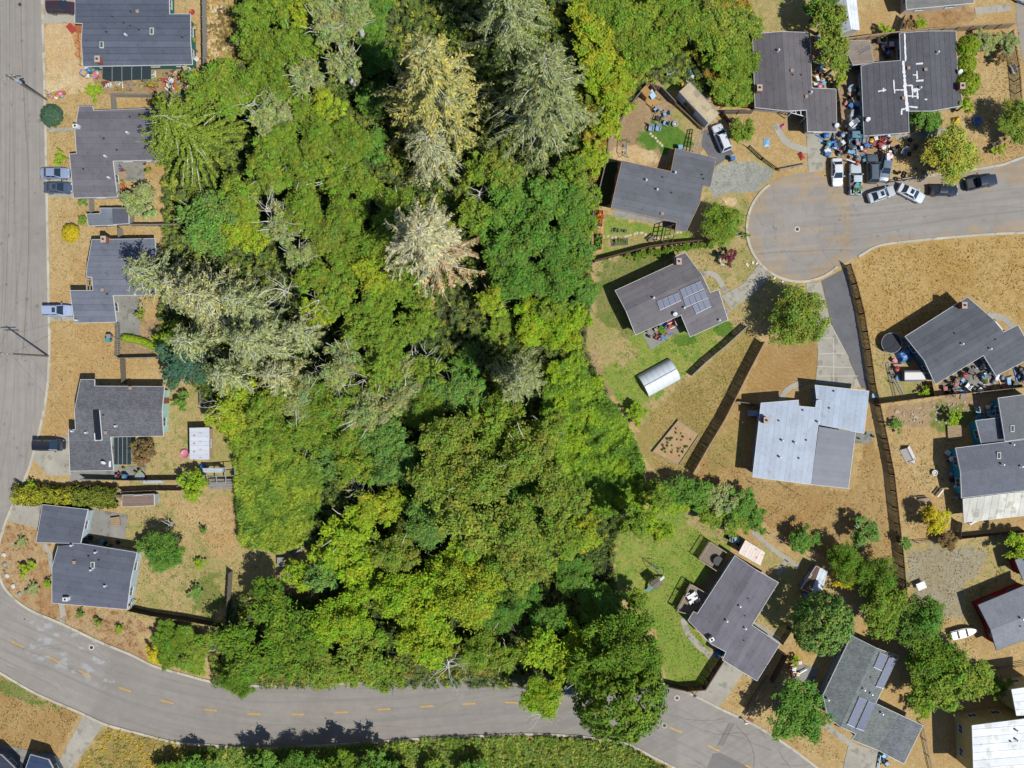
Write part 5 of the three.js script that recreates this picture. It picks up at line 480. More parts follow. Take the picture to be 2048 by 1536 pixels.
// clipped hedge of the corner house: two lengths
for (const [x0, x1, k, l] of [[24, 145, 'X', 'golden green length of the long clipped hedge'], [145, 232, 'DG', 'darker green length of the long clipped hedge']]) { const t = thing('hedge', l, 'hedge'); reseed(x0); const L = new Leaves(); const a = U(x0, 990 + (x0 > 100 ? 4 : 0), 1.8), b = U(x1, 995, 1.8); for (let i = 0; i < 7000; i++) { const s = rnd(), ang = rr(-1.9, 1.9), rad = rr(0.85, 1.15) * (1.3 + 0.35 * fbm(s * 9, 3, 2)); const o = V(0, Math.cos(ang), Math.sin(ang)); const p = V(a.x + (b.x - a.x) * s, 1.0 + o.y * rad * 0.75, a.z + (b.z - a.z) * s + o.z * rad * 1.05); const lump = vnoise(p.x * 1.7 + 5, p.z * 1.7 + p.y); p.y += (lump - 0.5) * 0.9; p.z += (vnoise(p.x * 2.1, p.z * 2.1 + 9) - 0.5) * 0.6; const bq = 0.75 + 0.5 * vnoise(p.x * 3, p.z * 3); L.quad(p, dirR(), V().copy(o).addScaledVector(dirR(), 0.9).normalize(), rr(0.2, 0.42), rr(0.12, 0.24), tone().map(v => v * bq), V(o.x, o.y, o.z), 0.2); } mesh('foliage', L.geo(), foliage('hedge' + k, k === 'X' ? [164, 164, 46] : [132, 142, 50]), t); new MB().box((a.x + b.x) / 2, 0.4, (a.z + b.z) / 2, Math.abs(b.x - a.x), 0.9, 0.5).build('stem', barkM, t); }
{ const t = thing('hedge', 'low mixed hedge behind the timber walk', 'hedge'); reseed(4); const L = new Leaves(); for (let i = 0; i < 2600; i++) { const s = rnd(), p0 = U(246 + 62 * s, 676 + 12 * Math.pow(s, 2) * 1.5, 0.6); const o = dirR(); o.y = Math.abs(o.y); L.quad(V(p0.x + o.x * 0.5, 0.4 + o.y * 0.6, p0.z + o.z * 0.7), V().crossVectors(dirR(), o).normalize(), o, rr(0.15, 0.3), rr(0.1, 0.2), tone(), o, 0.4); } mesh('foliage', L.geo(), foliage('YG', leafKinds.YG), t); }
// dead and bare trees: pale branches
function deadTree(px, py, h, R, label, n = 14, s = 1, mat = paleBark) { reseed(s); const t = thing('bare_tree', label, 'tree', V((px - 1024) / PPM, 0, (py - 768) / PPM)); new MB().rod(V(0, 0, 0), V(0, h * 0.7, 0), 0.13, 0.07, 7).build('trunk', mat, t); for (let i = 0; i < n; i++) { const mb = new MB(); let a = i * 2.4 + rr(-0.3, 0.3), p = V(0, h * rr(0.3, 0.7), 0), r = 0.075; for (let j = 0; j < 5; j++) { a += rr(-0.55, 0.55); const q = V(p.x + Math.cos(a) * R / 5, p.y + rr(0, h * 0.09), p.z + Math.sin(a) * R / 5); mb.rod(p, q, r, r * 0.72, 5); r *= 0.72; p = q; if (j > 1) { const e = V(q.x + Math.cos(a + 1) * R / 7, q.y + 0.2, q.z + Math.sin(a + 1) * R / 7); mb.rod(q, e, r * 0.7, 0.01, 4); } } mb.build('branch', mat, t); } return t; }
deadTree(900, 1312, 7, 4, 'dead tree with white curling branches at the roadside edge of the wood', 12, 3); deadTree(690, 758, 11, 4.2, 'bare lichen white tree in the middle of the wood', 14, 5); deadTree(565, 440, 11, 3.4, 'bare pale tree behind the blue green trees', 14, 6); deadTree(480, 800, 9, 3.4, 'bare pale tree beside the rusty shed side', 12, 7); deadTree(590, 590, 10, 3.2, 'bare pale tree among the lichen grey conifers', 12, 8); deadTree(860, 715, 7, 2.6, 'bare twiggy tree in the dark clearing', 12, 9); deadTree(347, 1045, 2.4, 1.2, 'small dead tree on the dry back lawn', 9, 10); deadTree(745, 760, 11, 3.6, 'bare white limbed tree deep in the wood', 13, 12); deadTree(540, 240, 11, 3, 'bare pale limbed tree beside the feathery conifer', 14, 13); deadTree(590, 262, 10, 3, 'bare grey tree near the yellow flowering tree', 12, 14); deadTree(660, 610, 10, 3, 'bare grey tree near the grassy gap', 12, 15); deadTree(640, 470, 10, 3, 'bare twiggy tree beside the olive alder', 13, 16); deadTree(1085, 1400, 9, 3, 'bare limbed tree leaning over the lower street', 10, 17); deadTree(740, 950, 6, 2.6, 'bare bush of pale stems near the bramble thicket', 14, 18);
deadTree(720, 975, 4, 2, 'grey bare shrub beside the bramble thicket', 12, 19); deadTree(960, 395, 5, 2, 'fallen bare shrub under the tall spruces', 9, 20);
// undergrowth nobody could count: brambles, ferns and weeds
const clump = (() => { reseed(41); const L = new Leaves(); for (let i = 0; i < 26; i++) { const o = dirR(); o.y = Math.abs(o.y) * 0.8 + 0.1; o.normalize(); const p = V(o.x * rr(0.1, 0.5), o.y * rr(0.05, 0.4), o.z * rr(0.1, 0.5)); L.quad(p, V().crossVectors(dirR(), o).normalize(), o, rr(0.16, 0.34), rr(0.12, 0.22), tone(), V(o.x * 0.4, 1, o.z * 0.4).normalize(), 0.6); } return L.geo(); })();
function cover(name, label, poly, n, cols, hf, s, sc = [0.7, 1.4]) {
  reseed(s); const im = new THREE.InstancedMesh(clump, foliage('cover', [255, 255, 255]), n); const xs = poly.map(p => p[0]), ys = poly.map(p => p[1]), x0 = Math.min(...xs), x1 = Math.max(...xs), y0 = Math.min(...ys), y1 = Math.max(...ys); const m = new THREE.Matrix4(), c = new THREE.Color(); const tones = cols.map(k => C(...k)); let i = 0, guard = 0;
  while (i < n && guard++ < n * 8) { const x = rr(x0, x1), y = rr(y0, y1); if (!inPoly(poly, x, y)) continue; const ht = hf(x, y); if (ht === null) continue; const k = rr(...sc); m.makeRotationY(rr(0, 6.28)); m.scale(V(k, k * rr(0.8, 1.3), k)); m.setPosition((x - 1024) / PPM, ht * rr(0.8, 1), (y - 768) / PPM); im.setMatrixAt(i, m); const nn = fbm(x / 30, y / 30, 3); c.copy(tones[Math.min(tones.length - 1, Math.floor(sstep(0.3, 0.7, nn + rr(-0.12, 0.12)) * tones.length))]).multiplyScalar(rr(0.8, 1.2) * 2.4); im.setColorAt(i, c); i++; }
  im.count = i; im.name = numbered(name); im.castShadow = im.receiveShadow = true; im.userData = { kind: 'stuff', label, category: 'undergrowth' }; scene.add(im);
}
const mound = (hi, sc) => (x, y) => hi * (0.25 + 0.9 * fbm(x / sc + 7, y / sc, 2));
const floorPoly = zones[0][1];
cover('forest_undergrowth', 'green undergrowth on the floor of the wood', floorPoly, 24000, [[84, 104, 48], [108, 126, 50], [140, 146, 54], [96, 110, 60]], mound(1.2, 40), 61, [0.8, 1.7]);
cover('bramble_thicket', 'dense bramble thicket beside the dry back lawn', [[476, 920], [560, 880], [650, 940], [640, 1020], [610, 1085], [560, 1100], [486, 1088]], 3600, [[104, 134, 46], [122, 148, 48], [138, 156, 50]], mound(2.4, 26), 62);
cover('bramble_thicket', 'bright green bramble thicket sloping down to the weedy yard', [[1090, 760], [1150, 700], [1180, 760], [1250, 840], [1285, 930], [1280, 1010], [1200, 1030], [1130, 960], [1080, 860]], 5200, [[96, 130, 42], [112, 148, 42], [132, 162, 46]], mound(3.0, 20), 63);
cover('bramble_thicket', 'yellow green scrub beside the play yard', [[1180, -20], [1480, -20], [1506, 70], [1508, 215], [1445, 218], [1402, 150], [1380, 112], [1330, 108], [1285, 150], [1215, 270], [1190, 360], [1165, 360]], 9000, [[104, 122, 44], [134, 142, 46], [172, 160, 46], [150, 128, 56]], mound(2.2, 34), 64);
cover('roadside_scrub', 'weedy scrub on the outer side of the lower street', [[430, 1494], [650, 1492], [760, 1484], [912, 1474], [1072, 1470], [1172, 1477], [1253, 1490], [1340, 1540], [1340, 1590], [330, 1590], [360, 1500]], 5200, [[104, 128, 46], [126, 148, 50], [150, 156, 70], [116, 140, 60]], mound(0.9, 26), 65);
cover('roadside_scrub', 'scrub at the inner kerb of the lower street', [[430, 1340], [640, 1320], [860, 1300], [960, 1330], [1060, 1350], [800, 1352], [620, 1367], [440, 1362]], 1500, [[120, 120, 60], [160, 134, 74], [110, 126, 44]], mound(0.8, 30), 66);
cover('lawn_weeds', 'weeds and tufts in the weedy yard', [[1300, 830], [1390, 760], [1490, 665], [1520, 690], [1395, 935], [1310, 945]], 1700, [[184, 156, 98], [186, 160, 96], [150, 140, 76], [170, 150, 90]], () => 0.01, 67, [0.15, 0.4]);
cover('lawn_weeds', 'yellow flowering weeds beside the cracked drive', [[215, 1455], [420, 1495], [380, 1545], [150, 1545]], 600, [[180, 160, 70], [160, 146, 84], [150, 140, 76], [130, 134, 64]], () => 0.04, 68, [0.3, 0.8]);
cover('lawn_weeds', 'dry weeds around the sandy clearing', [[412, 0], [480, 0], [480, 130], [412, 140]], 450, [[176, 146, 90], [150, 140, 70], [120, 100, 60]], () => 0.05, 69, [0.4, 0.9]);

// fine tufts of the mown and dry yards: real blades that roughen the flat lawns
const tuft = (() => { reseed(43); const L = new Leaves(); for (let i = 0; i < 9; i++) { const a = rr(0, 6.28), o = V(Math.cos(a) * 0.5, 1, Math.sin(a) * 0.5).normalize(); L.quad(V(o.x * 0.3, 0.12, o.z * 0.3), o, V(-Math.sin(a), 0, Math.cos(a)), 0.5, 0.16, tone(0.3), V(0, 1, 0), 0.5); } return L.geo(); })();
function tufts(label, poly, n, cols, s) {
  reseed(s); const n2 = Math.round(n * 0.6), im = new THREE.InstancedMesh(tuft, foliage('cover', [255, 255, 255]), Math.round(n * 0.6)), xs = poly.map(p => p[0]), ys = poly.map(p => p[1]); const m = new THREE.Matrix4(), c = new THREE.Color(), T2 = cols.map(k => C(...k)); let i = 0, g = 0;
  while (i < n2 && g++ < n * 8) { const x = rr(Math.min(...xs), Math.max(...xs)), y = rr(Math.min(...ys), Math.max(...ys)); if (!inPoly(poly, x, y) || fbm(x / 22 + 4, y / 22, 3) < rr(0.3, 0.6)) continue; const k = rr(0.15, 0.5); m.makeRotationY(rr(0, 6.28)); m.scale(V(k, k * rr(0.5, 1), k)); m.setPosition((x - 1024) / PPM, 0, (y - 768) / PPM); im.setMatrixAt(i, m); c.copy(pick(T2)).multiplyScalar(rr(0.8, 1.2) * 2.1); im.setColorAt(i, c); i++; }
  im.count = i; im.name = numbered('grass_tufts'); im.castShadow = im.receiveShadow = true; im.userData = { kind: 'stuff', label, category: 'grass' }; scene.add(im);
}
const straw = [[190, 152, 96], [168, 130, 78], [150, 124, 74], [140, 132, 70]], greens = [[136, 150, 56], [118, 142, 50], [158, 156, 76]];
tufts('dry grass tufts on the western front lawns', [[100, 200], [330, 200], [330, 480], [310, 700], [240, 760], [100, 850]], 3600, straw, 81); tufts('dry grass tufts on the back lawn of the corner house', [[250, 990], [480, 990], [480, 1085], [520, 1120], [450, 1260], [260, 1235]], 3200, straw.concat([[128, 132, 60]]), 82); tufts('dry grass tufts on the golden lawn', [[1705, 545], [1755, 497], [1985, 474], [2048, 470], [2048, 640], [1935, 592], [1800, 680], [1760, 760]], 4600, [[196, 156, 94], [174, 134, 76], [150, 116, 66]], 83); tufts('mown brown grass tufts below the white roofed house', [[1440, 830], [1510, 960], [1700, 985], [1735, 880], [1780, 1050], [1800, 1180], [1640, 1110], [1520, 1040], [1395, 960]], 3600, [[182, 142, 88], [166, 126, 76], [150, 124, 74]], 84); tufts('grass tufts of the green lawn beside the deck house', [[1240, 1080], [1300, 1030], [1400, 1015], [1465, 1075], [1380, 1235], [1425, 1315], [1410, 1370], [1340, 1370], [1300, 1230]], 4200, greens, 85); tufts('grass tufts around the solar house yard', [[1195, 530], [1420, 492], [1495, 480], [1540, 560], [1490, 640], [1390, 745], [1285, 860], [1180, 720], [1195, 600]], 4200, greens.concat(straw), 86); tufts('dry grass tufts on the turquoise house lawn', [[1775, 850], [1910, 880], [1920, 1075], [1815, 1085]], 1800, straw.concat(greens), 87); tufts('dry grass tufts on the yards round the turning circle', [[1415, 400], [1500, 400], [1495, 480], [1430, 480]], 500, straw.concat(greens), 88); tufts('dry grass tufts on the slope of the red walled house', [[1815, 1100], [2048, 1090], [2048, 1160], [1950, 1200], [1950, 1320], [1880, 1260], [1820, 1190]], 1800, straw, 89); tufts('dry grass tufts along the verge of the lower street', [[1450, 1400], [1560, 1330], [1690, 1360], [1650, 1440], [1690, 1530], [1600, 1500]], 1500, straw, 90); tufts('grass tufts on the brown lawn beside the cracked drive', [[0, 1352], [160, 1430], [108, 1515], [0, 1485]], 1500, straw.concat(greens), 91); tufts('dry grass tufts on the north eastern yards', [[1920, 240], [1940, 70], [2040, 60], [2048, 310], [1960, 330], [1790, 350], [1790, 290]], 2200, straw, 92);
// ---------- vehicles ----------
const tyreM = M('tyre', C(44, 44, 46), { roughness: 0.95 }), rimM = M('rim', C(190, 194, 200), { roughness: 0.3, metalness: 0.7 }), carGlass = M('car_glass', C(46, 60, 72), { roughness: 0.05 }), lampM = M('headlight', C(220, 224, 228), { roughness: 0.1 }), tailM = M('tail_light', C(150, 30, 30), { roughness: 0.2 }), plasticM = M('black_trim', C(48, 48, 52), { roughness: 0.7 });
const paint = (key, c) => mats['paint_' + key] ??= Object.assign(new THREE.MeshPhysicalMaterial({ color: C(...c), roughness: 0.35, metalness: 0.1, clearcoat: 0.8, clearcoatRoughness: 0.12 }), { name: 'paint_' + key });
function loft(sections) {                               // sections: arrays of Vector3 rings of the same length
  const P = [], N = sections[0].length; for (let i = 0; i + 1 < sections.length; i++) for (let j = 0; j + 1 < N; j++) { const a = sections[i][j], b = sections[i + 1][j], c = sections[i + 1][j + 1], d = sections[i][j + 1]; for (const q of [a, b, c, a, c, d]) P.push(q.x, q.y, q.z); }
  for (const [s, f] of [[sections[0], 1], [sections[sections.length - 1], -1]]) { const m = s.reduce((t, q) => t.add(q), V()).divideScalar(N); for (let j = 0; j + 1 < N; j++) { const tri = f > 0 ? [m, s[j], s[j + 1]] : [m, s[j + 1], s[j]]; for (const q of tri) P.push(q.x, q.y, q.z); } }
  const g = new THREE.BufferGeometry(); g.setAttribute('position', new THREE.Float32BufferAttribute(P, 3)); g.computeVertexNormals(); return fin(g);
}
const carTypes = {   // profile stations: x along the car (front +), half width, top height; cabin: x of rear base, rear roof, front roof, windscreen base
  sedan: { L: 4.7, W: 1.82, st: [[-2.35, 0.72, 0.7], [-2.2, 0.84, 0.94], [-1.5, 0.9, 1.0], [-0.6, 0.91, 0.98], [0.9, 0.91, 0.97], [1.7, 0.88, 0.88], [2.15, 0.8, 0.76], [2.35, 0.62, 0.6]], cab: [-1.72, -1.0, 0.25, 1.05], roof: 1.44 },
  suv: { L: 4.75, W: 1.9, st: [[-2.37, 0.8, 0.9], [-2.3, 0.9, 1.08], [-1.5, 0.94, 1.1], [0.9, 0.95, 1.1], [1.7, 0.92, 1.02], [2.2, 0.84, 0.9], [2.37, 0.68, 0.7]], cab: [-2.3, -2.0, 0.35, 1.1], roof: 1.74 },
  van: { L: 4.9, W: 1.95, st: [[-2.45, 0.84, 0.9], [-2.4, 0.94, 1.08], [-1.5, 0.97, 1.1], [1.1, 0.97, 1.08], [1.9, 0.92, 0.98], [2.3, 0.82, 0.84], [2.45, 0.66, 0.66]], cab: [-2.4, -2.2, 0.55, 1.5], roof: 1.78 },
  pickup: { L: 5.2, W: 1.9, st: [[-2.6, 0.86, 0.6], [-2.55, 0.92, 0.66], [-0.9, 0.93, 0.66], [-0.85, 0.94, 1.08], [1.0, 0.94, 1.08], [1.9, 0.92, 1.0], [2.45, 0.86, 0.9], [2.6, 0.72, 0.7]], cab: [-0.85, -0.7, 0.3, 0.95], roof: 1.74, bed: 1 },
};
function car(type, px, py, ang, color, label, o = {}) {
  const S = carTypes[type], p = WX([px, py]); const t = thing(o.name || (type === 'pickup' ? 'pickup_truck' : type === 'van' ? 'minivan' : type === 'suv' ? 'sport_utility_vehicle' : 'sedan_car'), label, o.cat || (type === 'pickup' ? 'pickup' : 'car'), V(p[0], o.y ?? 0.05, p[1]), -ang * Math.PI / 180); const pm = paint(color.join('_'), color);
  const ring = (x, w, h) => { const b = 0.3, r = []; for (const [u, v] of [[-0.96, 0], [-1, 0.2], [-1.02, 0.55], [-0.98, 0.82], [-0.86, 0.96], [-0.5, 1.0], [0, 1.02], [0.5, 1.0], [0.86, 0.96], [0.98, 0.82], [1.02, 0.55], [1, 0.2], [0.96, 0], [0, -0.02], [-0.96, 0]]) r.push(V(x, b + (h - b) * v, u * w)); return r; };
  const st = []; for (let i = 0; i + 1 < S.st.length; i++) { const a = S.st[i], b = S.st[i + 1]; for (let k = 0; k < 3; k++) st.push(a.map((v, q) => v + (b[q] - v) * k / 3)); } st.push(S.st[S.st.length - 1]);
  mesh('body', loft(st.map(s => ring(...s))), pm, t);
  const [rb, rr_, fr, fb] = S.cab, y0 = S.st[2][2] - 0.06, hw = S.W / 2 - 0.08, y1 = S.roof, rw = hw - 0.2; if (S.bed) { }
  const yb = type === 'pickup' ? 1.02 : y0;
  const quad = (name, pts, mat) => { const P = []; for (const q of [pts[0], pts[1], pts[2], pts[0], pts[2], pts[3]]) P.push(q.x, q.y, q.z); const g = new THREE.BufferGeometry(); g.setAttribute('position', new THREE.Float32BufferAttribute(P, 3)); g.computeVertexNormals(); return mesh(name, fin(g), mat, t); };
  quad('windshield', [V(fb, yb + 0.02, -hw * 0.93), V(fb, yb + 0.02, hw * 0.93), V(fr, y1 - 0.03, rw), V(fr, y1 - 0.03, -rw)], carGlass); quad('rear_window', [V(rb, yb + 0.02, hw * 0.93), V(rb, yb + 0.02, -hw * 0.93), V(rr_, y1 - 0.03, -rw), V(rr_, y1 - 0.03, rw)], carGlass);
  for (const s of [-1, 1]) { quad('side_window', [V(fb, yb, s * hw * 0.95), V(rb, yb, s * hw * 0.95), V(rr_, y1 - 0.03, s * rw), V(fr, y1 - 0.03, s * rw)], carGlass); const pil = new MB().bar(V(fb, yb, s * hw * 0.95), V(fr, y1 - 0.02, s * rw), 0.09, 0.06).bar(V(rb, yb, s * hw * 0.95), V(rr_, y1 - 0.02, s * rw), 0.12, 0.06).bar(V((fr + rr_) / 2, yb, s * hw * 0.98), V((fr + rr_) / 2, y1 - 0.03, s * (rw + 0.01)), 0.08, 0.05); pil.build('pillar', pm, t).userData.kind = 'stuff'; }
  const rf = []; for (const [x, k] of [[rr_ - 0.04, 0.9], [rr_ + 0.1, 1], [(fr + rr_) / 2, 1.01], [fr - 0.15, 1], [fr + 0.04, 0.92]]) rf.push([-1, -0.97, -0.6, 0, 0.6, 0.97, 1, 0, -1].map((u, j) => V(x, y1 + (j > 6 ? -0.05 : [-0.03, 0, 0.035, 0.05, 0.035, 0, -0.03][j]), u * (rw + 0.03) * k))); mesh('roof_panel', loft(rf), o.roof ? paint(o.roof.join('_'), o.roof) : pm, t);
  if (o.sunroof) new MB().box(fr - 0.45, y1 + 0.045, 0, 0.55, 0.02, rw * 1.2).build('sunroof', carGlass, t); if (o.rack) for (const s of [-1, 1]) new MB().bar(V(rr_ + 0.1, y1 + 0.08, s * (rw - 0.05)), V(fr - 0.2, y1 + 0.08, s * (rw - 0.05)), 0.05).build('roof_rail', plasticM, t);
  if (S.bed) { for (const s of [-1, 1]) new MB().box(-1.72, 0.86, s * 0.86, 1.7, 0.42, 0.14).build('bed_side', pm, t); new MB().box(-2.55, 0.86, 0, 0.1, 0.42, 1.76).build('tailgate', pm, t); new MB().box(-1.7, 0.68, 0, 1.6, 0.03, 1.56).build('bed_floor', plasticM, t); }
  for (const [x, s] of [[S.L * 0.3, 1], [S.L * 0.3, -1], [-S.L * 0.29, 1], [-S.L * 0.29, -1]]) { const w = new THREE.Group(); w.name = 'wheel'; w.position.set(x, 0.33, s * (S.W / 2 - 0.1)); t.add(w); const g = new THREE.CylinderGeometry(0.33, 0.33, 0.22, 20); g.rotateX(Math.PI / 2); mesh('tyre', fin(g), tyreM, w); const g2 = new THREE.CylinderGeometry(0.21, 0.21, 0.24, 14); g2.rotateX(Math.PI / 2); mesh('rim', fin(g2), rimM, w); }
  for (const s of [-1, 1]) { new MB().box(S.L / 2 - 0.16, 0.68, s * (S.W / 2 - 0.33), 0.14, 0.13, 0.34, s * 0.3).build('headlight', lampM, t); new MB().box(-S.L / 2 + 0.07, 0.78, s * (S.W / 2 - 0.26), 0.1, 0.16, 0.26).build('tail_light', tailM, t); new MB().box(fb - 0.25, yb + 0.12, s * (S.W / 2 + 0.1), 0.14, 0.13, 0.22).build('mirror', pm, t); }
  new MB().box(S.L / 2 - 0.05, 0.42, 0, 0.14, 0.16, S.W * 0.7).build('front_bumper', plasticM, t); new MB().box(-S.L / 2 + 0.02, 0.45, 0, 0.14, 0.16, S.W * 0.8).build('rear_bumper', plasticM, t);
  return t;
}
car('suv', 129, 20, 0, [58, 34, 48], 'dark maroon classic car on the drive of the teal walled house', { name: 'classic_car' });
car('sedan', 116, 349, 0, [150, 168, 196], 'silver blue sedan beside the lime green bush'); car('sedan', 122, 378, 0, [74, 92, 116], 'dark slate sedan next to the silver blue one', { sunroof: 1 });
car('suv', 122, 622, 0, [176, 192, 222], 'silver sport utility vehicle with sunroof half under the garage roof', { sunroof: 1 }); car('van', 105, 889, 0, [36, 40, 50], 'black minivan on the concrete drive', { rack: 1 });
car('suv', 1440, 279, -112, [236, 240, 244], 'white wagon parked beside the box trailer', { name: 'station_wagon', rack: 1 });
car('sedan', 1670, 347, 88, [242, 243, 244], 'white sedan parked at the foot of the concrete drive'); car('pickup', 1706, 361, -90, [214, 224, 228], 'white pickup with belongings in its bed'); car('suv', 1740, 340, -91, [96, 108, 116], 'dark grey sport utility vehicle beside the pickup', { rack: 1 }); car('sedan', 1766, 338, 98, [118, 132, 146], 'blue grey sedan with belongings on its trunk');
car('sedan', 1758, 391, -19, [206, 210, 214], 'silver sedan parked askew on the lane', { sunroof: 1 }); car('sedan', 1817, 389, 27, [232, 236, 240], 'white sedan angled nose to nose with the silver one', { sunroof: 1 }); car('sedan', 1882, 383, 0, [38, 44, 54], 'black sedan parked under the feathery tree'); car('pickup', 1957, 367, -12, [54, 62, 74], 'dark pickup with an empty black bed', { name: 'pickup_truck' });
car('pickup', 1703, 274, -90, [120, 150, 158], 'faded teal pickup buried in belongings'); car('sedan', 2052, 2, 20, [200, 208, 214], 'pale car at the edge of the side street');
{ // box trailer
  const a = U(1356, 185, 3.2), d = Math.atan2(233 - 170, 1423 - 1372); const p = U(1398, 205, 3.0), t = thing('box_trailer', 'long white box trailer with flower picture on its side', 'trailer', V(p.x, 0, p.z), -0.82); const L = 6.9, W = 2.35; const side = M('trailer_white', C(222, 226, 230), { roughness: 0.5 }); new MB().box(0, 1.75, 0, L, 2.4, W).build('body', side, t); new MB().box(0, 2.99, 0, L + 0.04, 0.08, W + 0.04).build('roof_panel', M('trailer_roof', C(214, 196, 164), { map: T.concrete }), t); for (const z of [-1, 1]) { new MB().box(0, 3.05, z * W / 2, L + 0.08, 0.06, 0.08).build('roof_rail', frameM, t); for (const x of [-2.6, -1.6]) { const g = new THREE.CylinderGeometry(0.42, 0.42, 0.26, 18); g.rotateX(Math.PI / 2); g.translate(x, 0.42, z * (W / 2 - 0.15)); mesh('wheel', fin(g), tyreM, t); } } new MB().box(0, 0.5, 0, L - 0.4, 0.12, 0.9).build('chassis', plasticM, t); new MB().bar(V(L / 2, 0.5, 0), V(L / 2 + 1.1, 0.5, 0), 0.12).build('hitch', plasticM, t);
  const cv = document.createElement('canvas'); cv.width = 256; cv.height = 128; const x = cv.getContext('2d'); x.fillStyle = '#3d4f38'; x.fillRect(0, 0, 256, 128); reseed(6); for (let i = 0; i < 60; i++) { const cx = rr(0, 256), cy = rr(0, 128), r = rr(8, 22); x.fillStyle = pick(['#c8782a', '#cf9c3a', '#c8507c', '#8e2f55', '#e0a0b8', '#55743a', '#d8c060']); for (let k = 0; k < 6; k++) { x.beginPath(); x.ellipse(cx + Math.cos(k) * r * 0.5, cy + Math.sin(k) * r * 0.5, r * 0.5, r * 0.3, k, 0, 7); x.fill(); } } const tx = new THREE.CanvasTexture(cv); tx.colorSpace = THREE.SRGBColorSpace; const g = new THREE.PlaneGeometry(2.4, 1.5); const m = mesh('flower_picture', g, new THREE.MeshStandardMaterial({ map: tx, color: 0xa0a0a0, roughness: 0.6 }), t); m.position.set(-0.6, 1.75, W / 2 + 0.012); }
function boat(px, py, ang, L, W, label, hull, deck) { const p = WX([px, py]), t = thing('boat', label, 'boat', V(p[0], 0, p[1]), -ang * Math.PI / 180); const sec = []; for (let i = 0; i <= 12; i++) { const s = i / 12, w = W / 2 * (s < 0.45 ? 0.92 + 0.18 * s : Math.pow(Math.max(0, 1 - Math.pow((s - 0.45) / 0.55, 2)), 0.7)), x = (s - 0.5) * L, y = 0.75 + 0.2 * s * s; sec.push([V(x, y, -w), V(x, y * 0.6, -w * 0.9), V(x, 0.25, -w * 0.3), V(x, 0.2, 0), V(x, 0.25, w * 0.3), V(x, y * 0.6, w * 0.9), V(x, y, w)]); } mesh('hull', loft(sec), hull, t); const dk = []; for (let i = 0; i <= 12; i++) { const s = i / 12, a = sec[i]; dk.push([a[0].x, a[0].z * 0.86, a[0].y - (deck ? 0.22 : -0.02)]); } const poly = [...dk.map(d => [d[0], d[1]]), ...dk.slice().reverse().map(d => [d[0], -d[1] + 0.001])]; mesh('deck', flat(poly.filter((q, i) => i === 0 || Math.hypot(q[0] - poly[i - 1][0], q[1] - poly[i - 1][1]) > 0.01), deck ? 0.55 : 0.93), deck || hull, t); for (const k of [-0.25, 0.1]) new MB().box(k * L, deck ? 0.62 : 0.97, 0, 0.3, 0.08, W * 0.75).build('bench', plasticM, t); for (const s of [-1, 1]) { const g = new MB(); for (let i = 0; i < 12; i++) { const a = sec[i][s < 0 ? 0 : 6], b = sec[i + 1][s < 0 ? 0 : 6]; if (a.distanceTo(b) > 0.02) g.bar(a, b, 0.07); } g.build('gunwale', whiteTrim, t); } return t; }
boat(1347, 132, 124, 4.4, 1.8, 'open white boat with tan floor stranded in the scrub', whiteTrim, M('boat_floor', C(206, 182, 150))); boat(1922, 1263, -14, 4.2, 1.5, 'white boat beached under the dark green tree', M('boat_white', C(236, 236, 234), { roughness: 0.4 }));
{ // small camper
  const p = U(1829, 752, 1.6), t = thing('camper_trailer', 'small white camper trailer beside the blue tarp', 'trailer', V(p.x, 0, p.z), 0.55 - Math.PI / 2 + 2.6 - 1.57); const bm = M('camper_side', C(120, 128, 136)), rm = M('camper_roof', C(236, 232, 224)); new MB().box(0, 0.95, 0, 3.3, 1.4, 1.7).build('body', bm, t); new MB().box(0, 1.69, 0, 3.35, 0.08, 1.2).build('roof_panel', rm, t); for (const z of [-1, 1]) { new MB().box(0, 1.6, z * 0.72, 3.3, 0.06, 0.4, 0, 0, z * 0.4).build('roof_edge', bm, t); const g = new THREE.CylinderGeometry(0.32, 0.32, 0.2, 16); g.rotateX(Math.PI / 2); g.translate(-0.3, 0.32, z * 0.78); mesh('wheel', fin(g), tyreM, t); new MB().box(0.4, 1.15, z * 0.86, 0.9, 0.5, 0.02).build('window', carGlass, t); } new MB().bar(V(1.6, 0.4, 0), V(2.5, 0.4, 0), 0.1).build('hitch', plasticM, t); }
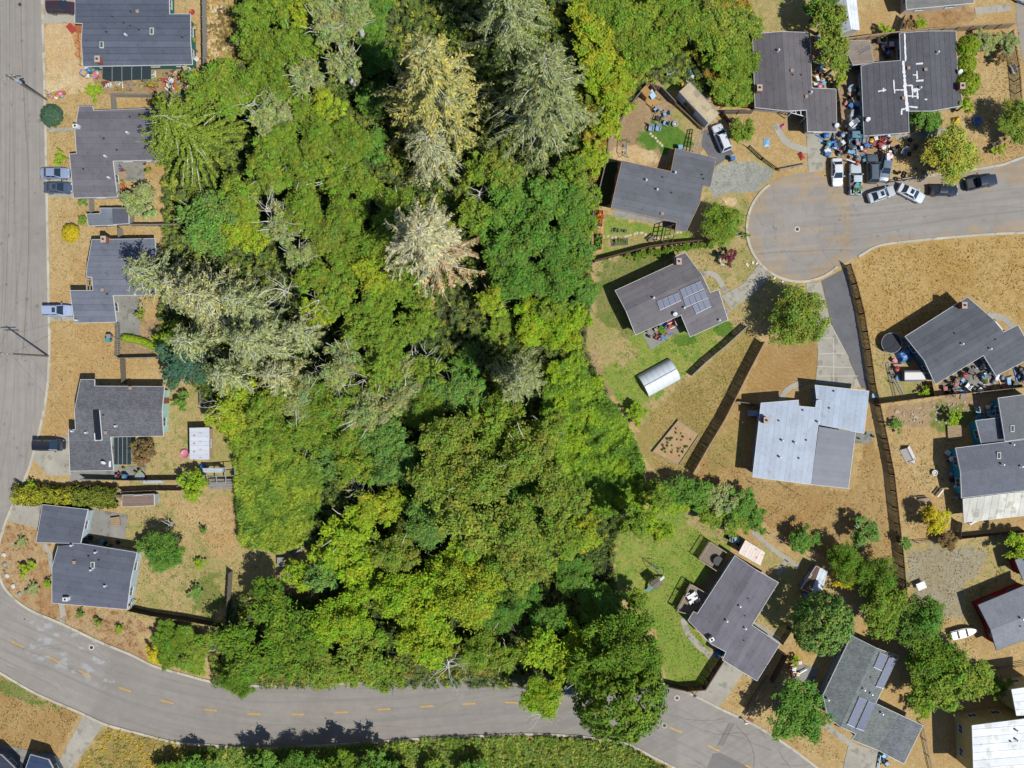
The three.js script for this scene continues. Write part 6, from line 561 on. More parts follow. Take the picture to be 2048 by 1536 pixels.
// ---------- fences ----------
const woodG = M('weathered_wood', C(158, 146, 132), { map: T.wood }), woodB = M('brown_fence', C(120, 96, 80), { map: T.wood }), woodT = M('tan_fence', C(206, 178, 140), { map: T.wood }), woodW = M('white_fence', C(226, 224, 218), { map: T.wood }), woodD = M('dark_fence', C(92, 76, 66), { map: T.wood }), woodP = M('pale_grey_fence', C(186, 182, 172), { map: T.wood });
function fence(label, pts, h, mat, o = {}) {
  reseed(pts[0][0] * 7 + pts[0][1]); const t = thing(o.name || 'fence', label, 'fence'), P = pts.map(p => { const q = U(p[0], p[1], o.base ? 0 : h); return V(q.x, 0, q.z); });
  for (let i = 0; i + 1 < P.length; i++) { const a = P[i], b = P[i + 1], L = a.distanceTo(b), n = Math.max(1, Math.round(L / 2.4)); const d = V().subVectors(b, a).normalize(), ry = Math.atan2(-d.z, d.x);
    for (let k = 0; k < n; k++) { const s0 = L * k / n, s1 = L * (k + 1) / n, g = new MB(), bw = o.bw || 0.16, m = Math.max(1, Math.round((s1 - s0) / (bw + (o.gapw ?? 0.012)))); 
      if (o.rails) { for (const y of [0.35, 0.9]) { const A = V().copy(a).addScaledVector(d, s0).setY(Math.min(y, h - 0.05)), B = V().copy(a).addScaledVector(d, s1).setY(Math.min(y, h - 0.05)); new MB().bar(A, B, 0.05, 0.12).build('rail', mat, t); } }
      else { for (let j = 0; j < m; j++) { const s = s0 + (s1 - s0) * (j + 0.5) / m, p = V().copy(a).addScaledVector(d, s); const hh = h * (1 + rr(-0.015, 0.015)); g.box(p.x + rr(-0.01, 0.01), hh / 2, p.z + rr(-0.01, 0.01), bw, hh, o.thick || 0.03, ry + rr(-0.04, 0.04)); } const A = V().copy(a).addScaledVector(d, s0).setY(h * 0.85), B = V().copy(a).addScaledVector(d, s1).setY(h * 0.85), off = V(-d.z, 0, d.x).multiplyScalar(0.05); g.bar(A.clone().add(off), B.clone().add(off), 0.05, 0.09); if (o.cap) { A.y = B.y = h + 0.03; g.bar(A, B, 0.16, 0.04); } g.build('fence_panel', mat, t).userData.kind = 'stuff'; }
      const p = V().copy(a).addScaledVector(d, s0); new MB().box(p.x - d.z * 0.07, h / 2 + 0.03, p.z + d.x * 0.07, 0.1, h + 0.06, 0.1, ry).build('post', mat, t); } }
  return t;
}
fence('long brown board fence beside the asphalt drive', [[1702, 527], [1715, 566], [1730, 626], [1742, 698], [1752, 768], [1762, 812], [1776, 878], [1790, 950], [1801, 1050], [1808, 1110], [1815, 1190]], 1.8, woodB, { gapw: 0.05 });
fence('pale topped board fence between the weedy yard and the brown lawn', [[1530, 684], [1497, 747], [1472, 797], [1450, 840], [1420, 890], [1387, 947]], 1.8, woodT, { cap: 1 }); fence('grey board fence along the green yard of the solar house', [[1496, 652], [1452, 692], [1412, 725], [1385, 751]], 1.3, woodP, { cap: 1 }); fence('brown board fence behind the row of clipped bushes', [[1190, 521], [1300, 492], [1360, 484], [1428, 478]], 1.6, woodB, { cap: 1 });
fence('grey board fence curving round the play yard', [[1184, 508], [1182, 450], [1190, 410], [1201, 370], [1213, 320], [1218, 277], [1246, 232], [1276, 190], [1298, 165], [1324, 174], [1352, 204]], 1.6, woodG, { cap: 1 }); fence('low timber rail fence beside the box trailer', [[1350, 204], [1378, 230], [1406, 257]], 1.0, woodT, { bw: 0.3 });
fence('dark picket fence around the dry front lawn', [[1500, 290], [1527, 315], [1557, 337]], 1.2, woodD, { gapw: 0.1 }); fence('white picket fence at the turning circle', [[1560, 338], [1615, 327]], 0.9, woodW, { gapw: 0.08 }); fence('grey board fence beside the brown grey house', [[1450, 221], [1509, 220]], 1.6, woodG); fence('short brown board fence behind the white wagon', [[1446, 222], [1462, 243]], 1.4, woodB); fence('short white post and rail fence at the turning circle', [[1469, 473], [1494, 469]], 0.8, woodW, { rails: 1 });
fence('grey board fence behind the teal walled house', [[404, -20], [405, 60], [406, 143]], 1.8, woodP); fence('pale lattice fence below the flower pots', [[222, 187], [300, 188], [382, 187]], 1.5, woodP, { gapw: 0.06 }); fence('short grey fence beside the flat grey roof', [[222, 190], [224, 218]], 1.6, woodP); fence('short grey fence above the grey shed', [[178, 396], [179, 424]], 1.5, woodP); fence('white topped fence running into the conifers', [[258, 448], [310, 448], [364, 447]], 1.6, woodP); fence('short grey fence between the shed and the conifer clump', [[235, 455], [236, 476]], 1.6, woodP); fence('open grey fence beside the concrete patio', [[231, 646], [231, 680], [230, 714]], 1.5, woodP, { gapw: 0.12 }); fence('pale board fence below the mixed hedge', [[230, 716], [312, 714]], 1.6, woodP); fence('short grey fence above the shingled house', [[241, 718], [243, 768]], 1.5, woodG); fence('thin pale fence behind the rusty shed', [[398, 780], [399, 812]], 1.2, woodP);
fence('dark board fence above the narrow garden strip', [[160, 958], [260, 961], [356, 960]], 1.6, woodG); fence('dark board fence below the narrow garden strip', [[236, 984], [300, 981], [360, 981]], 1.6, woodG); fence('dark board fence behind the corner house', [[255, 1222], [300, 1232], [370, 1242], [444, 1256]], 1.8, woodD); fence('single length of grey fence on the dry back lawn', [[457, 1147], [454, 1200], [450, 1255]], 1.8, woodG);
fence('curved reddish brown board fence round the green lawn', [[1335, 1374], [1375, 1383], [1411, 1380], [1430, 1350], [1448, 1322]], 1.8, woodB, { cap: 1 }); fence('grey board fence beside the dry verge', [[1497, 1425], [1518, 1390], [1541, 1357]], 1.7, woodG); fence('brown board fence between the two solar and deck houses', [[1547, 1367], [1562, 1340], [1576, 1313]], 1.8, woodB); fence('brown gate fence beside the garage corner', [[1556, 1300], [1575, 1313]], 1.6, woodB); fence('tall board fence behind the round tree', [[1566, 1290], [1586, 1258]], 1.8, woodB);
fence('pale board fence across the cluttered yard', [[1758, 808], [1878, 792], [1960, 784], [2060, 773]], 1.7, woodT); fence('short brown fence beside the cluttered patio', [[1870, 792], [1864, 762]], 1.6, woodB); fence('tan timber fence behind the patched roof', [[1686, 78], [1742, 70], [1801, 63], [1920, 52], [2033, 45]], 1.9, woodT, { cap: 1 }); fence('white rail fence beside the brown lawn', [[1540, 1068], [1580, 1092], [1647, 1131]], 0.9, woodW, { rails: 1 }); fence('low grey wire fence by the brown shrub', [[1806, 1088], [1870, 1084], [1922, 1078]], 1.0, woodP, { rails: 1 }); fence('dark board fence below the patio cover', [[1922, 1078], [1980, 1072], [2060, 1064]], 1.5, woodD); fence('grey fence rising to the patio cover', [[1925, 1046], [1922, 1078]], 1.5, woodG); fence('dark chain fence along the side street', [[2028, 60], [2040, 130], [2046, 205]], 1.6, woodD, { gapw: 0.1, bw: 0.06 }); fence('wire fence along the parked cars', [[1778, 268], [1780, 362], [1850, 352]], 1.2, woodD, { rails: 1 }); fence('low wire fence below the dark tree', [[2000, 1338], [2060, 1330]], 1.0, woodG, { rails: 1 }); fence('thin pale fence at the edge of the dry strip', [[1846, 1450], [1866, 1545]], 0.8, woodP, { rails: 1 }); fence('grey fence between the two cluttered roofs', [[1672, 160], [1680, 200], [1684, 248]], 1.7, woodG); fence('pale board fence beside the white shed lawn', [[1800, 62], [1812, 28]], 1.4, woodP); fence('short white wall fence beside the white roofed house', [[1474, 803], [1520, 809]], 1.5, woodP); fence('short grey fence above the single storey deck roof', [[1448, 1048], [1478, 1072]], 1.2, woodG); fence('white gate frame beside the shingle house', [[1706, 1246], [1697, 1268]], 1.3, woodW, { gapw: 0.2 }); fence('low plank edging at the foot of the drive', [[1497, 1424], [1490, 1432]], 0.6, woodW);
// ---------- utility poles and wires ----------
const poleM = M('pole_wood', C(150, 132, 112), { map: T.wood }), wireM = M('wire', C(40, 40, 42)), greyMet = M('grey_metal', C(176, 182, 186), { roughness: 0.5 });
function pole(px, py, h, label, extra) { const p = WX([px, py]), t = thing('utility_pole', label, 'utility pole', V(p[0], 0, p[1])); new MB().rod(V(0, -0.2, 0), V(0, h, 0), 0.17, 0.11, 10).build('pole', poleM, t); for (const y of [h - 0.35, h - 1.4]) { new MB().box(0.1, y, 0, 0.11, 0.13, 2.5 - (h - y) * 0.2, 1.57).build('crossarm', woodP, t); for (const x of [-1.05, -0.45, 0.45, 1.05]) new MB().cyl(x, y + 0.06, 0.1, 0.05, 0.04, 0.16, 8).build('insulator', whiteTrim, t); } if (extra) { const c = new MB().cyl(0.4, h - 2.6, 0.1, 0.28, 0.28, 0.9, 14).build('transformer', greyMet, t); new MB().cyl(0.4, h - 1.7, 0.1, 0.3, 0.26, 0.06, 14).build('lid', greyMet, c); } return V(p[0], h, p[1]); }
const pA = pole(93, 199, 9.5, 'leaning shadowed utility pole with transformer beside the sandy yard', 1), pB = pole(97, 712, 11.5, 'tall utility pole beside the dry front lawn', 0);
function wire(a, b, sag, label, r = 0.014) { const c = new THREE.QuadraticBezierCurve3(a, V().lerpVectors(a, b, 0.5).add(V(0, -sag * 2, 0)), b); single('overhead_wire', fin(new THREE.TubeGeometry(c, 40, r, 4)), wireM, label, 'wire', 'overhead wires along the street'); }
for (const dx of [-1.05, 0.45]) { wire(V(pA.x + dx, pA.y - 0.2, pA.z), V(pB.x + dx, pB.y - 0.2, pB.z), 0.5, 'thin dark wire hung between the two utility poles'); wire(V(pA.x + dx, pA.y - 0.2, pA.z), V(pA.x + dx - 0.6, 10, -90), 0.5, 'thin dark wire leading up the street from the pole'); wire(V(pB.x + dx, pB.y - 0.2, pB.z), V(-102, 11, 40), 0.6, 'thin dark wire leading round the street bend'); }
wire(pA.clone().setY(8.5), U(160, 255, 3.6), 0.4, 'service wire from the pole to the flat grey roof'); wire(pB.clone().setY(9), U(155, 640, 2.7), 0.4, 'service wire from the tall pole to the half covered house'); wire(pB.clone().setY(9), U(146, 862, 2.9), 0.4, 'service wire from the tall pole to the shingled house');
// ---------- small things ----------
const col = { white: [232, 232, 230], blue: [70, 124, 184], teal: [84, 158, 166], red: [176, 66, 58], pink: [214, 126, 150], black: [52, 52, 56], tan: [200, 172, 134], green: [84, 128, 66], yellow: [226, 182, 50], grey: [150, 152, 154], orange: [214, 112, 52], brown: [118, 88, 68], sky: [130, 180, 214], slate: [150, 172, 190] };
const plast = k => M('plastic_' + k, C(...col[k]), { roughness: 0.5 });
const G = {};   // shapes shared between alike things
G.binBody = (() => { const g = new THREE.CylinderGeometry(0.36, 0.29, 0.5, 4, 1); g.rotateY(Math.PI / 4); g.translate(0, 0.25, 0); return fin(g.toNonIndexed()); })(); G.binLid = new MB().box(0, 0.52, 0, 0.56, 0.05, 0.56).box(0, 0.56, 0, 0.4, 0.03, 0.4).geo();
G.bag = (() => { const g = new THREE.SphereGeometry(0.33, 9, 7); const p = g.attributes.position; reseed(2); for (let i = 0; i < p.count; i++) { const k = 1 + 0.25 * (fbm(p.getX(i) * 6 + 3, p.getZ(i) * 6 + p.getY(i) * 4, 2) - 0.5); p.setXYZ(i, p.getX(i) * k, p.getY(i) * k * 0.7 + 0.22, p.getZ(i) * k); } g.computeVertexNormals(); return mergeGeometries([fin(g), fin(new THREE.ConeGeometry(0.09, 0.2, 6).translate(0, 0.5, 0))]); })();
G.bucket = fin(new THREE.LatheGeometry([[0.001, 0.02], [0.13, 0.02], [0.18, 0.36], [0.2, 0.37], [0.17, 0.35], [0.12, 0.06], [0.001, 0.06]].map(p => new THREE.Vector2(...p)), 12)); G.handle = fin(new THREE.TorusGeometry(0.18, 0.012, 4, 10, Math.PI).rotateX(0.5).translate(0, 0.35, 0));
G.tyre = fin(new THREE.TorusGeometry(0.26, 0.11, 8, 18).rotateX(Math.PI / 2).translate(0, 0.11, 0)); G.pot = fin(new THREE.LatheGeometry([[0.001, 0.01], [0.14, 0.01], [0.2, 0.28], [0.22, 0.28], [0.22, 0.34], [0.18, 0.34], [0.17, 0.26], [0.001, 0.26]].map(p => new THREE.Vector2(...p)), 12)); G.plant = (() => { reseed(3); const L = new Leaves(); for (let i = 0; i < 50; i++) { const o = dirR(); o.y = Math.abs(o.y); L.quad(V(o.x * rr(0, 0.28), 0.3 + o.y * rr(0, 0.4), o.z * rr(0, 0.28)), V().crossVectors(dirR(), o).normalize(), o, 0.16, 0.1, tone(), o, 0.4); } return L.geo(); })();
G.box = new MB().box(0, 0.2, 0, 0.5, 0.4, 0.4).geo(); G.flapA = new MB().box(0.3, 0.41, 0, 0.2, 0.015, 0.38, 0, 0.35).geo(); G.flapB = new MB().box(-0.3, 0.41, 0, 0.2, 0.015, 0.38, 0, -0.35).geo(); G.plank = new MB().box(0, 0.06, 0, 2.2, 0.05, 0.18).geo();
G.stone = [0, 1, 2].map(k => { const g = new THREE.IcosahedronGeometry(0.5, 2), p = g.attributes.position; for (let i = 0; i < p.count; i++) { const q = 1 + 0.4 * (fbm(p.getX(i) * 3 + k * 9, p.getZ(i) * 3 + p.getY(i) * 2, 2) - 0.5); p.setXYZ(i, p.getX(i) * q, Math.max(-0.15, p.getY(i) * q * 0.65) + 0.12, p.getZ(i) * q); } g.computeVertexNormals(); return fin(g); });
G.tub = fin(new THREE.LatheGeometry([[0.001, 0.03], [0.62, 0.03], [0.74, 0.26], [0.8, 0.28], [0.8, 0.32], [0.7, 0.32], [0.6, 0.07], [0.001, 0.07]].map(p => new THREE.Vector2(...p)), 28));
function bits(kind, c, p, turn, label, group, k = 1) {
  const m = plast(c); let t; const T_ = (n, cat) => { const o = thing(n, label, cat, p, turn, group); o.scale.setScalar(k); return o; };
  if (kind === 'bin') { t = T_('storage_bin', 'bin'); mesh('tub', G.binBody, m, t); mesh('lid', G.binLid, plast(c === 'grey' ? 'blue' : c), t); } else if (kind === 'bag') { t = single('plastic_bag', G.bag, m, label, 'bag', group, p, turn); t.scale.setScalar(k); } else if (kind === 'bucket') { t = T_('bucket', 'bucket'); mesh('pail', G.bucket, m, t); mesh('handle', G.handle, frameM, t); } else if (kind === 'tyre') { t = single('old_tyre', G.tyre, tyreM, label, 'tyre', group, p, turn); } else if (kind === 'pot') { t = T_('flower_pot', 'plant pot'); mesh('pot', G.pot, m, t); mesh('plant', G.plant, foliage('YG', leafKinds.YG), t); } else if (kind === 'box') { t = T_('carton', 'box'); mesh('box_body', G.box, m, t); mesh('flap', G.flapA, m, t); mesh('flap', G.flapB, m, t); } else if (kind === 'plank') { t = single('loose_plank', G.plank, m, label, 'plank', group, p, turn); t.scale.set(k * 0.8, 1, 1); } else if (kind === 'chair') { t = T_('garden_chair', 'chair'); mesh('seat', G.chairSeat, m, t); mesh('backrest', G.chairBack, m, t); for (const [x, z] of [[-1, -1], [1, -1], [-1, 1], [1, 1]]) { const l = mesh('leg', G.chairLeg, m, t); l.position.set(x * 0.24, 0, z * 0.24); } for (const z of [-1, 1]) { const a = mesh('armrest', G.chairArm, m, t); a.position.z = z * 0.3; } }
  return t;
}
G.chairSeat = new MB().box(0.02, 0.36, 0, 0.56, 0.05, 0.52, 0, 0.08).geo(); G.chairBack = new MB().box(-0.34, 0.68, 0, 0.05, 0.72, 0.56, 0, 0.3).geo(); G.chairLeg = new MB().box(0, 0.18, 0, 0.06, 0.36, 0.06).geo(); G.chairArm = new MB().box(0.0, 0.58, 0, 0.6, 0.03, 0.09).geo();
const word = { white: 'white', blue: 'blue', teal: 'teal', red: 'red', pink: 'pink', black: 'black', tan: 'tan', green: 'green', yellow: 'yellow', grey: 'grey', orange: 'orange', brown: 'brown', sky: 'pale blue' }; const noun = { bin: 'storage bin', bag: 'plastic bag', bucket: 'bucket', tyre: 'old tyre', pot: 'potted plant', box: 'open carton', plank: 'loose plank', chair: 'garden chair' };
function heap(where, poly, n, kindsW, cols, s, y = 0.05) { reseed(s); const xs = poly.map(p => p[0]), ys = poly.map(p => p[1]); let g = 0, i = 0; while (i < n && g++ < n * 20) { const x = rr(Math.min(...xs), Math.max(...xs)), yy = rr(Math.min(...ys), Math.max(...ys)); if (!inPoly(poly, x, yy)) continue; i++; const k = pick(kindsW), c = k === 'tyre' ? 'black' : pick(cols), p = WX([x, yy]); bits(k, c, V(p[0], y + (rnd() < 0.3 ? 0.3 : 0), p[1]), rr(0, 6.28), `${word[c]} ${noun[k]} ${where}`, `${noun[k]}s ${where}`, rr(0.8, 1.5)); } }
const mixA = ['bin', 'bag', 'bag', 'bucket', 'box', 'plank', 'chair', 'bin'], mixC = ['white', 'white', 'blue', 'teal', 'sky', 'pink', 'tan', 'grey', 'red', 'black', 'white'];
heap('in the pile behind the brown grey house', [[1627, 72], [1640, 72], [1652, 178], [1628, 178]], 46, ['bag', 'bag', 'bin', 'box', 'bucket'], ['white', 'white', 'pink', 'sky', 'white', 'tan', 'teal'], 71); heap('on the drive beside the white sedan', [[1640, 266], [1682, 266], [1680, 312], [1648, 312]], 34, mixA, ['blue', 'teal', 'white', 'sky', 'red', 'grey', 'blue', 'black'], 72); heap('between the two cluttered roofs', [[1688, 182], [1722, 182], [1724, 250], [1690, 258]], 42, mixA, mixC, 73); heap('in front of the patched roof house', [[1722, 274], [1776, 270], [1772, 300], [1724, 304]], 36, mixA, ['white', 'red', 'orange', 'tan', 'blue', 'white', 'black', 'yellow'], 74); heap('around the teal pickup', [[1688, 252], [1720, 252], [1722, 332], [1688, 330]], 30, mixA, mixC, 75, 0.9); heap('in the bed of the white pickup', [[1700, 374], [1712, 374], [1712, 390], [1700, 390]], 10, ['bag', 'bin', 'bucket', 'box'], ['white', 'red', 'green', 'teal', 'tan'], 76, 0.75); heap('under the roofs gap beside the canopy', [[1750, 84], [1796, 76], [1798, 118], [1760, 118]], 20, mixA, ['red', 'white', 'blue', 'orange', 'black', 'white'], 77); heap('on the trunk of the blue grey sedan', [[1762, 310], [1776, 310], [1774, 322], [1760, 322]], 8, ['bag', 'box', 'bag'], ['white', 'pink', 'white', 'tan'], 78, 1.0);
heap('on the crowded concrete yard', [[1882, 772], [1962, 722], [1996, 758], [2048, 730], [2048, 772], [1890, 792]], 86, mixA.concat(['tyre', 'pot']), ['white', 'black', 'grey', 'blue', 'black', 'tan', 'white', 'brown', 'red', 'sky'], 79); heap('beside the small camper', [[1772, 712], [1800, 712], [1808, 740], [1780, 770]], 10, ['bucket', 'bin', 'plank', 'bag'], ['red', 'pink', 'white', 'grey'], 80); heap('on the patio of the solar house', [[1290, 664], [1338, 640], [1348, 660], [1306, 690]], 26, ['pot', 'chair', 'bin', 'bucket', 'box', 'pot'], ['white', 'tan', 'blue', 'red', 'grey', 'black'], 81); heap('in the garden strip of the teal walled house', [[168, 138], [204, 138], [204, 158], [172, 158]], 16, ['pot', 'bin', 'bag'], ['white', 'blue', 'pink', 'tan'], 82); heap('in the pot garden of the teal walled house', [[214, 164], [385, 136], [386, 182], [216, 184]], 74, ['pot', 'pot', 'plank', 'box', 'bucket', 'chair', 'pot'], ['tan', 'orange', 'white', 'red', 'brown', 'grey', 'white'], 83); heap('along the sandy yard edge', [[96, 188], [160, 182], [166, 192], [100, 198]], 16, ['pot', 'bag', 'bucket'], ['tan', 'pink', 'white', 'orange', 'grey'], 84); heap('beside the teal gable wall', [[386, 40], [398, 40], [398, 130], [388, 120]], 14, ['pot', 'bin', 'bucket', 'plank'], ['white', 'tan', 'orange', 'grey', 'red'], 85);
heap('along the lane by the parked cars', [[1782, 338], [1850, 330], [1850, 350], [1784, 362]], 8, ['tyre', 'bucket', 'bin', 'plank'], ['brown', 'black', 'grey'], 86); heap('on the front yard of the patched roof house', [[1782, 280], [1830, 280], [1830, 320], [1784, 330]], 9, ['bucket', 'chair', 'tyre', 'bin'], ['brown', 'grey', 'black', 'white'], 87); heap('on the back steps of the shingled house', [[226, 932], [290, 932], [290, 952], [230, 952]], 10, ['bucket', 'pot', 'chair', 'bin'], ['blue', 'white', 'red', 'teal', 'grey'], 88); heap('against the turquoise wall', [[1884, 900], [1898, 898], [1914, 1000], [1902, 1010]], 10, ['bin', 'bucket', 'plank', 'bag'], ['grey', 'white', 'black', 'teal'], 89); heap('between the turquoise wall and the rubble bed', [[1940, 815], [1990, 806], [1996, 838], [1950, 842]], 18, mixA, ['white', 'sky', 'teal', 'white', 'grey', 'red'], 90); heap('on the small patio by the round tree', [[1578, 1322], [1606, 1320], [1600, 1350], [1575, 1352]], 12, mixA, ['white', 'tan', 'grey', 'orange'], 91); heap('behind the garage of the solar house', [[1742, 1508], [1776, 1508], [1770, 1530], [1745, 1530]], 6, ['bin', 'bucket', 'plank'], ['blue', 'white', 'teal', 'grey'], 92); heap('on the patio behind the flat grey roof', [[230, 324], [246, 324], [250, 385], [236, 390]], 14, ['chair', 'bin', 'pot', 'bucket'], ['white', 'red', 'blue', 'tan', 'orange'], 93); heap('beside the deck hot tub', [[1452, 1070], [1480, 1064], [1478, 1090], [1456, 1100]], 9, ['bin', 'chair', 'bucket', 'tyre'], ['blue', 'black', 'sky', 'grey'], 94); heap('in the shade of the corner house', [[170, 1072], [240, 1084], [236, 1094], [172, 1080]], 9, ['bucket', 'tyre', 'bin', 'pot'], ['white', 'grey', 'teal', 'sky'], 95); heap('by the boat in the scrub', [[1368, 150], [1384, 142], [1386, 162], [1372, 164]], 9, ['plank', 'bag', 'bin'], ['white', 'white', 'grey'], 96); heap('beside the white roofed house side', [[1704, 862], [1748, 862], [1744, 884], [1708, 880]], 6, ['bucket', 'bag', 'pot'], ['white', 'grey', 'green'], 97);
function rubble(where, poly, n, s, c = [200, 186, 168], sz = [0.2, 0.6]) { reseed(s); const xs = poly.map(p => p[0]), ys = poly.map(p => p[1]); for (let i = 0; i < n;) { const x = rr(Math.min(...xs), Math.max(...xs)), y = rr(Math.min(...ys), Math.max(...ys)); if (!inPoly(poly, x, y)) continue; i++; const p = WX([x, y]); const m = single('stone', pick(G.stone), M('stone' + c.join(), C(...c), { map: T.grain }), `rough pale stone ${where}`, 'stone', `stones ${where}`, V(p[0], 0, p[1]), rr(0, 6)); m.scale.set(rr(...sz), rr(...sz) * 0.7, rr(...sz)); } }
rubble('in the rubble bed below the pale fence', [[1776, 822], [1960, 794], [1966, 830], [1880, 850], [1784, 852]], 60, 31); rubble('on the sandy clearing behind the teal walled house', [[416, 10], [446, 8], [450, 120], [416, 132]], 22, 32, [226, 204, 172], [0.3, 0.9]);
for (const [x, y, l] of [[9, 1109, 'white boulder beside the street corner kerb'], [10, 1128, 'small grey boulder on the bark bed'], [15, 1151, 'pale boulder with a dark side on the bark bed'], [27, 1172, 'grey boulder on the bark bed'], [40, 1187, 'square white boulder on the bark bed']]) { const p = WX([x, y]); const m = single('boulder', G.stone[x % 3], M('boulder' + (x % 2), C(...(x === 27 || x === 10 ? [168, 166, 160] : [226, 218, 206])), { map: T.grain }), l, 'boulder', undefined, V(p[0], 0, p[1]), x); m.scale.set(0.8, 0.75, 0.75); }
{ reseed(9); for (let i = 0; i < 14; i++) { const a = i / 14 * 6.283, p = WX([1449 + Math.cos(a) * 9.5, 522 + Math.sin(a) * 8]); const m = single('ring_stone', pick(G.stone), M('ring_stone', C(232, 226, 216)), 'white stone in the ring round the purple leaved tree', 'stone', 'white ring stones', V(p[0], 0, p[1]), rr(0, 6)); m.scale.setScalar(0.35); } for (const [x, y] of [[1493, 528], [1505, 525], [1513, 527], [1495, 531], [1548, 556], [1565, 563], [1557, 592]]) { const p = WX([x, y]); const m = single('kerb_stone', pick(G.stone), M('ring_stone', C(232, 226, 216)), 'white stone beside the kerb of the turning circle', 'stone', 'white kerb stones', V(p[0], 0, p[1]), rr(0, 6)); m.scale.setScalar(rr(0.3, 0.6)); } for (const [x, y] of [[1301, 267], [1305, 272], [1311, 276], [1315, 282], [1320, 286], [1324, 291]]) { const p = WX([x, y]); const m = single('stepping_stone', pick(G.stone), M('step_stone', C(214, 196, 164)), 'flat tan stepping stone on the play yard grass', 'stone', 'stepping stones on the play yard', V(p[0], 0, p[1]), rr(0, 6)); m.scale.set(0.5, 0.16, 0.45); } for (let i = 0; i < 24; i++) { const p = WX([1218 + i * 6.2 + rr(-2, 2), 471 + 6 * Math.sin(i * 0.5) + rr(-2, 2)]); const m = single('stepping_stone', pick(G.stone), M('step_stone', C(214, 196, 164)), 'flat tan stepping stone in the vegetable garden', 'stone', 'stepping stones in the vegetable garden', V(p[0], 0, p[1]), rr(0, 6)); m.scale.set(0.5, 0.15, 0.4); } }
// paddling pools, fire pit, chairs
for (const [x, y, c, l] of [[1953, 243, 'blue', 'round blue paddling pool on the dry yard'], [371, 907, 'pink', 'round pink paddling pool beside the rusty shed'], [385, 25, 'red', 'round red tub beside the teal gable wall']]) { const p = WX([x, y]); const m = single('paddling_pool', G.tub, plast(c), l, 'pool', undefined, V(p[0], 0.02, p[1])); m.scale.setScalar(c === 'red' ? 0.6 : 0.9); }
{ const p = WX([1349, 249]), t = thing('fire_pit', 'round grey fire pit on the play yard grass', 'fire pit', V(p[0], 0, p[1])); mesh('ring', fin(new THREE.TorusGeometry(0.4, 0.09, 6, 18).rotateX(1.5708).translate(0, 0.3, 0)), greyMet, t); new MB().cyl(0, 0, 0, 0.36, 0.42, 0.28, 16).build('bowl', plasticM, t); new MB().cyl(0, 0.28, 0, 0.25, 0.2, 0.03, 12).build('ash', M('ash', C(214, 208, 200)), t); }
{ const p = WX([1867, 945]), t = thing('fire_pit', 'round white rimmed fire pit on the turquoise house lawn', 'fire pit', V(p[0], 0, p[1])); mesh('ring', fin(new THREE.TorusGeometry(0.42, 0.1, 6, 18).rotateX(1.5708).translate(0, 0.35, 0)), whiteTrim, t); new MB().cyl(0, 0, 0, 0.38, 0.44, 0.32, 16).build('bowl', plasticM, t); new MB().cyl(0, 0.32, 0, 0.3, 0.25, 0.04, 12).build('ash', M('ash', C(214, 208, 200)), t); }
for (const [x, y, a, l] of [[1312, 222, 2.2, 'slate blue garden chair with its back to the dirt'], [1330, 231, 3.4, 'slate blue garden chair facing the fire pit'], [1316, 239, 1.2, 'dark garden chair between the slate blue ones'], [1330, 249, 2.8, 'slate blue garden chair nearest the fire pit'], [1301, 260, 4.5, 'slate blue garden chair at the head of the stepping stones'], [1315, 260, 4.5, 'slate blue garden chair beside the stepping stone row']]) { const p = WX([x, y]); const t = bits('chair', l.startsWith('dark') ? 'black' : 'slate', V(p[0], 0.02, p[1]), a, l, undefined, 1.3); }
{ // swing sets and play frames
  const swing = (px, py, turn, label, mat, s) => { const p = WX([px, py]), t = thing('swing_set', label, 'swing set', V(p[0], 0, p[1]), turn); for (const x of [-1, 1]) for (const z of [-1, 1]) new MB().rod(V(x * 1.3, 0, z * 0.8), V(x * 1.2, 2.0, 0), 0.045).build('leg', mat, t); new MB().rod(V(-1.25, 2.0, 0), V(1.25, 2.0, 0), 0.05).build('top_bar', mat, t); for (const x of s) { const c = new MB().box(x, 0.5, 0, 0.42, 0.05, 0.2).build('swing_seat', plast('blue'), t); for (const d of [-1, 1]) new MB().rod(V(x + d * 0.19, 0.5, 0), V(x + d * 0.19, 2.0, 0), 0.012, 0.012, 4).build('chain', frameM, c); } return t; };
  swing(1249, 300, 1.5, 'green metal swing set on the wood chips', M('swing_green', C(70, 130, 110)), [-0.6, 0.5]);
  const t = swing(1310, 1134, 0.95 + 1.57, 'timber swing frame with blue seats joined to the lawn play tower', woodT, [-0.7, 0.1, 0.7]);
  const p = WX([1308, 1160]), u = thing('play_tower', 'timber play tower with slide on the green lawn', 'play tower', V(p[0], 0, p[1]), 0.6); for (const x of [-1, 1]) for (const z of [-1, 1]) new MB().box(x * 0.7, 1.2, z * 0.6, 0.1, 2.4, 0.1).build('post', woodT, u); for (let i = 0; i < 5; i++) new MB().box(-0.6 + i * 0.3, 1.3, 0, 0.28, 0.05, 1.3).build('floor_board', woodG, u); for (let i = 0; i < 6; i++) new MB().box(0, 2.42 - Math.abs(i - 2.5) * 0.1, -0.62 + i * 0.25, 1.6, 0.05, 0.24).build('roof_board', woodG, u); const sl = new MB(); sl.bar(V(-0.7, 1.25, 0.3), V(-2.0, 0.2, 0.7), 0.5, 0.06).build('slide', plast('sky'), u); new MB().bar(V(0.75, 1.2, 0.2), V(1.7, 0.3, 0.4), 0.4, 0.05).build('ramp', plast('white'), u); }
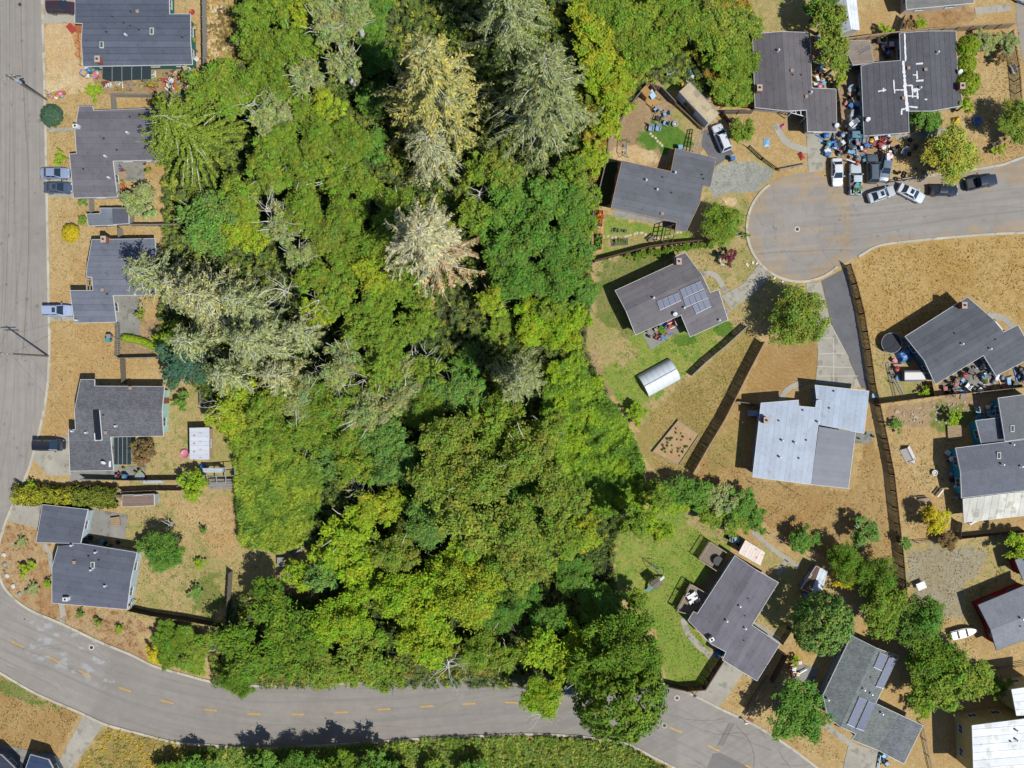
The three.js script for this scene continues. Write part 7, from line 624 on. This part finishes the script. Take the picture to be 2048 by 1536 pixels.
{ const p = U(1298, 185, 1.2), t = thing('playhouse', 'golden plywood playhouse in the fence corner', 'playhouse', V(p.x, 0, p.z), 0.72); const m = M('plywood', C(222, 178, 112), { map: T.wood }); new MB().box(0, 0.1, 0.6, 2.0, 0.14, 3.0).build('platform', m, t); new MB().box(0, 0.9, -0.9, 2.0, 1.6, 0.06).build('wall', m, t); for (const x of [-1, 1]) { new MB().box(x, 0.9, -0.2, 0.06, 1.6, 1.4).build('wall', m, t); new MB().box(x * 0.9, 0.8, 2.0, 0.1, 1.5, 0.1).build('post', m, t); } new MB().box(-0.5, 1.75, -0.3, 1.2, 0.06, 1.6, 0, 0.3).build('roof_panel', m, t); new MB().box(0.35, 0.8, 0.5, 0.9, 0.06, 1.4, 0, 0, 0.5).build('slide', plast('sky'), t); }
{ // trampoline
  const p = U(1783, 686, 0.9), t = thing('trampoline', 'round black trampoline beside the charcoal roofed house', 'trampoline', V(p.x, 0, p.z)); new MB().cyl(0, 0.86, 0, 1.5, 1.5, 0.02, 36).build('mat', M('trampoline_mat', C(62, 64, 70)), t); mesh('frame', fin(new THREE.TorusGeometry(1.66, 0.06, 6, 40).rotateX(1.5708).translate(0, 0.9, 0)), frameM, t); mesh('pad', fin(new THREE.RingGeometry(1.48, 1.7, 40).rotateX(-1.5708).translate(0, 0.9, 0)), M('pad', C(50, 58, 70)), t); for (let i = 0; i < 6; i++) { const a = i * 1.047; new MB().rod(V(Math.cos(a) * 1.66, 0, Math.sin(a) * 1.66), V(Math.cos(a) * 1.66, i % 2 ? 0.9 : 2.4, Math.sin(a) * 1.66), 0.03).build('leg', frameM, t); } mesh('net_ring', fin(new THREE.TorusGeometry(1.7, 0.025, 5, 40).rotateX(1.5708).translate(0, 2.4, 0)), plasticM, t); }
function tarp(px, py, w, d, h, turn, c, label, s) { reseed(s); const p = WX([px, py]), g = new THREE.PlaneGeometry(w, d, 18, 18), q = g.attributes.position; g.rotateX(-Math.PI / 2); for (let i = 0; i < q.count; i++) { const x = q.getX(i), z = q.getZ(i), e = Math.min(1, Math.min(w / 2 - Math.abs(x), d / 2 - Math.abs(z)) * 2.2); q.setY(i, 0.05 + e * h * (0.45 + 0.9 * fbm(x * 1.1 + s, z * 1.1, 3))); q.setX(i, x * (0.85 + 0.3 * fbm(z * 1.5 + s, 2, 2))); } g.computeVertexNormals(); const t = thing('tarp', label, 'tarp', V(p[0], 0, p[1]), turn); mesh('sheet', fin(g), Object.assign(plast(c)), t); }
tarp(1806, 711, 2.4, 2.2, 1.0, 0.3, 'blue', 'crumpled bright blue tarp beside the trampoline', 3); tarp(1437, 1306, 1.4, 1.3, 1.1, 0.4, 'blue', 'blue covered heap in the porch corner of the deck house', 5); tarp(1766, 1512, 1.6, 1.0, 0.9, 0.5, 'blue', 'small blue tarp behind the solar house garage', 6); tarp(1533, 285, 1.0, 1.4, 0.15, 0, 'sky', 'pale blue patterned blanket on the dry front lawn', 7); tarp(405, 933, 1.0, 1.2, 0.7, 0.6, 'blue', 'blue covered chair beside the rusty shed', 8); tarp(1910, 241, 1.4, 1.1, 0.9, 0.2, 'yellow', 'yellow toy heap beside the lime green bush', 9); tarp(1602, 312, 0.8, 1.3, 0.6, 0.5, 'red', 'red and blue toy heap on the dry front lawn', 11); tarp(1565, 253, 0.9, 0.7, 0.7, 0.5, 'pink', 'pink toy beside the curved path', 12); tarp(1700, 238, 1.5, 3.4, 0.9, 0.1, 'grey', 'grey sheet over the heap between the roofs', 14); tarp(1664, 290, 1.6, 1.8, 0.9, 0.2, 'blue', 'blue sheet over the heap on the drive', 15); tarp(1365, 168, 0.9, 0.6, 0.5, 0.5, 'yellow', 'yellow crate lid beside the box trailer', 16); tarp(1375, 155, 1.6, 1.4, 0.6, 0.8, 'white', 'white sheet and ladder heap beside the stranded boat', 17); tarp(1880, 295, 0.9, 0.7, 0.6, 0.3, 'brown', 'brown covered mower under the feathery tree', 18);
function wheelie(px, py, c, label, turn = 0) { const p = WX([px, py]), t = thing('wheelie_bin', label, 'bin', V(p[0], 0, p[1]), turn); const g = new THREE.CylinderGeometry(0.44, 0.34, 1.0, 4, 1); g.rotateY(Math.PI / 4); g.translate(0, 0.55, 0); mesh('body', fin(g.toNonIndexed()), plast(c), t); new MB().box(0.02, 1.08, 0, 0.72, 0.07, 0.66, 0, 0.05).build('lid', plast(c), t); for (const z of [-1, 1]) { const w = new THREE.CylinderGeometry(0.12, 0.12, 0.07, 12); w.rotateX(1.5708); w.translate(-0.3, 0.12, z * 0.26); mesh('wheel', fin(w), tyreM, t); } new MB().rod(V(-0.38, 1.05, -0.26), V(-0.38, 1.05, 0.26), 0.02).build('handle', plasticM, t); }
wheelie(1742, 791, 'sky', 'light blue wheeled bin beside the white metal roof'); wheelie(222, 681, 'teal', 'teal wheeled bin at the open grey fence'); wheelie(224, 673, 'grey', 'grey wheeled bin next to the teal one'); wheelie(1462, 320, 'blue', 'blue wheeled bin by the pad'); wheelie(1358, 298, 'sky', 'pale blue bin at the play yard wall'); wheelie(1608, 1188, 'sky', 'pale blue bin at the small white shed'); wheelie(1446, 624, 'blue', 'blue recycling bin at the shaded drive'); wheelie(255, 951, 'blue', 'blue barrel bin on the patio edge'); wheelie(2044, 756, 'sky', 'bright blue bin on the crowded concrete yard');
{ // hoop greenhouse
  const c = U(1320, 755, 1.2), t = thing('hoop_greenhouse', 'arched plastic greenhouse on the green yard', 'greenhouse', V(c.x, 0, c.z), 0.5); const L = 6.0, R = 2.0, film = M('greenhouse_film', C(226, 234, 240), { roughness: 0.45, transparent: true, opacity: 0.93, side: THREE.DoubleSide }); const n = 6; for (let k = 0; k < n; k++) { const g = new THREE.CylinderGeometry(R, R, L / n - 0.02, 24, 1, true, 0, Math.PI); g.rotateZ(Math.PI / 2); g.rotateX(Math.PI); g.scale(1, 0.98, 1); const q = g.attributes.position; for (let i = 0; i < q.count; i++) { const y = q.getY(i), z = q.getZ(i); q.setY(i, Math.abs(y) * 0.8); } g.computeVertexNormals(); g.translate((k + 0.5) * L / n - L / 2, 0, 0); mesh('film_sheet', fin(g), film, t); } for (let k = 0; k <= n; k++) { const g = new THREE.TorusGeometry(R + 0.01, 0.02, 5, 24, Math.PI); g.rotateY(Math.PI / 2); g.scale(1, 0.8, 1); g.translate(k * L / n - L / 2, 0, 0); mesh('hoop', fin(g), whiteTrim, t); } for (const x of [-1, 1]) { const s = new THREE.CircleGeometry(R, 24, 0, Math.PI); s.rotateY(Math.PI / 2); s.scale(1, 0.78, 1); s.translate(x * L / 2, 0, 0); mesh('end_sheet', fin(s), film, t); } new MB().bar(V(-L / 2, 1.63, 0), V(L / 2, 1.63, 0), 0.06).build('ridge_bar', frameM, t); }
{ // garden beds, pallets, plank heap, bench, ladder, frames
  const bed = (label, q, h, mat, fill, plants) => { const t = thing('raised_bed', label, 'garden bed'), P = q.map(p => { const r = U(p[0], p[1], h); return V(r.x, h / 2, r.z); }); P.forEach((a, i) => new MB().bar(a, P[(i + 1) % 4], 0.08, h).build('edge_board', mat, t)); mesh('soil', flat(P.map(p => [p.x, p.z]), h * 0.6), M('soil' + fill.join(), C(...fill), { map: T.speck }), t); if (plants) { reseed(q[0][0]); for (let i = 0; i < plants[0]; i++) { const u = rr(0.1, 0.9), v = rr(0.1, 0.9), a = V().lerpVectors(P[0], P[1], u), b = V().lerpVectors(P[3], P[2], u), p = V().lerpVectors(a, b, v); const m = mesh('plant', G.plant, foliage(plants[1], plants[2]), t); m.position.set(p.x, h * 0.5 - 0.2, p.z); m.scale.setScalar(rr(0.7, 1.4)); m.rotation.y = rr(0, 6); } } };
  bed('narrow vegetable bed with orange flowers', [[1190, 418], [1206, 422], [1204, 452], [1189, 450]], 0.35, woodB, [110, 86, 60], [20, 'orange_flower', [214, 130, 40]]); bed('narrow vegetable bed full of green leaves', [[1191, 468], [1205, 468], [1203, 498], [1191, 498]], 0.35, woodB, [80, 90, 50], [22, 'lush_leaf', [110, 160, 44]]); bed('large timber edged dry bed in the weedy yard', [[1357, 840], [1398, 870], [1358, 930], [1305, 904]], 0.4, woodP, [206, 172, 126], [30, 'grey_leaf', [120, 140, 80]]); bed('small garden bed beside the stepping stones', [[1223, 478], [1256, 476], [1256, 490], [1224, 492]], 0.2, woodP, [120, 120, 70], [14, 'grey_leaf', [120, 140, 80]]); bed('thin garden bed below the white wall', [[1224, 458], [1254, 458], [1254, 464], [1224, 464]], 0.2, woodP, [120, 120, 70], [10, 'grey_leaf', [120, 140, 80]]);
  const pallet = (px, py, w, d, n, turn, label, mat, h = 0.3) => { const p = WX([px, py]), t = thing('timber_stack', label, 'timber', V(p[0], 0, p[1]), turn); for (let i = 0; i < n; i++) new MB().box(0, h, (i + 0.5) * d / n - d / 2, w, 0.05, d / n - 0.03, (i % 3 - 1) * 0.01).build('plank', mat, t); for (const x of [-0.42, 0.42]) new MB().box(x * w, h / 2, 0, 0.1, h, d).build('bearer', mat, t); };
  pallet(1907, 864, 2.3, 2.3, 9, 0.05, 'square pallet of pale planks beside the turquoise house', woodT); pallet(446, 967, 4.0, 1.8, 14, 0, 'heap of weathered grey planks at the lawn edge', woodP, 0.9); pallet(234, 1042, 1.5, 1.5, 5, 0.15, 'tan timber pallet on the concrete patio', woodT, 0.5); pallet(1313, 158, 2.6, 0.9, 6, 0.95, 'stack of new boards behind the playhouse', woodT, 0.4); pallet(309, 963, 3.4, 0.5, 4, 0.02, 'pale roofing sheets leaning in the garden strip', M('tin', C(196, 206, 214)), 0.5); pallet(435, 938, 3.2, 0.7, 4, 0, 'white boards lying on the timber frame', M('tin', C(196, 206, 214)), 1.9);
  const ladder = (a, b, label, mat = frameM) => { const t = thing('ladder', label, 'ladder'), d = V().subVectors(b, a), L = d.length(), s = V(-d.z, 0, d.x).normalize().multiplyScalar(0.22); for (const k of [-1, 1]) new MB().bar(V().copy(a).addScaledVector(s, k), V().copy(b).addScaledVector(s, k), 0.06).build('rail', mat, t); for (let i = 1; i < L / 0.3; i++) { const p = V().lerpVectors(a, b, i * 0.3 / L); new MB().bar(V().copy(p).addScaledVector(s, -1), V().copy(p).addScaledVector(s, 1), 0.04).build('rung', mat, t); } };
  ladder(U(1718, 107, 2.3), U(1750, 89, 2.35), 'aluminium ladder lying on the brown canopy'); ladder(U(1781, 738, 0.4), U(1806, 792, 0.1), 'long metal ladder on the ground beside the camper'); ladder(U(1774, 724, 0.2), U(1790, 792, 0.15), 'bent metal frame beside the long ladder', woodP); ladder(U(1370, 150, 0.7), U(1378, 164, 0.7), 'short white ladder on the heap by the boat', whiteTrim);
  const bench = (px, py, turn, label, mat) => { const p = WX([px, py]), t = thing('bench', label, 'bench', V(p[0], 0, p[1]), turn); for (const z of [-0.14, 0, 0.14]) new MB().box(0, 0.44, z, 1.5, 0.04, 0.12).build('slat', mat, t); new MB().box(0, 0.72, -0.25, 1.5, 0.4, 0.05).build('backrest', mat, t); for (const x of [-0.65, 0.65]) for (const z of [-0.2, 0.18]) new MB().box(x, 0.22, z, 0.07, 0.44, 0.07).build('leg', mat, t); };
  bench(1303, 478, 0.7, 'grey garden bench in the vegetable garden', woodG); bench(2022, 141, -1.2, 'white bench beside the reddish shrub', whiteTrim); bench(1877, 985, 0.9, 'white bench seat beside the turquoise house', whiteTrim); bench(1845, 998, 0.1, 'pale weathered bench beside the yellow green tree', woodP); bench(1944, 1043, 0.5, 'white bench under the patio cover', whiteTrim); bench(1990, 290, 0.2, 'low grey bench in the front yard', woodG);
  const tbl = (px, py, y, turn, label, mat) => { const p = U(px, py, y + 0.75), t = thing('table', label, 'table', V(p.x, y, p.z), turn); for (let i = 0; i < 4; i++) new MB().box(0, 0.72, -0.45 + i * 0.3, 1.5, 0.04, 0.28).build('top_board', mat, t); for (const x of [-0.6, 0.6]) for (const z of [-0.45, 0.45]) new MB().box(x, 0.35, z, 0.08, 0.7, 0.08).build('leg', mat, t); };
  tbl(1385, 1195, 1.0, 0.55, 'white outdoor table on the timber deck', whiteTrim); tbl(561, 1124, 0, 1.6, 'pale square table alone in the dry clearing', woodP); tbl(1905, 1330, 0, 0.3, 'round white table on the dry slope', whiteTrim); tbl(1843, 1172, 0, 0.4, 'white garden table on the pale gravel yard', whiteTrim); tbl(244, 350, 0, 0.1, 'round tan table on the scored patio', woodT); for (const [x, y, a] of [[1377, 1190, 0.5], [1393, 1200, 3.6], [1382, 1204, 5.2], [1389, 1187, 2]]) { const p = U(x, y, 1.4); bits('chair', 'white', V(p.x, 1.03, p.z), a, 'white chair around the deck table', 'white deck chairs', 1); }
  for (const [x, y, l] of [[1435, 1121, 'dark round spa tub cover on the square deck'], [275, 954, 'grey round spa cover beside the glass patio']]) { const p = U(x, y, 1.3), t = thing('spa_tub', l, 'spa tub', V(p.x, l.startsWith('grey') ? 0 : 1.0, p.z)); new MB().cyl(0, 0, 0, 0.75, 0.8, 0.6, 24).build('tub', woodB, t); new MB().cyl(0, 0.6, 0, 0.82, 0.78, 0.08, 24).build('cover', l.startsWith('grey') ? M('cover_grey', C(150, 160, 158)) : plasticM, t); }
  { const p = WX([1505, 826]), t = thing('air_conditioner', 'silver boxed unit on a frame beside the brick chimney', 'air conditioner', V(p[0], 0, p[1])); new MB().box(0, 0.7, 0, 1.2, 1.0, 0.9).build('cabinet', greyMet, t); new MB().box(0, 1.22, 0, 0.9, 0.05, 0.7).build('lid', plast('sky'), t); for (const x of [-1, 1]) for (const z of [-1, 1]) new MB().box(x * 0.55, 0.12, z * 0.4, 0.08, 0.3, 0.08).build('leg', plasticM, t); for (let i = 0; i < 3; i++) new MB().box(-0.9, 0.8 + i * 0.2, 0, 0.5, 0.03, 1.0).build('rack_bar', frameM, t); }
  { const p = WX([1815, 908]), t = thing('garden_tent', 'folded white peaked tent on the dry turquoise lawn', 'tent', V(p[0], 0, p[1]), -1.1); const m = M('canvas_white', C(232, 224, 218), { side: THREE.DoubleSide }); new MB().box(0, 0.5, 0.42, 2.4, 0.04, 1.3, 0, 0, 0.75).build('side_sheet', m, t); new MB().box(0, 0.5, -0.42, 2.4, 0.04, 1.3, 0, 0, -0.75).build('side_sheet', m, t); new MB().rod(V(-1.2, 0.96, 0), V(1.2, 0.96, 0), 0.03).build('ridge_pole', frameM, t); mesh('end_flap', fin(new THREE.ConeGeometry(0.7, 0.9, 4).rotateZ(-1.57).translate(1.5, 0.35, 0)), m, t); }
  { const p = WX([1488, 1440]), t = thing('letter_box', 'letter box post beside the dry verge', 'letter box', V(p[0], 0, p[1])); new MB().box(0, 0.55, 0, 0.1, 1.1, 0.1).build('post', woodD, t); new MB().box(0, 1.2, 0, 0.5, 0.26, 0.24).build('box', whiteTrim, t); new MB().box(0.1, 1.4, 0.1, 0.03, 0.14, 0.1).build('flag', plast('red'), t); }
  { const p = WX([1386, 1386]), t = thing('letter_box', 'letter box post beside the curved brown fence', 'letter box', V(p[0], 0, p[1])); new MB().box(0, 0.55, 0, 0.1, 1.1, 0.1).build('post', woodD, t); new MB().box(0, 1.2, 0, 0.5, 0.26, 0.24).build('box', plasticM, t); }
  { const p = WX([1500, 1441]), t = thing('doormat', 'red brick pad set in the dry verge', 'pad', V(p[0], 0.02, p[1]), -0.5); for (let i = 0; i < 4; i++) for (let j = 0; j < 3; j++) new MB().box((i - 1.5) * 0.26, 0.02, (j - 1) * 0.26, 0.25, 0.05, 0.25).build('brick', brickM, t); }
  { const t = thing('yellow_pole', 'yellow pole lying on the dry lawn', 'pole'); new MB().rod(U(112, 715, 0.05), U(142, 717, 0.05), 0.06).build('pole', plast('yellow'), t); }
  { const t = thing('steps', 'orange timber entry steps of the teal walled house', 'steps'); const w = M('orange_wood', C(206, 128, 84), { map: T.wood }); for (let i = 0; i < 5; i++) new MB().bar(U(150 + i * 3, 50 + i * 0.5, 0.2 + i * 0.16), U(153 + i * 3, 64, 0.2 + i * 0.16), 0.26, 0.08).build('tread', w, t); new MB().bar(U(136, 49, 1.0), U(148, 63, 1.0), 1.0, 0.04).build('red_cover', plast('red'), t); new MB().bar(U(156, 65, 0.9), U(161, 132, 0.9), 0.08).build('hand_rail', w, t); for (let i = 0; i < 5; i++) { const p = U(156 + i, 66 + i * 16, 0.45); new MB().box(p.x, 0.45, p.z, 0.07, 0.9, 0.07).build('rail_post', w, t); } }
  { const t = thing('lattice_gate', 'white lattice gate at the corner house wall', 'gate'); const a = U(255, 1222, 1.5), b = U(263, 1205, 1.5); for (const k of [0, 1]) { const p = k ? a : b; new MB().box(p.x, 0.75, p.z, 0.09, 1.5, 0.09).build('post', whiteTrim, t); } for (const y of [0.2, 0.8, 1.45]) new MB().bar(a.clone().setY(y), b.clone().setY(y), 0.06).build('rail', whiteTrim, t); new MB().bar(a.clone().setY(0.2), b.clone().setY(1.4), 0.05).build('brace', whiteTrim, t); }
  // fallen logs at the wood edge and loose sticks
  for (const [a, b, r, l] of [[[588, 1108], [612, 1085], 0.22, 'grey fallen log at the corner of the thicket'], [[612, 1088], [636, 1030], 0.25, 'long grey fallen log along the thicket'], [[572, 1088], [592, 1140], 0.2, 'weathered log lying beside the clearing'], [[560, 1192], [572, 1184], 0.12, 'short stick of wood in the dry clearing'], [[602, 1197], [622, 1184], 0.16, 'curved log end at the shaded clearing edge']]) { const t = thing('fallen_log', l, 'log'); const A = U(a[0], a[1], r), B = U(b[0], b[1], r), m = V().lerpVectors(A, B, 0.5).add(V(0.15, 0.03, 0.1)); new MB().rod(A, m, r, r * 0.9, 9).build('log', woodP, t); new MB().rod(m, B, r * 0.9, r * 0.6, 9).build('log', woodP, t); new MB().rod(m, V(m.x + 0.6, 0.5, m.z - 0.4), 0.07, 0.03, 5).build('branch_stub', woodP, t); }
  { const p = WX([606, 1088]), t = thing('tree_stump', 'pale tree stump at the end of the fallen logs', 'stump', V(p[0], 0, p[1])); new MB().cyl(0, 0, 0, 0.45, 0.38, 0.5, 14).build('bark', barkM, t); new MB().cyl(0, 0.5, 0, 0.34, 0.34, 0.02, 14).build('cut_face', woodT, t); }
  for (const [x, y, dx, dy] of [[1560, 966, 8, 8], [1472, 838, 8, 5], [1440, 928, 9, 7], [1450, 895, 8, 6], [1495, 960, 6, 4], [1575, 975, 8, 3]]) { const p = WX([x + 8, y + 6]), t = thing('garden_post', 'thin grey post standing in the brown lawn', 'post', V(p[0], 0, p[1]), 0, 'thin posts on the brown lawn'); new MB().rod(V(0, 0, 0), V(0, 1.4, 0), 0.04, 0.035, 6).build('post', woodG, t); new MB().box(0, 1.4, 0, 0.14, 0.05, 0.14).build('cap', woodG, t); }
}
renderer.render(scene, camera);
